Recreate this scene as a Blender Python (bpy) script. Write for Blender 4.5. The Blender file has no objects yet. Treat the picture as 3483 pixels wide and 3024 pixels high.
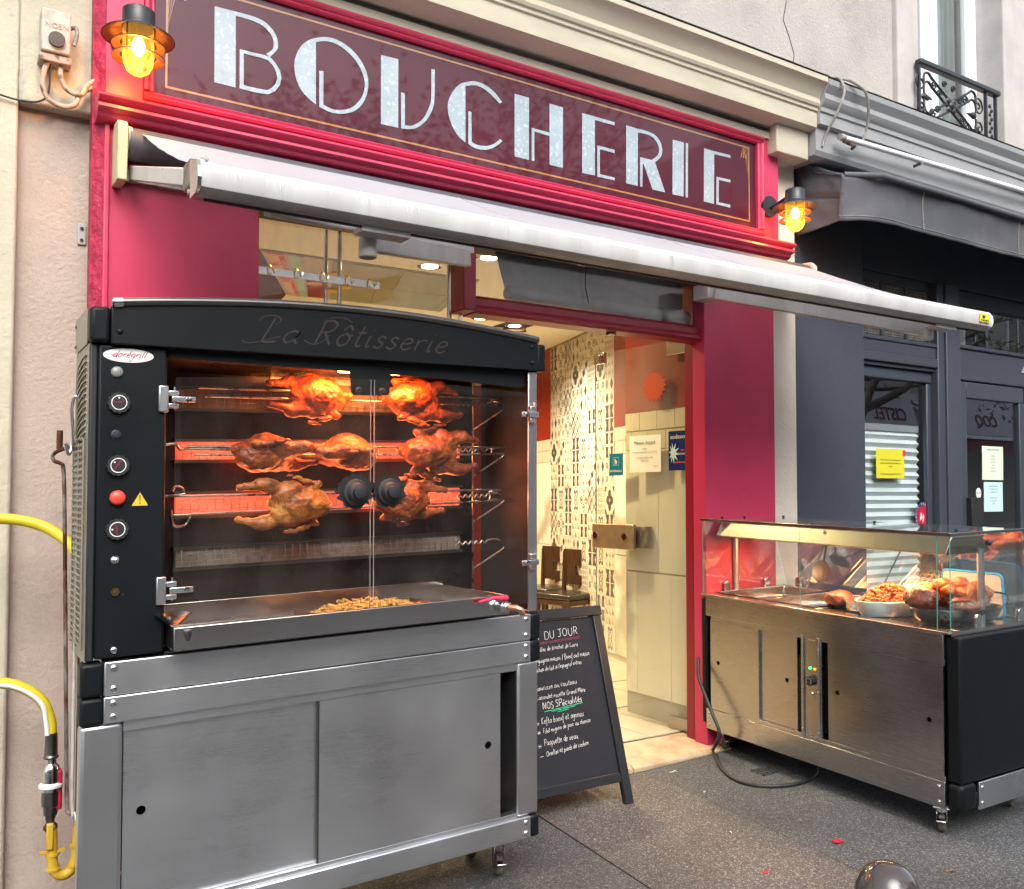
import bpy, math, random
from mathutils import Vector, Matrix, noise
random.seed(7)
R = math.radians
scene = bpy.context.scene
col = scene.collection

# ---------------------------------------------------------------- camera, sky, sun, exposure
cam_data = bpy.data.cameras.new('camera')
cam = bpy.data.objects.new('camera', cam_data); col.objects.link(cam)
cam.location = (0, 0, 1.28)
cam.rotation_euler = (R(92.0), 0, R(-32.6))
cam_data.sensor_width = 36; cam_data.lens = 32.23; cam_data.shift_y = 0.0198
cam_data.clip_start = 0.05; cam_data.clip_end = 600
scene.camera = cam

SUN_EL, SUN_AZ = R(44), R(198)
world = bpy.data.worlds.new('World'); scene.world = world; world.use_nodes = True
wn = world.node_tree; wn.nodes.clear()
sky = wn.nodes.new('ShaderNodeTexSky'); sky.sky_type = 'NISHITA'; sky.sun_disc = False
sky.sun_elevation = SUN_EL; sky.sun_rotation = SUN_AZ
sky.air_density = 1.0; sky.dust_density = 4.0; sky.ozone_density = 1.0
hs = wn.nodes.new('ShaderNodeHueSaturation'); hs.inputs['Saturation'].default_value = 0.42
bg = wn.nodes.new('ShaderNodeBackground'); bg.inputs['Strength'].default_value = 0.15
wo = wn.nodes.new('ShaderNodeOutputWorld')
wn.links.new(sky.outputs[0], hs.inputs['Color']); wn.links.new(hs.outputs[0], bg.inputs[0]); wn.links.new(bg.outputs[0], wo.inputs[0])

sun_d = bpy.data.lights.new('sun', 'SUN'); sun_d.energy = 0.6; sun_d.angle = R(50); sun_d.color = (1, .985, .96)
sun = bpy.data.objects.new('sun', sun_d); col.objects.link(sun)
sun.rotation_euler = Vector((math.sin(SUN_AZ)*math.cos(SUN_EL), math.cos(SUN_AZ)*math.cos(SUN_EL), math.sin(SUN_EL))).to_track_quat('Z', 'Y').to_euler()

scene.view_settings.view_transform = 'Standard'; scene.view_settings.look = 'None'
scene.view_settings.gamma = 1; scene.view_settings.use_curve_mapping = False
scene.view_settings.exposure = 1.4
scene.cycles.use_denoising = True
scene.cycles.max_bounces = 8; scene.cycles.diffuse_bounces = 3; scene.cycles.glossy_bounces = 4
scene.cycles.transparent_max_bounces = 16; scene.cycles.transmission_bounces = 4
scene.cycles.sample_clamp_indirect = 6; scene.cycles.caustics_reflective = False; scene.cycles.caustics_refractive = False

# ---------------------------------------------------------------- materials
def _mat(name):
    m = bpy.data.materials.new(name); m.use_nodes = True
    return m, m.node_tree.nodes, m.node_tree.links, m.node_tree.nodes['Principled BSDF']

def pm(name, c, rough=.5, metal=0., c2=None, ns=8., nlo=.4, nhi=.65, bump=0., bs=60., bdist=.002, coat=0., spec=.5,
       c3=None, ns3=1.5, lo3=.5, hi3=.75, stretch=None, rvar=0., emit=None, es=0., detail=6., sss=0., bs2=None, bump2=0., trans=0.):
    """painted / plaster / metal surface: base colour, a second colour in noise patches, stains, fine relief"""
    m, n, l, b = _mat(name)
    b.inputs['Base Color'].default_value = (*c, 1); b.inputs['Roughness'].default_value = rough
    b.inputs['Metallic'].default_value = metal; b.inputs['Specular IOR Level'].default_value = spec
    b.inputs['Coat Weight'].default_value = coat; b.inputs['Coat Roughness'].default_value = .03
    if trans: b.inputs['Transmission Weight'].default_value = trans
    if sss:
        b.inputs['Subsurface Weight'].default_value = sss; b.inputs['Subsurface Radius'].default_value = (.02, .008, .004); b.inputs['Subsurface Scale'].default_value = .4
    if emit: b.inputs['Emission Color'].default_value = (*emit, 1); b.inputs['Emission Strength'].default_value = es
    tc = n.new('ShaderNodeTexCoord'); mp = n.new('ShaderNodeMapping'); l.new(tc.outputs['Object'], mp.inputs[0])
    if stretch: mp.inputs['Scale'].default_value = stretch
    def nz(scale, det=detail, src=mp):
        t = n.new('ShaderNodeTexNoise'); t.inputs['Scale'].default_value = scale; t.inputs['Detail'].default_value = det; t.inputs['Roughness'].default_value = .6
        l.new(src.outputs[0], t.inputs['Vector']); return t
    cur = None
    def layer(prev, colr, scale, lo, hi):
        t = nz(scale); r = n.new('ShaderNodeMapRange'); r.inputs[1].default_value = lo; r.inputs[2].default_value = hi
        l.new(t.outputs['Fac'], r.inputs[0])
        x = n.new('ShaderNodeMix'); x.data_type = 'RGBA'; l.new(r.outputs[0], x.inputs[0])
        if prev: l.new(prev, x.inputs[6])
        else: x.inputs[6].default_value = (*c, 1)
        x.inputs[7].default_value = (*colr, 1); return x.outputs[2]
    if c2: cur = layer(cur, c2, ns, nlo, nhi)
    if c3: cur = layer(cur, c3, ns3, lo3, hi3)
    if cur: l.new(cur, b.inputs['Base Color'])
    if rvar:
        t = nz(ns if c2 else 5.); r = n.new('ShaderNodeMapRange'); r.inputs[1].default_value = .3; r.inputs[2].default_value = .7
        r.inputs[3].default_value = max(0, rough-rvar); r.inputs[4].default_value = min(1, rough+rvar)
        l.new(t.outputs['Fac'], r.inputs[0]); l.new(r.outputs[0], b.inputs['Roughness'])
    if bump:
        t = nz(bs, 8.); bp = n.new('ShaderNodeBump'); bp.inputs['Strength'].default_value = bump; bp.inputs['Distance'].default_value = bdist
        l.new(t.outputs['Fac'], bp.inputs['Height']); last = bp
        if bump2:
            t2 = nz(bs2, 4.); bp2 = n.new('ShaderNodeBump'); bp2.inputs['Strength'].default_value = bump2; bp2.inputs['Distance'].default_value = bdist*5
            l.new(t2.outputs['Fac'], bp2.inputs['Height']); l.new(bp.outputs[0], bp2.inputs['Normal']); last = bp2
        l.new(last.outputs[0], b.inputs['Normal'])
    return m

def steel(name, c=(.5, .505, .52), rough=.36, stretch=(1, 1, 60), sc=6., amt=.06, bst=.03):
    """brushed sheet steel: fine grain along one axis, faint smudges"""
    m, n, l, b = _mat(name)
    b.inputs['Metallic'].default_value = 1.; b.inputs['Roughness'].default_value = rough
    tc = n.new('ShaderNodeTexCoord'); mp = n.new('ShaderNodeMapping'); mp.inputs['Scale'].default_value = stretch
    l.new(tc.outputs['Object'], mp.inputs[0])
    t = n.new('ShaderNodeTexNoise'); t.inputs['Scale'].default_value = sc; t.inputs['Detail'].default_value = 8; l.new(mp.outputs[0], t.inputs['Vector'])
    t2 = n.new('ShaderNodeTexNoise'); t2.inputs['Scale'].default_value = 3.; t2.inputs['Detail'].default_value = 5; l.new(tc.outputs['Object'], t2.inputs['Vector'])
    r = n.new('ShaderNodeMapRange'); r.inputs[1].default_value = .3; r.inputs[2].default_value = .7; r.inputs[3].default_value = rough-amt; r.inputs[4].default_value = rough+amt
    ad = n.new('ShaderNodeMath'); ad.operation = 'ADD'; ml = n.new('ShaderNodeMath'); ml.operation = 'MULTIPLY'; ml.inputs[1].default_value = .5
    l.new(t.outputs['Fac'], ad.inputs[0]); l.new(t2.outputs['Fac'], ad.inputs[1]); l.new(ad.outputs[0], ml.inputs[0]); l.new(ml.outputs[0], r.inputs[0]); l.new(r.outputs[0], b.inputs['Roughness'])
    x = n.new('ShaderNodeMix'); x.data_type = 'RGBA'; x.inputs[6].default_value = (*[k*.76 for k in c], 1); x.inputs[7].default_value = (*c, 1)
    l.new(t2.outputs['Fac'], x.inputs[0]); l.new(x.outputs[2], b.inputs['Base Color'])
    bp = n.new('ShaderNodeBump'); bp.inputs['Strength'].default_value = bst; bp.inputs['Distance'].default_value = .0003
    l.new(t.outputs['Fac'], bp.inputs['Height']); l.new(bp.outputs[0], b.inputs['Normal'])
    return m

def glass(name, tint=(.96, .985, .975), ior=1.5, dirt_haze=0., dirt_haze_c=(.3, .25, .2), dscale=6., boost=1.):
    """thin clear pane: see-through, Fresnel mirror reflections, optional film of grease or painted haze"""
    m = bpy.data.materials.new(name); m.use_nodes = True; n = m.node_tree.nodes; l = m.node_tree.links; n.clear()
    o = n.new('ShaderNodeOutputMaterial'); tr = n.new('ShaderNodeBsdfTransparent'); tr.inputs[0].default_value = (*tint, 1)
    gl = n.new('ShaderNodeBsdfGlossy'); gl.inputs['Roughness'].default_value = 0.; gl.inputs['Color'].default_value = (boost, boost, boost, 1)
    fr = n.new('ShaderNodeFresnel'); ge = n.new('ShaderNodeNewGeometry'); io = n.new('ShaderNodeMapRange'); io.inputs[3].default_value = ior; io.inputs[4].default_value = 1/ior
    l.new(ge.outputs['Backfacing'], io.inputs[0]); l.new(io.outputs[0], fr.inputs['IOR'])   # same weak mirror on both faces of the pane
    mx = n.new('ShaderNodeMixShader'); l.new(fr.outputs[0], mx.inputs[0]); l.new(tr.outputs[0], mx.inputs[1]); l.new(gl.outputs[0], mx.inputs[2])
    out = mx.outputs[0]
    if dirt_haze:
        df = n.new('ShaderNodeBsdfDiffuse'); df.inputs[0].default_value = (*dirt_haze_c, 1)
        tc = n.new('ShaderNodeTexCoord'); t = n.new('ShaderNodeTexNoise'); t.inputs['Scale'].default_value = dscale; t.inputs['Detail'].default_value = 8
        mp = n.new('ShaderNodeMapping'); mp.inputs['Scale'].default_value = (1, 1, .35); l.new(tc.outputs['Object'], mp.inputs[0]); l.new(mp.outputs[0], t.inputs['Vector'])
        r = n.new('ShaderNodeMapRange'); r.inputs[1].default_value = .35; r.inputs[2].default_value = .8; r.inputs[4].default_value = dirt_haze
        l.new(t.outputs['Fac'], r.inputs[0]); m2 = n.new('ShaderNodeMixShader'); l.new(r.outputs[0], m2.inputs[0]); l.new(out, m2.inputs[1]); l.new(df.outputs[0], m2.inputs[2]); out = m2.outputs[0]
    l.new(out, o.inputs[0]); return m

def emis(name, c, s):
    m = bpy.data.materials.new(name); m.use_nodes = True; n = m.node_tree.nodes; l = m.node_tree.links; n.clear()
    o = n.new('ShaderNodeOutputMaterial'); e = n.new('ShaderNodeEmission'); e.inputs[0].default_value = (*c, 1); e.inputs[1].default_value = s
    l.new(e.outputs[0], o.inputs[0]); return m

PINK = (.56, .040, .105)
M = dict(
 pink=pm('pink_paint', PINK, .38, c2=(.49, .033, .088), ns=3, bump=.12, bs=40, bdist=.002, rvar=.06),
 pink_rough=pm('pink_paint_rough', (.42, .012, .06), .5, bump=.9, bs=35, bdist=.01, c2=(.3, .01, .04), ns=20),
 redframe=pm('dark_red_paint', (.24, .010, .028), .35, bump=.1, bs=30),
 redwall=pm('red_wall', (.30, .030, .012), .4, c2=(.24, .022, .010), ns=3),
 maroon=pm('maroon_signboard', (.062, .006, .016), .30, spec=.25, coat=.55, c2=(.075, .008, .018), ns=3),
 silver=pm('silver_letter', (.29, .365, .40), .35, coat=1., c2=(.44, .52, .55), ns=55, nlo=.56, nhi=.62, bump=.0, c3=(.36, .45, .49), ns3=5),
 gold=pm('gold_line', (.36, .17, .045), .3, coat=1.),
 cream=pm('cream_stucco', (.45, .375, .315), .9, c2=(.40, .335, .28), ns=3, bump=.8, bs=60, bdist=.006, c3=(.50, .41, .35), ns3=.9, lo3=.55, hi3=.8, bs2=14, bump2=.15),
 creamy=pm('yellow_cream_stucco', (.53, .49, .385), .9, c2=(.48, .44, .345), ns=4, bump=.8, bs=60, bdist=.005, c3=(.52, .48, .38), ns3=1.4, lo3=.58, hi3=.8, bs2=10, bump2=.2),
 corn=pm('cream_cornice_paint', (.48, .44, .34), .7, c2=(.42, .38, .30), ns=5, bump=.25, bs=50, bdist=.003, c3=(.34, .31, .25), ns3=4, lo3=.62, hi3=.85, stretch=(.5, 1, 2.5)),
 gstucco=pm('grey_stucco', (.43, .405, .375), .95, c2=(.36, .34, .315), ns=2.2, bump=1., bs=60, bdist=.007, c3=(.29, .275, .26), ns3=1.1, lo3=.5, hi3=.85, bs2=220, bump2=.25),
 gstucco2=pm('pale_stucco_trim', (.46, .44, .42), .9, c2=(.38, .365, .35), ns=4, bump=.5, bs=50, bdist=.004, c3=(.40, .38, .36), ns3=2.2, lo3=.5, hi3=.8),
 gcorn=pm('grey_cornice_paint', (.29, .30, .31), .6, c2=(.25, .26, .27), ns=4, bump=.2, bs=50, bdist=.003, c3=(.18, .18, .18), ns3=4, lo3=.62, hi3=.85, stretch=(.5, 1, 2.5)),
 moss=pm('mossy_edge', (.05, .05, .035), .95, c2=(.12, .12, .09), ns=30, bump=1., bs=60, bdist=.01),
 slate=pm('slate_paint', (.050, .060, .080), .42, c2=(.042, .051, .068), ns=3, bump=.35, bs=28, bdist=.003, rvar=.08),
 slate2=pm('slate_frame_paint', (.044, .054, .070), .35, bump=.1, bs=40, rvar=.06),
 awngrey=pm('grey_awning_cloth', (.062, .064, .076), .6, c2=(.080, .082, .094), ns=2.5, bump=.5, bs=14, bdist=.006, c3=(.14, .13, .125), ns3=3, lo3=.6, hi3=.9, stretch=(1, 1, .5)),
 awnwhite=pm('white_awning_cloth', (.58, .59, .635), .7, c2=(.53, .54, .575), ns=2, bump=.25, bs=12, bdist=.004, c3=(.50, .42, .37), ns3=3, lo3=.66, hi3=.9),
 awnunder=pm('awning_underside', (.20, .20, .21), .8),
 whitemetal=pm('white_aluminium', (.56, .56, .55), .35, c2=(.46, .46, .45), ns=3, c3=(.20, .195, .18), ns3=9, lo3=.62, hi3=.85, stretch=(2.6, 1, .25), rvar=.08),
 dirtymetal=pm('dirty_aluminium', (.46, .45, .42), .45, c2=(.20, .19, .16), ns=9, nlo=.5, nhi=.75, bump=.2, bs=40),
 yellowcap=pm('yellowed_plastic', (.60, .56, .33), .5, c2=(.35, .32, .18), ns=12, nlo=.5, nhi=.8, bump=.2, bs=60),
 tube=pm('white_tube', (.78, .78, .78), .3),
 black=pm('black_enamel', (.005, .007, .0085), .45, spec=.22, bump=.25, bs=350, bdist=.0006, rvar=.06),
 blackmatt=pm('black_matt', (.012, .013, .015), .6),
 soot=pm('baked_grease', (.006, .005, .005), .7, bump=.8, bs=60, bdist=.004),
 rubber=pm('black_rubber', (.02, .02, .022), .6),
 tyre=pm('grey_tyre', (.10, .095, .085), .7, c2=(.18, .14, .10), ns=30),
 steel=steel('brushed_steel', (.74, .76, .785), .33, stretch=(1, 60, 260), amt=.13, bst=.05), steelv=steel('brushed_steel_upright', (.60, .61, .63), stretch=(60, 60, 1)),
 steeld=steel('steel_dark', (.20, .195, .19), .3), steelg=steel('steel_golden', (.50, .475, .42), .30, stretch=(1, 60, 60)),
 steelpan=steel('steel_pan', (.62, .61, .60), .2), chrome=pm('chrome', (.65, .65, .66), .15, 1.),
 rust=pm('rusty_iron', (.30, .27, .24), .5, .6, c2=(.10, .035, .015), ns=22, nlo=.42, nhi=.55, bump=.6, bs=70, stretch=(1, 1, .35)),
 spit=pm('spit_steel', (.45, .42, .38), .3, 1., c2=(.08, .05, .03), ns=25, nlo=.5, nhi=.65),
 brass=pm('brass', (.55, .35, .13), .25, 1.), copper=pm('copper_pipe', (.60, .32, .20), .3, 1.),
 oven=pm('oven_lining', (.05, .045, .042), .32, .7, c2=(.02, .016, .014), ns=6, c3=(.15, .12, .08), ns3=3, lo3=.6, hi3=.9, rvar=.1),
 yellow=pm('yellow_gas_hose', (.66, .52, .02), .4, c2=(.5, .38, .02), ns=12, nlo=.5, nhi=.7),
 yellowpipe=pm('yellow_gas_pipe', (.58, .36, .03), .5, c2=(.40, .24, .03), ns=12, nlo=.45, nhi=.7),
 white=pm('white_plastic', (.75, .75, .73), .4), paper=pm('paper', (.78, .79, .74), .8), ink=pm('ink', (.02, .02, .025), .8),
 red=pm('red_plastic', (.72, .07, .045), .35), pinkp=pm('pink_plastic', (.62, .03, .10), .4), crimson=pm('crimson_print', (.45, .01, .04), .5),
 greyp=pm('grey_plastic', (.22, .22, .20), .35), yel=pm('warning_yellow', (.85, .50, .02), .4),
 board=pm('chalkboard', (.016, .018, .024), .6, spec=.25, c2=(.030, .032, .040), ns=4, nlo=.5, nhi=.85, c3=(.10, .105, .12), ns3=2.5, lo3=.68, hi3=.95),
 boardframe=pm('black_wood_frame', (.016, .018, .022), .35, bump=.2, bs=30, stretch=(1, 1, 6)),
 chalk=pm('chalk', (.78, .78, .76), .9, c2=(.4, .4, .4), ns=120, nlo=.55, nhi=.7), chalkg=pm('green_chalk', (.03, .55, .25), .9), chalkp=pm('pink_chalk', (.30, .035, .075), .9),
 asphalt=None, tile_w=pm('cream_tile', (.72, .66, .52), .15, c2=(.66, .60, .47), ns=2), marble=None,
 pat_d=pm('tile_dark_print', (.085, .08, .072), .3), pat_m=pm('tile_mid_print', (.28, .25, .19), .3), pat_l=pm('tile_light_print', (.46, .41, .32), .3),
 grout=pm('grout', (.42, .38, .30), .9), ceiling=pm('ceiling_paint', (.80, .74, .60), .8), floor_t=pm('floor_tile', (.55, .48, .36), .35, c2=(.44, .38, .28), ns=4, bump=.1, bs=20),
 stone=pm('threshold_stone', (.50, .38, .24), .7, c2=(.36, .26, .16), ns=8, bump=.5, bs=40, bdist=.004),
 wood=pm('brown_wood', (.060, .028, .013), .35, c2=(.035, .016, .008), ns=8, stretch=(1, 6, 1)), leather=pm('black_seat_leather', (.03, .026, .02), .25, bump=.2, bs=60),
 curtain=pm('grey_curtain', (.20, .23, .225), .8), winwhite=pm('white_window_frame', (.80, .82, .84), .3),
 iron=pm('black_cast_iron', (.018, .019, .023), .4), cable=pm('grey_cable', (.20, .19, .18), .6, c2=(.35, .33, .30), ns=20), cableb=pm('black_cable', (.02, .02, .022), .5),
 conduit=pm('painted_conduit', (.42, .33, .26), .7, c2=(.12, .10, .09), ns=30, nlo=.5, nhi=.6, bump=.6, bs=60),
 blind=pm('pleated_blind', (.80, .87, .88), .6, c2=(.74, .82, .83), ns=3), greyblind=pm('grey_roller_cloth', (.24, .24, .265), .6, c2=(.20, .20, .22), ns=3),
 ynote=pm('yellow_paper', (.60, .56, .02), .7), gnote=pm('green_tinted_paper', (.62, .72, .55), .7), bnote=pm('blue_tinted_paper', (.50, .70, .72), .7),
 bluest=pm('blue_sticker', (.012, .03, .14), .25), teal=pm('teal_sticker', (.01, .16, .26), .3), cyan=pm('turquoise_sticker', (.05, .62, .50), .4), navy=pm('navy_print', (.03, .03, .10), .4), lblue=pm('light_blue_print', (.50, .70, .75), .4),
 orange=pm('orange_sticker', (.42, .055, .012), .5), bluerim=pm('blue_silicone_rim', (.02, .36, .72), .35), cutb=pm('white_cutting_board', (.66, .64, .60), .4),
 dish=pm('white_porcelain', (.76, .75, .72), .15), ironpan=pm('black_steel_pan', (.02, .02, .022), .25, .5), alu=pm('crimped_foil', (.7, .69, .67), .25, 1., bump=.4, bs=90),
 sausage=None, leaf=pm('leaf', (.045, .085, .025), .5, c2=(.10, .12, .03), ns=2), leaf2=pm('autumn_leaf', (.25, .14, .05), .6), bark=pm('bark', (.08, .065, .05), .9, bump=.8, bs=12, bdist=.02),
 hbuild=pm('pale_limestone', (.42, .38, .32), .85, c2=(.36, .33, .28), ns=1.2), hdark=pm('dark_filler_wall', (.06, .055, .05), .9, c2=(.04, .04, .035), ns=2), hroof=pm('zinc_roof', (.16, .18, .21), .5), hwin=pm('dark_window_glass', (.03, .035, .04), .08), hred=pm('maroon_shop_cloth', (.14, .012, .03), .7), hgrey=pm('grey_shop_cloth', (.46, .45, .50), .7),
 darkint=pm('dark_interior', (.02, .02, .022), .8), mirrorgreen=pm('greenish_reflection', (.38, .43, .27), .25, c2=(.33, .37, .23), ns=3), meat=pm('raw_meat_reflection', (.60, .09, .06), .4, c2=(.80, .42, .28), ns=14, nlo=.48, nhi=.6),
 yellowrefl=pm('yellow_round_reflection', (.75, .42, .03), .4), mint=pm('mint_reflection', (.40, .62, .52), .4),
 bollard=pm('brown_glossy_paint', (.050, .040, .038), .12, coat=.6, bump=.15, bs=25, c2=(.12, .08, .05), ns=22, nlo=.66, nhi=.7), lampblack=pm('lamp_black', (.022, .025, .028), .35), lampinner=pm('lamp_shade_inner', (.085, .04, .018), .45, c2=(.05, .025, .012), ns=40), sidemetal=pm('steel_reflecting_cream', (.30, .28, .24), .4, .5, c2=(.28, .25, .2), ns=8), skim=pm('dull_steel', (.13, .14, .155), .5, .8),  # sidemetal: beige reflection of the cream wall painted into the steel
)
M['glass'] = glass('clear_glass'); M['door_glass'] = glass('greenish_door_glass', (.97, .985, .95), dirt_haze=.16, dirt_haze_c=(.78, .80, .74), dscale=2.)  # door pane: a pale milky haze is painted in through this layer
M['oven_glass'] = glass('greasy_oven_glass', (.94, .93, .91), ior=1.36, dirt_haze=.05, dirt_haze_c=(.30, .26, .22), dscale=7.)
M['win_glass'] = glass('window_glass', (.93, .95, .93), dirt_haze=.05, dirt_haze_c=(.5, .45, .35), dscale=30.)
M['dark_glass'] = glass('dark_shop_glass', (.93, .95, .95), ior=1.7)
M['cart_glass'] = glass('cart_glass', (.95, .985, .975), ior=1.55, dirt_haze=.05, dirt_haze_c=(.5, .5, .5), dscale=5.)
M['cart_back_glass'] = glass('coated_cart_glass', (.92, .96, .95), ior=2.1, dirt_haze=.05, dirt_haze_c=(.5, .5, .5), dscale=5.)
M['creamlit'] = pm('brightened_cream_stucco', (.72, .665, .56), .9, c2=(.67, .61, .51), ns=4, bump=.8, bs=60, bdist=.005)  # creamy stucco lightened to make up for the shade under the awning
M['glass_edge'] = pm('green_glass_edge', (.06, .30, .24), .2)

def asphalt():
    m, n, l, b = _mat('asphalt'); b.inputs['Roughness'].default_value = .78
    tc = n.new('ShaderNodeTexCoord')
    v = n.new('ShaderNodeTexVoronoi'); v.inputs['Scale'].default_value = 230; l.new(tc.outputs['Object'], v.inputs['Vector'])
    t = n.new('ShaderNodeTexNoise'); t.inputs['Scale'].default_value = 1.4; t.inputs['Detail'].default_value = 9; l.new(tc.outputs['Object'], t.inputs['Vector'])
    sp = n.new('ShaderNodeSeparateColor'); l.new(v.outputs['Color'], sp.inputs[0])
    r = n.new('ShaderNodeValToRGB'); e = r.color_ramp.elements
    e[0].position = .0; e[0].color = (.040, .0415, .044, 1); e[1].position = .62; e[1].color = (.076, .078, .081, 1)
    k = e.new(.86); k.color = (.115, .116, .118, 1); k = e.new(.98); k.color = (.24, .235, .225, 1)
    l.new(sp.outputs[0], r.inputs[0])
    r2 = n.new('ShaderNodeMapRange'); r2.inputs[1].default_value = .3; r2.inputs[2].default_value = .7; r2.inputs[3].default_value = .60; r2.inputs[4].default_value = 1.14
    l.new(t.outputs['Fac'], r2.inputs[0])
    x = n.new('ShaderNodeVectorMath'); x.operation = 'SCALE'; l.new(r.outputs[0], x.inputs[0]); l.new(r2.outputs[0], x.inputs['Scale'])
    l.new(x.outputs[0], b.inputs['Base Color'])
    bp = n.new('ShaderNodeBump'); bp.inputs['Strength'].default_value = .7; bp.inputs['Distance'].default_value = .003
    l.new(v.outputs['Distance'], bp.inputs['Height']); l.new(bp.outputs[0], b.inputs['Normal'])
    return m, x
M['asphalt'], _ = asphalt()
M['asphalt2'], _x = asphalt(); M['asphalt2'].name = 'brown_asphalt_patch'
_n = M['asphalt2'].node_tree; _mx = _n.nodes.new('ShaderNodeMix'); _mx.data_type = 'RGBA'; _mx.blend_type = 'MULTIPLY'; _mx.inputs[0].default_value = 1; _mx.inputs[7].default_value = (1.18, 1.06, .98, 1)
_n.links.new(_x.outputs[0], _mx.inputs[6]); _n.links.new(_mx.outputs[2], _n.nodes['Principled BSDF'].inputs['Base Color'])

def marble():
    m, n, l, b = _mat('marble_tile'); b.inputs['Roughness'].default_value = .12
    tc = n.new('ShaderNodeTexCoord'); mp = n.new('ShaderNodeMapping'); mp.inputs['Rotation'].default_value = (R(40), 0, R(20)); l.new(tc.outputs['Object'], mp.inputs[0])
    w = n.new('ShaderNodeTexWave'); w.inputs['Scale'].default_value = .55; w.inputs['Distortion'].default_value = 7; w.inputs['Detail'].default_value = 5; w.inputs['Detail Scale'].default_value = 1.3
    l.new(mp.outputs[0], w.inputs['Vector'])
    r = n.new('ShaderNodeValToRGB'); e = r.color_ramp.elements; e[0].position = .0; e[0].color = (.46, .44, .35, 1); e[1].position = .12; e[1].color = (.80, .77, .66, 1)
    l.new(w.outputs['Fac'], r.inputs[0]); l.new(r.outputs[0], b.inputs['Base Color']); return m
M['marble'] = marble()

def roast(name, c1, c2, c3, rough=.28, sc=14):
    """browned skin: golden, deep brown and charred patches under a film of fat"""
    m, n, l, b = _mat(name)
    tc = n.new('ShaderNodeTexCoord'); t = n.new('ShaderNodeTexNoise'); t.inputs['Scale'].default_value = sc; t.inputs['Detail'].default_value = 9; t.inputs['Roughness'].default_value = .65
    l.new(tc.outputs['Object'], t.inputs['Vector'])
    r = n.new('ShaderNodeValToRGB'); e = r.color_ramp.elements
    e[0].position = .33; e[0].color = (*c3, 1); e[1].position = .5; e[1].color = (*c2, 1); k = e.new(.64); k.color = (*c1, 1)
    l.new(t.outputs['Fac'], r.inputs[0]); l.new(r.outputs[0], b.inputs['Base Color'])
    b.inputs['Roughness'].default_value = rough+.1; b.inputs['Coat Weight'].default_value = .3; b.inputs['Coat Roughness'].default_value = .22
    b.inputs['Subsurface Weight'].default_value = .12; b.inputs['Subsurface Radius'].default_value = (.01, .004, .002); b.inputs['Subsurface Scale'].default_value = .5
    t2 = n.new('ShaderNodeTexNoise'); t2.inputs['Scale'].default_value = sc*6; t2.inputs['Detail'].default_value = 6; l.new(tc.outputs['Object'], t2.inputs['Vector'])
    bp = n.new('ShaderNodeBump'); bp.inputs['Strength'].default_value = .9; bp.inputs['Distance'].default_value = .006
    l.new(t2.outputs['Fac'], bp.inputs['Height']); l.new(bp.outputs[0], b.inputs['Normal']); return m
M['chicken'] = roast('roast_chicken_skin', (.56, .17, .035), (.32, .065, .014), (.07, .016, .007), .26, 17)
M['chicken_pale'] = roast('pale_chicken_skin', (.68, .38, .14), (.50, .20, .06), (.20, .06, .02))
M['pork'] = roast('roast_pork', (.40, .055, .018), (.20, .026, .010), (.045, .010, .006), .25, 22)
M['nugget'] = roast('fried_meat', (.66, .22, .04), (.48, .11, .018), (.22, .045, .010), .3, 34)
M['potato'] = roast('roast_potato', (.62, .17, .015), (.50, .11, .012), (.28, .05, .010), .3, 20)
M['chicken_gold'] = roast('golden_chicken_skin', (.62, .30, .05), (.44, .14, .025), (.12, .03, .008), .26, 18)
M['fries'] = pm('braised_chips', (.58, .42, .12), .4, c2=(.40, .26, .07), ns=60)

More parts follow.
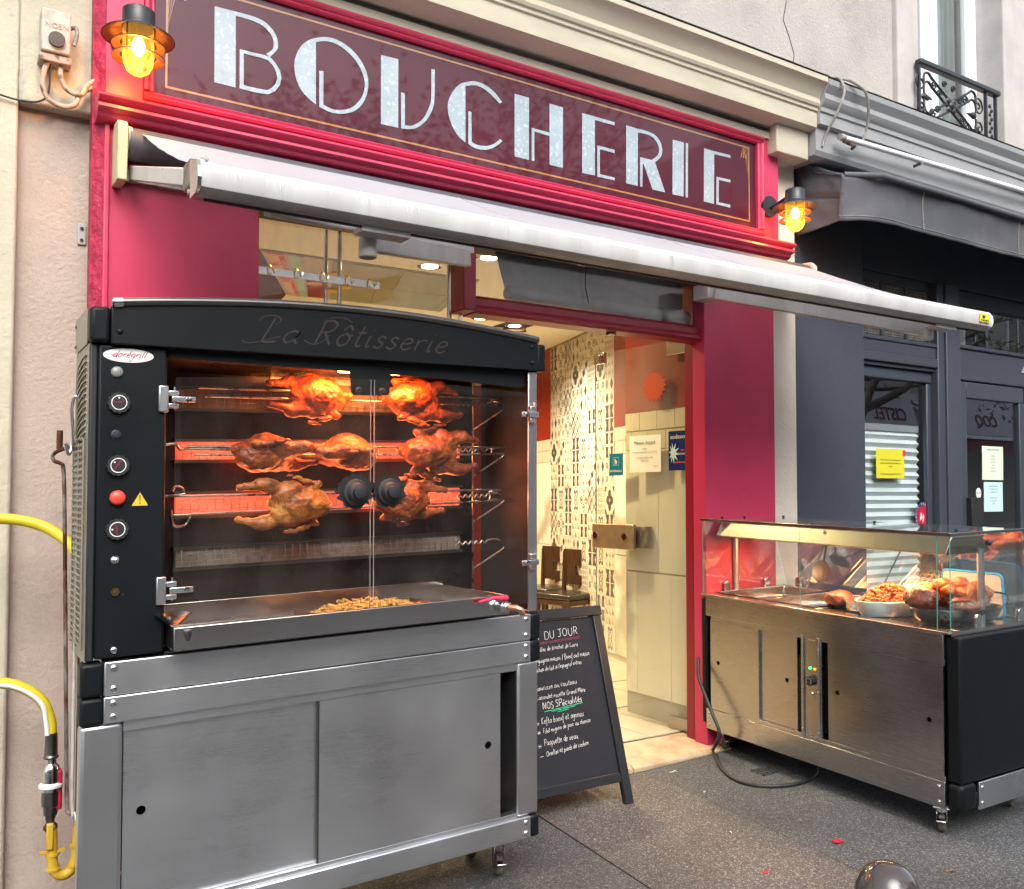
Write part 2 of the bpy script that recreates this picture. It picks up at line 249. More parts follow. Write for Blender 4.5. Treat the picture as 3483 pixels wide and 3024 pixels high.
# ---------------------------------------------------------------- mesh helpers
class MB:
    def __init__(s): s.v = []; s.f = []; s.mi = []; s.cur = 0
    def face(s, pts):
        i = len(s.v); s.v += [tuple(p) for p in pts]; s.f.append(tuple(range(i, i+len(pts)))); s.mi.append(s.cur); return s
    def box(s, x0, x1, y0, y1, z0, z1):
        i = len(s.v); s.v += [(x0,y0,z0),(x1,y0,z0),(x1,y1,z0),(x0,y1,z0),(x0,y0,z1),(x1,y0,z1),(x1,y1,z1),(x0,y1,z1)]
        s.f += [tuple(i+k for k in q) for q in ((0,3,2,1),(4,5,6,7),(0,1,5,4),(1,2,6,5),(2,3,7,6),(3,0,4,7))]; s.mi += [s.cur]*6; return s
    def prism(s, pts, axis, a, b):
        """extrude a 2D outline along an axis; outline coordinates are the other two axes in order"""
        def P(p, t): return (t, p[0], p[1]) if axis == 'x' else ((p[0], t, p[1]) if axis == 'y' else (p[0], p[1], t))
        i = len(s.v); n = len(pts); s.v += [P(p, a) for p in pts] + [P(p, b) for p in pts]
        s.f.append(tuple(range(i, i+n))); s.f.append(tuple(range(i+2*n-1, i+n-1, -1)))
        for k in range(n): s.f.append((i+k, i+n+k, i+n+(k+1) % n, i+(k+1) % n))
        s.mi += [s.cur]*(n+2); return s
    def tube(s, pts, r, n=8, caps=True, closed=False):
        pts = [Vector(p) for p in pts]; rr = r if isinstance(r, (list, tuple)) else [r]*len(pts); i = len(s.v); up = None; N = len(pts)
        for k, p in enumerate(pts):
            if closed: d = (pts[(k+1) % N]-pts[k-1]).normalized()
            else: d = (pts[min(k+1, N-1)]-pts[max(k-1, 0)]).normalized()
            if up is None: up = d.orthogonal().normalized()
            up = (up-d*up.dot(d)); up = up.normalized() if up.length > 1e-6 else d.orthogonal().normalized()
            w = d.cross(up)
            for j in range(n):
                a = 2*math.pi*j/n; s.v.append(tuple(p+(up*math.cos(a)+w*math.sin(a))*rr[k]))
        for k in range(N if closed else N-1):
            a0 = i+k*n; b0 = i+((k+1) % N)*n
            for j in range(n): s.f.append((a0+j, a0+(j+1) % n, b0+(j+1) % n, b0+j)); s.mi.append(s.cur)
        if caps and not closed:
            s.f.append(tuple(i+n-1-j for j in range(n))); s.f.append(tuple(i+(N-1)*n+j for j in range(n))); s.mi += [s.cur]*2
        return s
    def cyl(s, p, q, r, n=16, r2=None): return s.tube([p, q], [r, r if r2 is None else r2], n)
    def lathe(s, prof, c=(0, 0, 0), n=20, axis='z', a0=0, a1=2*math.pi):
        i = len(s.v); full = abs(a1-a0-2*math.pi) < 1e-6; nn = n if full else n+1
        for (r, z) in prof:
            for j in range(nn):
                a = a0+(a1-a0)*j/n; x, y = r*math.cos(a), r*math.sin(a)
                p = (x, y, z) if axis == 'z' else ((x, z, y) if axis == 'y' else (z, x, y)); s.v.append((c[0]+p[0], c[1]+p[1], c[2]+p[2]))
        for k in range(len(prof)-1):
            for j in range(nn if full else nn-1):
                s.f.append((i+k*nn+j, i+k*nn+(j+1) % nn, i+(k+1)*nn+(j+1) % nn, i+(k+1)*nn+j)); s.mi.append(s.cur)
        return s
    def ball(s, c, r, n=12, m=8, sc=(1, 1, 1)):
        pr = [(max(1e-4, math.sin(math.pi*k/m)), -math.cos(math.pi*k/m)) for k in range(m+1)]
        i = len(s.v); s.lathe(pr, (0, 0, 0), n)
        for k in range(i, len(s.v)):
            v = s.v[k]; s.v[k] = (c[0]+v[0]*r*sc[0], c[1]+v[1]*r*sc[1], c[2]+v[2]*r*sc[2])
        return s
    def disc(s, c, r, axis='y', n=20, rx=None):
        pts = []
        for j in range(n):
            a = 2*math.pi*j/n; x, y = (rx or r)*math.cos(a), r*math.sin(a)
            pts.append((c[0]+x, c[1], c[2]+y) if axis == 'y' else ((c[0]+x, c[1]+y, c[2]) if axis == 'z' else (c[0], c[1]+x, c[2]+y)))
        return s.face(pts)
    def strip(s, A, B, f):
        for k in range(len(A)-1): s.face([f(A[k]), f(A[k+1]), f(B[k+1]), f(B[k])])
        return s
    def grid(s, nu, nv, f):
        i = len(s.v)
        for a in range(nu+1):
            for b in range(nv+1): s.v.append(tuple(f(a/nu, b/nv)))
        for a in range(nu):
            for b in range(nv): s.f.append((i+a*(nv+1)+b, i+(a+1)*(nv+1)+b, i+(a+1)*(nv+1)+b+1, i+a*(nv+1)+b+1)); s.mi.append(s.cur)
        return s
    def mesh(s, name, mats, T=None, smooth=0):
        me = bpy.data.meshes.new(name); v = [T(p) for p in s.v] if T else s.v
        me.from_pydata(v, [], s.f); mats = mats if isinstance(mats, (list, tuple)) else [mats]
        for m in mats: me.materials.append(M[m] if isinstance(m, str) else m)
        if len(mats) > 1: me.polygons.foreach_set('material_index', s.mi)
        import bmesh; bm = bmesh.new(); bm.from_mesh(me); bmesh.ops.remove_doubles(bm, verts=bm.verts, dist=1e-6); bmesh.ops.recalc_face_normals(bm, faces=bm.faces); bm.to_mesh(me); bm.free()
        if smooth:
            for p in me.polygons: p.use_smooth = True
            me.set_sharp_from_angle(angle=R(smooth))
        return me
    def build(s, name, mats, parent=None, T=None, smooth=0, bevel=0, seg=2, label=None, kind=None):
        o = bpy.data.objects.new(name, s.mesh(name, mats, T, smooth)); col.objects.link(o)
        if parent: o.parent = parent
        if bevel:
            b = o.modifiers.new('edge', 'BEVEL'); b.width = bevel; b.segments = seg; b.limit_method = 'ANGLE'; b.angle_limit = R(40)
            b.harden_normals = False
            for p in o.data.polygons: p.use_smooth = True
            o.data.set_sharp_from_angle(angle=R(35))
        if label: o['label'] = label
        if kind: o['kind'] = kind
        return o

def thing(name, label, cat, loc=(0, 0, 0), group=None, mat=None):
    o = bpy.data.objects.new(name, None); col.objects.link(o); o.empty_display_size = .05
    if mat is not None: o.matrix_world = mat
    else: o.location = loc
    o['label'] = label; o['category'] = cat
    if group: o['group'] = group
    return o
def tag(o, label, cat, group=None):
    o['label'] = label; o['category'] = cat
    if group: o['group'] = group
    return o
def struct(o, kind='structure'): o['kind'] = kind; return o
def link_copy(o, parent=None):
    c = o.copy(); col.objects.link(c)
    if parent: c.parent = parent
    for ch in [k for k in bpy.data.objects if k.parent == o]: link_copy(ch, c)
    return c
def rel(root, T=None):
    """shift for meshes given in world coordinates under a thing whose Empty sits elsewhere"""
    L = root.location.copy()
    return lambda p: (p[0]-L.x, p[1]-L.y, p[2]-L.z)

def text_mb(s, size, extrude=.0008, slant=0., xs=1., bold=0., space=1.):
    cu = bpy.data.curves.new('text', 'FONT'); cu.body = s; cu.size = size; cu.extrude = extrude; cu.shear = slant; cu.offset = bold; cu.resolution_u = 3; cu.space_character = space
    ob = bpy.data.objects.new('text', cu); col.objects.link(ob)
    dg = bpy.context.evaluated_depsgraph_get(); me = bpy.data.meshes.new_from_object(ob.evaluated_get(dg))
    b = MB(); b.v = [(v.co.x*xs, v.co.y, v.co.z) for v in me.vertices]; b.f = [tuple(p.vertices) for p in me.polygons]; b.mi = [0]*len(b.f)
    bpy.data.objects.remove(ob); bpy.data.curves.remove(cu); bpy.data.meshes.remove(me)
    return b
def put_text(dst, s, size, F, anchor='l', **k):
    """adds lettering to a mesh builder; F maps (right, up, out) to the point in the target's coordinates"""
    b = text_mb(s, size, **k)
    if not b.v: return 0
    x0 = min(v[0] for v in b.v); x1 = max(v[0] for v in b.v); w = x1-x0
    sh = -x0 if anchor == 'l' else (-(x0+x1)/2 if anchor == 'c' else -x1)
    i = len(dst.v); dst.v += [tuple(F(v[0]+sh, v[1], v[2])) for v in b.v]; dst.f += [tuple(i+q for q in f) for f in b.f]; dst.mi += [dst.cur]*len(b.f)
    return w
def blob(elems, res=.008, thr=.3):
    """one continuous organic surface grown from ellipsoids: (centre, radius, (sx,sy,sz), rotation)"""
    mb = bpy.data.metaballs.new('blob'); mb.resolution = res; mb.render_resolution = res; mb.threshold = thr
    ob = bpy.data.objects.new('blob', mb); col.objects.link(ob)
    for e in elems:
        c, r = e[0], e[1]; sc = e[2] if len(e) > 2 else (1, 1, 1)
        el = mb.elements.new(type='ELLIPSOID'); el.co = c; el.radius = r*1.55; el.size_x, el.size_y, el.size_z = sc; el.stiffness = 2
        if len(e) > 3: el.rotation = e[3]
    dg = bpy.context.evaluated_depsgraph_get(); me = bpy.data.meshes.new_from_object(ob.evaluated_get(dg))
    b = MB(); b.v = [tuple(v.co) for v in me.vertices]; b.f = [tuple(p.vertices) for p in me.polygons]; b.mi = [0]*len(b.f)
    bpy.data.objects.remove(ob); bpy.data.metaballs.remove(mb); bpy.data.meshes.remove(me)
    return b
def smooth_pts(pts, q=6):
    out = []
    for i in range(len(pts)-1):
        p0, p1, p2, p3 = [Vector(pts[max(0, min(len(pts)-1, k))]) for k in (i-1, i, i+1, i+2)]
        for k in range(q):
            t = k/q; out.append(.5*((2*p1)+(p2-p0)*t+(2*p0-5*p1+4*p2-p3)*t*t+(3*p1-p0-3*p2+p3)*t**3))
    out.append(Vector(pts[-1])); return out
def gz(x, y): return -.015+.03*(x-3.4)+.02*(y-3.55)
def arc(cx, cy, r, a0, a1, n): return [(cx+r*math.cos(R(a0+(a1-a0)*k/n)), cy+r*math.sin(R(a0+(a1-a0)*k/n))) for k in range(n+1)]
# a small hand-drawn stroke alphabet (baseline 0, x-height 4, ascender 8, descender -4)
HAND = {
'a': '4.2|3.6,3.4 2.2,4 .8,3 .5,1.4 1.4,.2 2.6,.6 3.5,2 3.7,3.8;3.7,3.8 3.5,1.2 3.9,.1 4.6,.4', 'b': '4|.8,8 .6,4 .6,.3;.6,2.6 1.8,3.9 3.2,3.4 3.4,1.4 2.2,.1 .7,.6', 'c': '3.4|3.2,3.3 2.2,4 .8,3.2 .5,1.4 1.5,.1 3.2,.7',
'd': '4.2|3.4,3.2 2,4 .7,2.9 .5,1.2 1.6,.1 3,.9 3.6,2.6;3.7,8 3.6,3 3.8,.2 4.5,.4', 'e': '3.6|.6,2 2.4,2.3 3.2,3 2.5,4 1.2,3.7 .5,2 1,.5 2.2,.1 3.5,.9', 'f': '3|3.2,7.4 2.4,8 1.6,7 1.5,3 1.4,-2 .8,-3.6;.4,4 2.8,4.2',
'g': '4|3.4,3.3 2,4 .7,2.9 .6,1.5 1.6,.6 3,1.4 3.5,3.8;3.5,3.8 3.4,0 3,-2.8 1.8,-3.8 .5,-3', 'h': '4|.8,8 .6,4 .6,0;.6,2.4 1.8,4 3,3.6 3.2,2 3.2,.2 3.9,.3', 'i': '1.8|.8,4 .7,1.2 1,.1 1.7,.4;.9,5.8 1,6', 'j': '2|1.2,4 1.2,-1 .8,-3.2 -.4,-3.4',
'k': '3.8|.8,8 .6,4 .6,0;3,4 .8,2 2.2,1.2 3.5,.1', 'l': '1.9|.9,8 .7,3 .8,.6 1.7,.3', 'm': '5.8|.5,4 .6,0;.6,2.6 1.6,4 2.6,3.6 2.7,0;2.7,2.6 3.8,4 4.8,3.6 4.9,.8 5.5,.2', 'n': '4|.5,4 .6,0;.6,2.6 1.8,4 3,3.6 3.2,1 3.4,.1 4,.4',
'o': '4|2,4 .7,3.2 .5,1.4 1.6,.1 3.1,.8 3.4,2.6 2.4,3.9 1.7,4;3,3.6 4,3.5', 'p': '4|.7,4 .6,0 .5,-3.8;.6,2.4 1.8,4 3.2,3.4 3.4,1.4 2.2,.1 .7,.8', 'q': '4|3.3,3.4 1.8,4 .6,2.6 .8,.8 2,.2 3.3,1.4;3.5,4 3.5,-3.6', 'r': '3|.6,4 .7,0;.7,2.2 1.5,3.6 2.6,3.9 3,3.4',
's': '3|2.8,3.5 1.6,4 .8,3.2 1.4,2.3 2.5,1.5 2.2,.3 1.2,0 .3,.7', 't': '2.6|1.3,7 1.1,3 1.2,.6 1.9,.1 2.6,.6;.2,4.6 2.6,4.8', 'u': '4.2|.6,4 .6,1.4 1.4,.1 2.6,.6 3.4,2.2;3.5,4 3.5,1 3.8,.1 4.5,.4', 'v': '3.6|.4,4 1.6,.1 3.2,3.8 3.8,3.7', 'x': '3.6|.5,4 3.2,.1;3.2,4 .4,0',
'z': '3.4|.6,3.9 3,3.9 .5,.1 3.3,.3', 'P': '5|.9,.1 1,4 1,7.8;.2,7 2,8.2 4.2,7.6 4.4,5.4 2.8,3.9 1,3.8', 'L': '4.6|1,8 .9,4 .9,.2 4.2,.4', 'A': '5|.4,0 2.4,8 4.6,0;1.1,3 3.8,3', 'T': '5|.2,7.8 4.8,8;2.5,7.9 2.4,.1', 'D': '5.2|.9,8 .8,0;.2,7.8 2.8,7.8 4.6,5.8 4.6,2.6 3,.2 .5,.1',
'U': '5.2|.7,8 .6,3 1.6,.4 3.4,.3 4.4,2.6 4.5,8', 'J': '5|.6,7.8 4.6,8;3,8 3,2 2.2,.2 .6,.6', 'O': '5.4|2.7,8 .9,6.6 .5,3.4 1.6,.5 3.4,.2 4.8,2.6 4.6,6 2.7,8', 'R': '5.2|.9,0 .9,8;.3,7.6 2.6,8.1 4.3,6.8 3.4,4.6 1,4;2.2,4 4.8,0', 'Q': '5.6|2.7,8 .9,6.6 .5,3.4 1.6,.5 3.4,.2 4.8,2.6 4.6,6 2.7,8;3,2 5.2,-.6',
'B': '5|.9,0 .9,8;.3,7.6 2.8,8 4,6.4 2.8,4.4 1,4.2;2.6,4.3 4.4,3 4,.8 2.2,0 .6,.1', 'C': '4.8|4.4,6.8 3,8 1.2,6.8 .5,4 1.2,1 3,.1 4.6,1.4', 'S': '4.4|4,7 2.6,8.1 1,7 1.4,5 3.2,3.8 3.8,1.8 2.6,.1 .5,.8', 'G': '5|4.4,6.8 3,8 1.2,6.8 .5,4 1.2,1 3,.1 4.2,1.2 4.3,3.6;2.8,3.7 5,3.7',
'M': '6|.6,0 .8,8 3,2.4 5.2,8 5.4,0', 'N': '5.2|.6,0 .8,8 4.2,.2 4.4,8', 'K': '4.8|.9,8 .8,0;4.2,8 1,3.8 4.4,0', 'F': '4.4|.9,0 .9,8 4.2,7.8;.9,4.4 3.4,4.4', '/': '3|.2,-1.4 2.8,8.6', "'": '1.2|.7,8 .4,6.2', '-': '3|.4,2.4 2.6,2.4', ' ': '2.4|'}
ACC = {'é': ('e', '1.6,5.2 2.8,6.8'), 'è': ('e', '2.6,5.2 1.4,6.8'), 'à': ('a', '2.8,5.2 1.4,6.8'), 'ô': ('o', '.8,5.2 2.1,6.8 3.2,5.2')}
def hand_strokes(s, size, slant=.15, space=.6):
    """centre lines of a handwritten line of text, plus its width"""
    k = size/8; x = 0; out = []
    for ch in s:
        base, extra = (ACC[ch] if ch in ACC else (ch, None)); g = HAND.get(base, HAND[' ']); w, st = g.split('|')
        for q in (st.split(';') if st else [])+([extra] if extra else []):
            pts = [tuple(float(a) for a in p.split(',')) for p in q.split()]
            sm = smooth_pts([(p[0]+x, p[1], 0) for p in pts], 5); out.append([((p.x+p.y*slant)*k, p.y*k) for p in sm])
        x += float(w)+space
    return out, x*k
def ribbon(dst, pts, w, F, taper=True, tilt=None):
    """a flat pen stroke of width w along pts; tilt makes a broad nib"""
    n = len(pts); A = []; B = []
    for i in range(n):
        a = pts[max(i-1, 0)]; b = pts[min(i+1, n-1)]; dx, dy = b[0]-a[0], b[1]-a[1]; L_ = math.hypot(dx, dy) or 1; nx, ny = -dy/L_, dx/L_
        ww = w*(.55+.75*abs(math.sin(math.atan2(dy, dx)-tilt)) if tilt is not None else 1)
        if taper and (i == 0 or i == n-1): ww *= .5
        A.append((pts[i][0]+nx*ww/2, pts[i][1]+ny*ww/2)); B.append((pts[i][0]-nx*ww/2, pts[i][1]-ny*ww/2))
    for i in range(n-1): dst.face([F(*A[i]), F(*A[i+1]), F(*B[i+1]), F(*B[i])])

GLOW = 1.3; HEAT = 1.; CARTL = 1.
M["steelc"] = steel("brushed_steel_cart", (.50, .51, .52), .27, stretch=(1, 60, 260), amt=.07, bst=.015)
# ================================================================ THE SETTING
def ground_sheet(name, pts, dz, mat, n=1):
    b = MB(); b.face([(x, y, gz(x, y)+dz) for x, y in pts]); o = b.build(name, mat); return struct(o)
g = MB(); g.grid(40, 20, lambda u, v: (-60+120*u, -1.35+4.95*v, gz(-60+120*u, -1.35+4.95*v))); struct(g.build('pavement', 'asphalt'))
g = MB()   # kerb and carriageway, opposite pavement, and the far ground
for k in range(60):
    x0, x1 = -30+k, -30+k+.985
    i = len(g.v); g.v += [(x, y, gz(x, -1.35)+z) for x, y, z in ((x0,-1.62,-.14),(x1,-1.62,-.14),(x1,-1.35,-.14),(x0,-1.35,-.14),(x0,-1.62,.004),(x1,-1.62,.004),(x1,-1.35,.004),(x0,-1.35,.004))]
    g.f += [tuple(i+q for q in f) for f in ((0,3,2,1),(4,5,6,7),(0,1,5,4),(1,2,6,5),(2,3,7,6),(3,0,4,7))]; g.mi += [0]*6
struct(g.build('kerb', 'hbuild', bevel=.01))
ground_sheet('road', [(-60, -5.6), (60, -5.6), (60, -1.62), (-60, -1.62)], -.12, 'asphalt')
ground_sheet('far_pavement', [(-60, -15.5), (60, -15.5), (60, -5.6), (-60, -5.6)], 0, 'asphalt')
ground_sheet('ground', [(-300, -300), (300, -300), (300, 300), (-300, 300)], -.6, 'asphalt')
ground_sheet('pavement_patch', [(2.205, 3.43), (2.137, 2.453), (2.10, -1.3), (2.74, -1.3), (2.83, 1.978), (2.912, 3.196), (2.898, 3.43)], .003, 'asphalt2')
b = MB()
for p in ([(2.205, 3.40), (2.137, 2.453), (2.10, -1.3)], [(2.912, 3.196), (2.83, 1.978), (2.74, -1.3)]): b.tube([(x, y, gz(x, y)+.001) for x, y in p], .003, 4)
struct(b.build('pavement_joint', 'blackmatt'))
# threshold stones and the ground inside the shop door
b = struct(MB().prism([(3.40, -.12), (3.72, -.12), (3.72, .008), (3.425, -.001), (3.40, -.012)], 'x', 2.05, 2.86).build('threshold', 'stone', bevel=.006))
MB().prism([(3.40, -.12), (3.72, -.12), (3.72, .008), (3.425, -.001), (3.40, -.012)], 'x', 2.866, 3.52).build('stone_slab', 'stone', b, bevel=.006)
fl = struct(MB().box(.6, 3.93, 3.62, 3.95, -.1, .002).box(-1.2, 6.2, 3.951, 9.6, -.1, .002).build('floor', 'grout'))
tm = MB().box(-.197, .197, -.297, .297, 0, .006).mesh('floor_tile', 'floor_t')
fz = lambda y: .004+.013*min(1., max(0., (y-3.7)/1.6))
for r in range(8):
    for c in range(9):
        x = 1.45+c*.4+(.2 if r % 2 else 0); y = 4.03+r*.6
        if x > 5.4: continue
        o = bpy.data.objects.new('floor_tile', tm); col.objects.link(o); o.parent = fl; o.location = (x, y, fz(y)); o.rotation_euler = (random.uniform(-.003, .003), random.uniform(-.003, .003), 0)

# ---------------------------------------------------------------- the cream building
cb = thing('cream_building', 'cream and grey plastered town house above and around the shops', 'building', (0, 3.6, 0))
T = rel(cb)
b = MB(); b.box(-6, .246, 3.55, 3.9, -.6, 3.2); b.box(.2461, .52, 3.55, 3.9, 2.648, 3.2)
b.build('pilaster_wall', 'creamy', cb, T, bevel=.012)
b = MB(); b.box(.2465, .51, 3.60, 3.9, -.6, 2.6475); b.build('recessed_wall', 'cream', cb, T)
b = MB(); b.box(3.94, 4.222, 3.56, 3.9, -.6, 3.24); b.build('narrow_wall', 'creamlit', cb, T)
b = MB(); b.box(.53, 3.93, 3.56, 3.75, 2.44, 3.3); b.build('lintel_wall', 'blackmatt', cb, T)
prof = [(3.66, 3.261), (3.452, 3.261), (3.452, 3.296), (3.52, 3.300), (3.50, 3.315), (3.44, 3.327), (3.40, 3.335), (3.345, 3.345), (3.345, 3.43), (3.335, 3.435), (3.335, 3.452), (3.325, 3.456), (3.318, 3.47), (3.325, 3.50), (3.305, 3.535), (3.285, 3.56), (3.265, 3.572), (3.265, 3.60), (3.66, 3.62)]
MB().prism(prof, 'x', -6, 4.165).build('cream_cornice', 'corn', cb, T, smooth=25)
MB().box(3.90, 4.16, 3.40, 3.6, 3.175, 3.335).build('cornice_bracket', 'corn', cb, T, bevel=.006)
prof2 = [(y if y > 3.3 else 3.3-(3.3-y)*.65, z if z < 3.36 else 3.36+(z-3.36)*.84) for y, z in [(3.66, 3.20), (3.37, 3.20), (3.355, 3.225), (3.355, 3.36), (3.325, 3.365), (3.325, 3.44), (3.315, 3.445), (3.315, 3.475), (3.30, 3.49), (3.28, 3.52), (3.285, 3.555), (3.26, 3.58), (3.24, 3.60), (3.235, 3.635), (3.66, 3.66)]]
MB().prism(prof2, 'x', 4.1655, 12).build('grey_cornice', 'gcorn', cb, T, smooth=25)
b = MB()
def _edge(u, v):
    x = -6+18*u; j = .006*noise.noise((x*9, v*7, 0))+.004*noise.noise((x*40, v*3, 1))
    z = (3.606 if x < 4.17 else 3.598)+.02*v; return (x, 3.262-.004*(x > 4.17)+.35*v+j, z+j+.004)
b.grid(360, 3, _edge); b.build('mossy_ledge', 'moss', cb, T)
MB().box(-6, 5.26, 3.62, 4.0, 3.60, 12).build('plaster_wall', 'gstucco', cb, T)
b = MB(); b.box(5.26, 5.492, 3.585, 4.0, 3.6, 12); b.box(6.515, 6.66, 3.585, 4.0, 3.6, 12); b.build('window_surround', 'gstucco2', cb, T, bevel=.008)
MB().box(6.6605, 12, 3.60, 4.0, 3.6, 12).build('right_plaster_wall', 'gstucco2', cb, T)
MB().box(5.4925, 6.5145, 3.62, 4.0, 3.6, 3.80).build('window_sill', 'gstucco2', cb, T)
b = MB()
for i, p in enumerate([(4.215, 4.60), (4.235, 4.35), (4.247, 4.225), (4.215, 4.096), (4.27, 4.0), (4.307, 3.912), (4.30, 3.86), (4.327, 3.827), (4.333, 3.70)]): b.v.append(p)
pts = [(x, 3.6185, z) for x, z in b.v]; b.v = []; b.tube(pts, .0022, 4); b.build('crack', 'blackmatt', cb, T)
w = MB(); w.box(5.4925, 6.5145, 3.80, 3.86, 3.80, 3.9)
for x0, x1 in ((5.4925, 5.56), (5.87, 5.93), (5.945, 6.03), (6.42, 6.5145)): w.box(x0, x1, 3.785, 3.85, 3.9, 7)
for x0, x1 in ((5.56, 5.58), (5.85, 5.87), (6.03, 6.045), (6.40, 6.42)): w.box(x0, x1, 3.80, 3.84, 3.9, 7)
wf = w.build('window', 'winwhite', cb, T, bevel=.004)
MB().box(5.56, 5.87, 3.826, 3.830, 3.9, 7).build('pane', 'dark_glass', wf, None).location = (0, -3.6, 0)
MB().box(6.03, 6.42, 3.826, 3.830, 3.9, 7).build('pane', 'dark_glass', wf, None).location = (0, -3.6, 0)
b = MB(); b.grid(60, 2, lambda u, v: (6.14+.28*u, 3.90+.018*math.sin(u*26), 3.9+3.1*v)); b.build('curtain', 'curtain', cb, T, smooth=60)
MB().box(5.4, 6.6, 4.2, 4.25, 3.8, 7).build('room_behind_window', 'darkint', cb, T)
# small drilled plate on the recessed wall
b = MB(); b.box(.443, .471, 3.592, 3.6, 2.188, 2.264); pl = tag(b.build('wall_plate', 'gstucco2', bevel=.002), 'small grey plate with two screw holes on cream wall', 'plate')
b = MB(); b.cyl((.457, 3.593, 2.246), (.457, 3.588, 2.246), .006, 10); b.cyl((.457, 3.593, 2.204), (.457, 3.588, 2.204), .006, 10); b.build('screw_hole', 'blackmatt', pl)
# thin black cable under the cornice
b = MB(); b.tube([(x, 3.448+.003*math.sin(x*5), 3.306+.004*math.sin(x*2.3)-.004*math.sin(x*.9)) for x in [-.5+.12*k for k in range(38)]], .0045, 6)
tag(b.build('cornice_cable', 'cableb', smooth=60), 'thin black cable running along under the cream cornice', 'cable')
for nm, pts, lb in (('hanging_cable', [(4.20, 3.33, 3.62), (4.245, 3.27, 3.62), (4.262, 3.245, 3.58), (4.255, 3.23, 3.52), (4.235, 3.26, 3.42), (4.225, 3.32, 3.33), (4.215, 3.35, 3.25)], 'dark grey cable hanging straight down over the cornice joint'),
                    ('lamp_cable', [(4.26, 3.33, 3.625), (4.30, 3.265, 3.622), (4.36, 3.235, 3.60), (4.43, 3.22, 3.56), (4.48, 3.24, 3.48), (4.505, 3.27, 3.40), (4.50, 3.285, 3.34), (4.485, 3.295, 3.315)], 'grey cable looping from cornice top to tube light')):
    cpts = []
    for i in range(len(pts)-1):
        p0, p1, p2, p3 = [Vector(pts[max(0, min(len(pts)-1, k))]) for k in (i-1, i, i+1, i+2)]
        for q in range(6):
            t = q/6; cpts.append(.5*((2*p1)+(p2-p0)*t+(2*p0-5*p1+4*p2-p3)*t*t+(3*p1-p0-3*p2+p3)*t**3))
    cpts.append(Vector(pts[-1])); b = MB(); b.tube(cpts, .0075, 8); tag(b.build(nm, 'cable', smooth=60), lb, 'cable')
# fluorescent tube lamp under the grey cornice (unlit)
tl = thing('tube_light', 'unlit white tube light under the grey cornice', 'lamp', (4.29, 3.29, 3.30))
T = rel(tl)
MB().cyl((4.33, 3.29, 3.303), (5.05, 3.29, 3.318), .016, 14).build('tube', 'tube', tl, T, smooth=40)
MB().cyl((5.06, 3.29, 3.318), (7.2, 3.29, 3.36), .016, 14).build('tube', 'tube', tl, T, smooth=40)
MB().cyl((4.29, 3.29, 3.302), (4.33, 3.29, 3.303), .019, 14).build('end_socket', 'cable', tl, T, smooth=40)
MB().tube([(4.32, 3.29, 3.285), (4.42, 3.29, 3.275), (4.45, 3.33, 3.28)], .010, 8).build('bracket', 'rust', tl, T, smooth=40)
MB().tube([(5.05, 3.29, 3.30), (5.03, 3.33, 3.29)], .010, 8).build('bracket', 'rust', tl, T, smooth=40)

# balcony railing in front of the upstairs window
rl = thing('window_railing', 'black scrolled cast iron railing under upstairs window', 'railing', (5.45, 3.56, 3.7)); T = rel(rl)
MB().box(5.43, 6.37, 3.525, 3.575, 4.115, 4.152).build('handrail', 'iron', rl, T, bevel=.008)
def spiral(cx, cz, r, turns, a0, s=1, n=26):
    return [(cx+s*r*(1-.85*k/n)*math.cos(a0+2*math.pi*turns*k/n), 3.55, cz+r*(1-.85*k/n)*math.sin(a0+2*math.pi*turns*k/n)) for k in range(n+1)]
cx, cz = 5.79, 3.918
for s in (1, -1):
    for d in (.03, -.03):
        pts = [(cx-s*.30, 3.55, cz+.05+d), (cx-s*.295, 3.55, cz+.115+d), (cx-s*.25, 3.55, cz+.135+d), (cx-s*.20, 3.55, cz+.105+d), (cx, 3.55, cz+d), (cx+s*.20, 3.55, cz-.105+d), (cx+s*.25, 3.55, cz-.135+d), (cx+s*.295, 3.55, cz-.115+d), (cx+s*.30, 3.55, cz-.05+d)]
        MB().tube(smooth_pts(pts, 5), .0085, 7).build('diagonal_bar', 'iron', rl, T, smooth=60)
for (x, z, r, t, a, s) in ((5.455, 4.0, .055, 1.5, 1.57, 1), (5.455, 3.83, .055, 1.5, -1.57, 1), (5.60, 4.02, .032, 1.4, 3.1, 1), (5.66, 3.97, .028, 1.4, 0, 1), (5.58, 3.83, .032, 1.4, 3.1, -1), (5.64, 3.86, .028, 1.4, 0, 1),
                     (5.90, 3.99, .030, 1.4, 3.1, 1), (5.96, 4.0, .034, 1.4, 0, 1), (5.92, 3.85, .032, 1.4, 3.1, 1), (5.98, 3.82, .03, 1.4, 0, -1), (6.12, 3.99, .060, 1.5, 1.57, -1), (6.13, 3.84, .058, 1.5, -1.57, -1), (5.72, 4.05, .024, 1.3, 0, 1), (5.82, 4.04, .024, 1.3, 0, 1), (5.53, 3.91, .02, 1.3, 0, 1)):
    MB().tube(spiral(x, z, r, t, a, s), .0065, 6).build('scroll', 'iron', rl, T, smooth=60)
b = MB(); b.ball((cx, 3.545, cz), .03, 12, 8, (1, .6, 1))
for k in range(4):
    a = R(45+90*k); b.ball((cx+.042*math.cos(a), 3.545, cz+.042*math.sin(a)), .022, 8, 6, (1, .5, 1))
b.build('rosette', 'iron', rl, T, smooth=60)
for x, s in ((5.50, 1), (6.06, -1)):
    b = MB()
    for k in range(5): b.ball((x+s*.018*k, 3.55, 3.915), .030-.005*k, 8, 6, (1.2, .5, .8-.1*k))
    b.build('leaf_ornament', 'iron', rl, T, smooth=60)
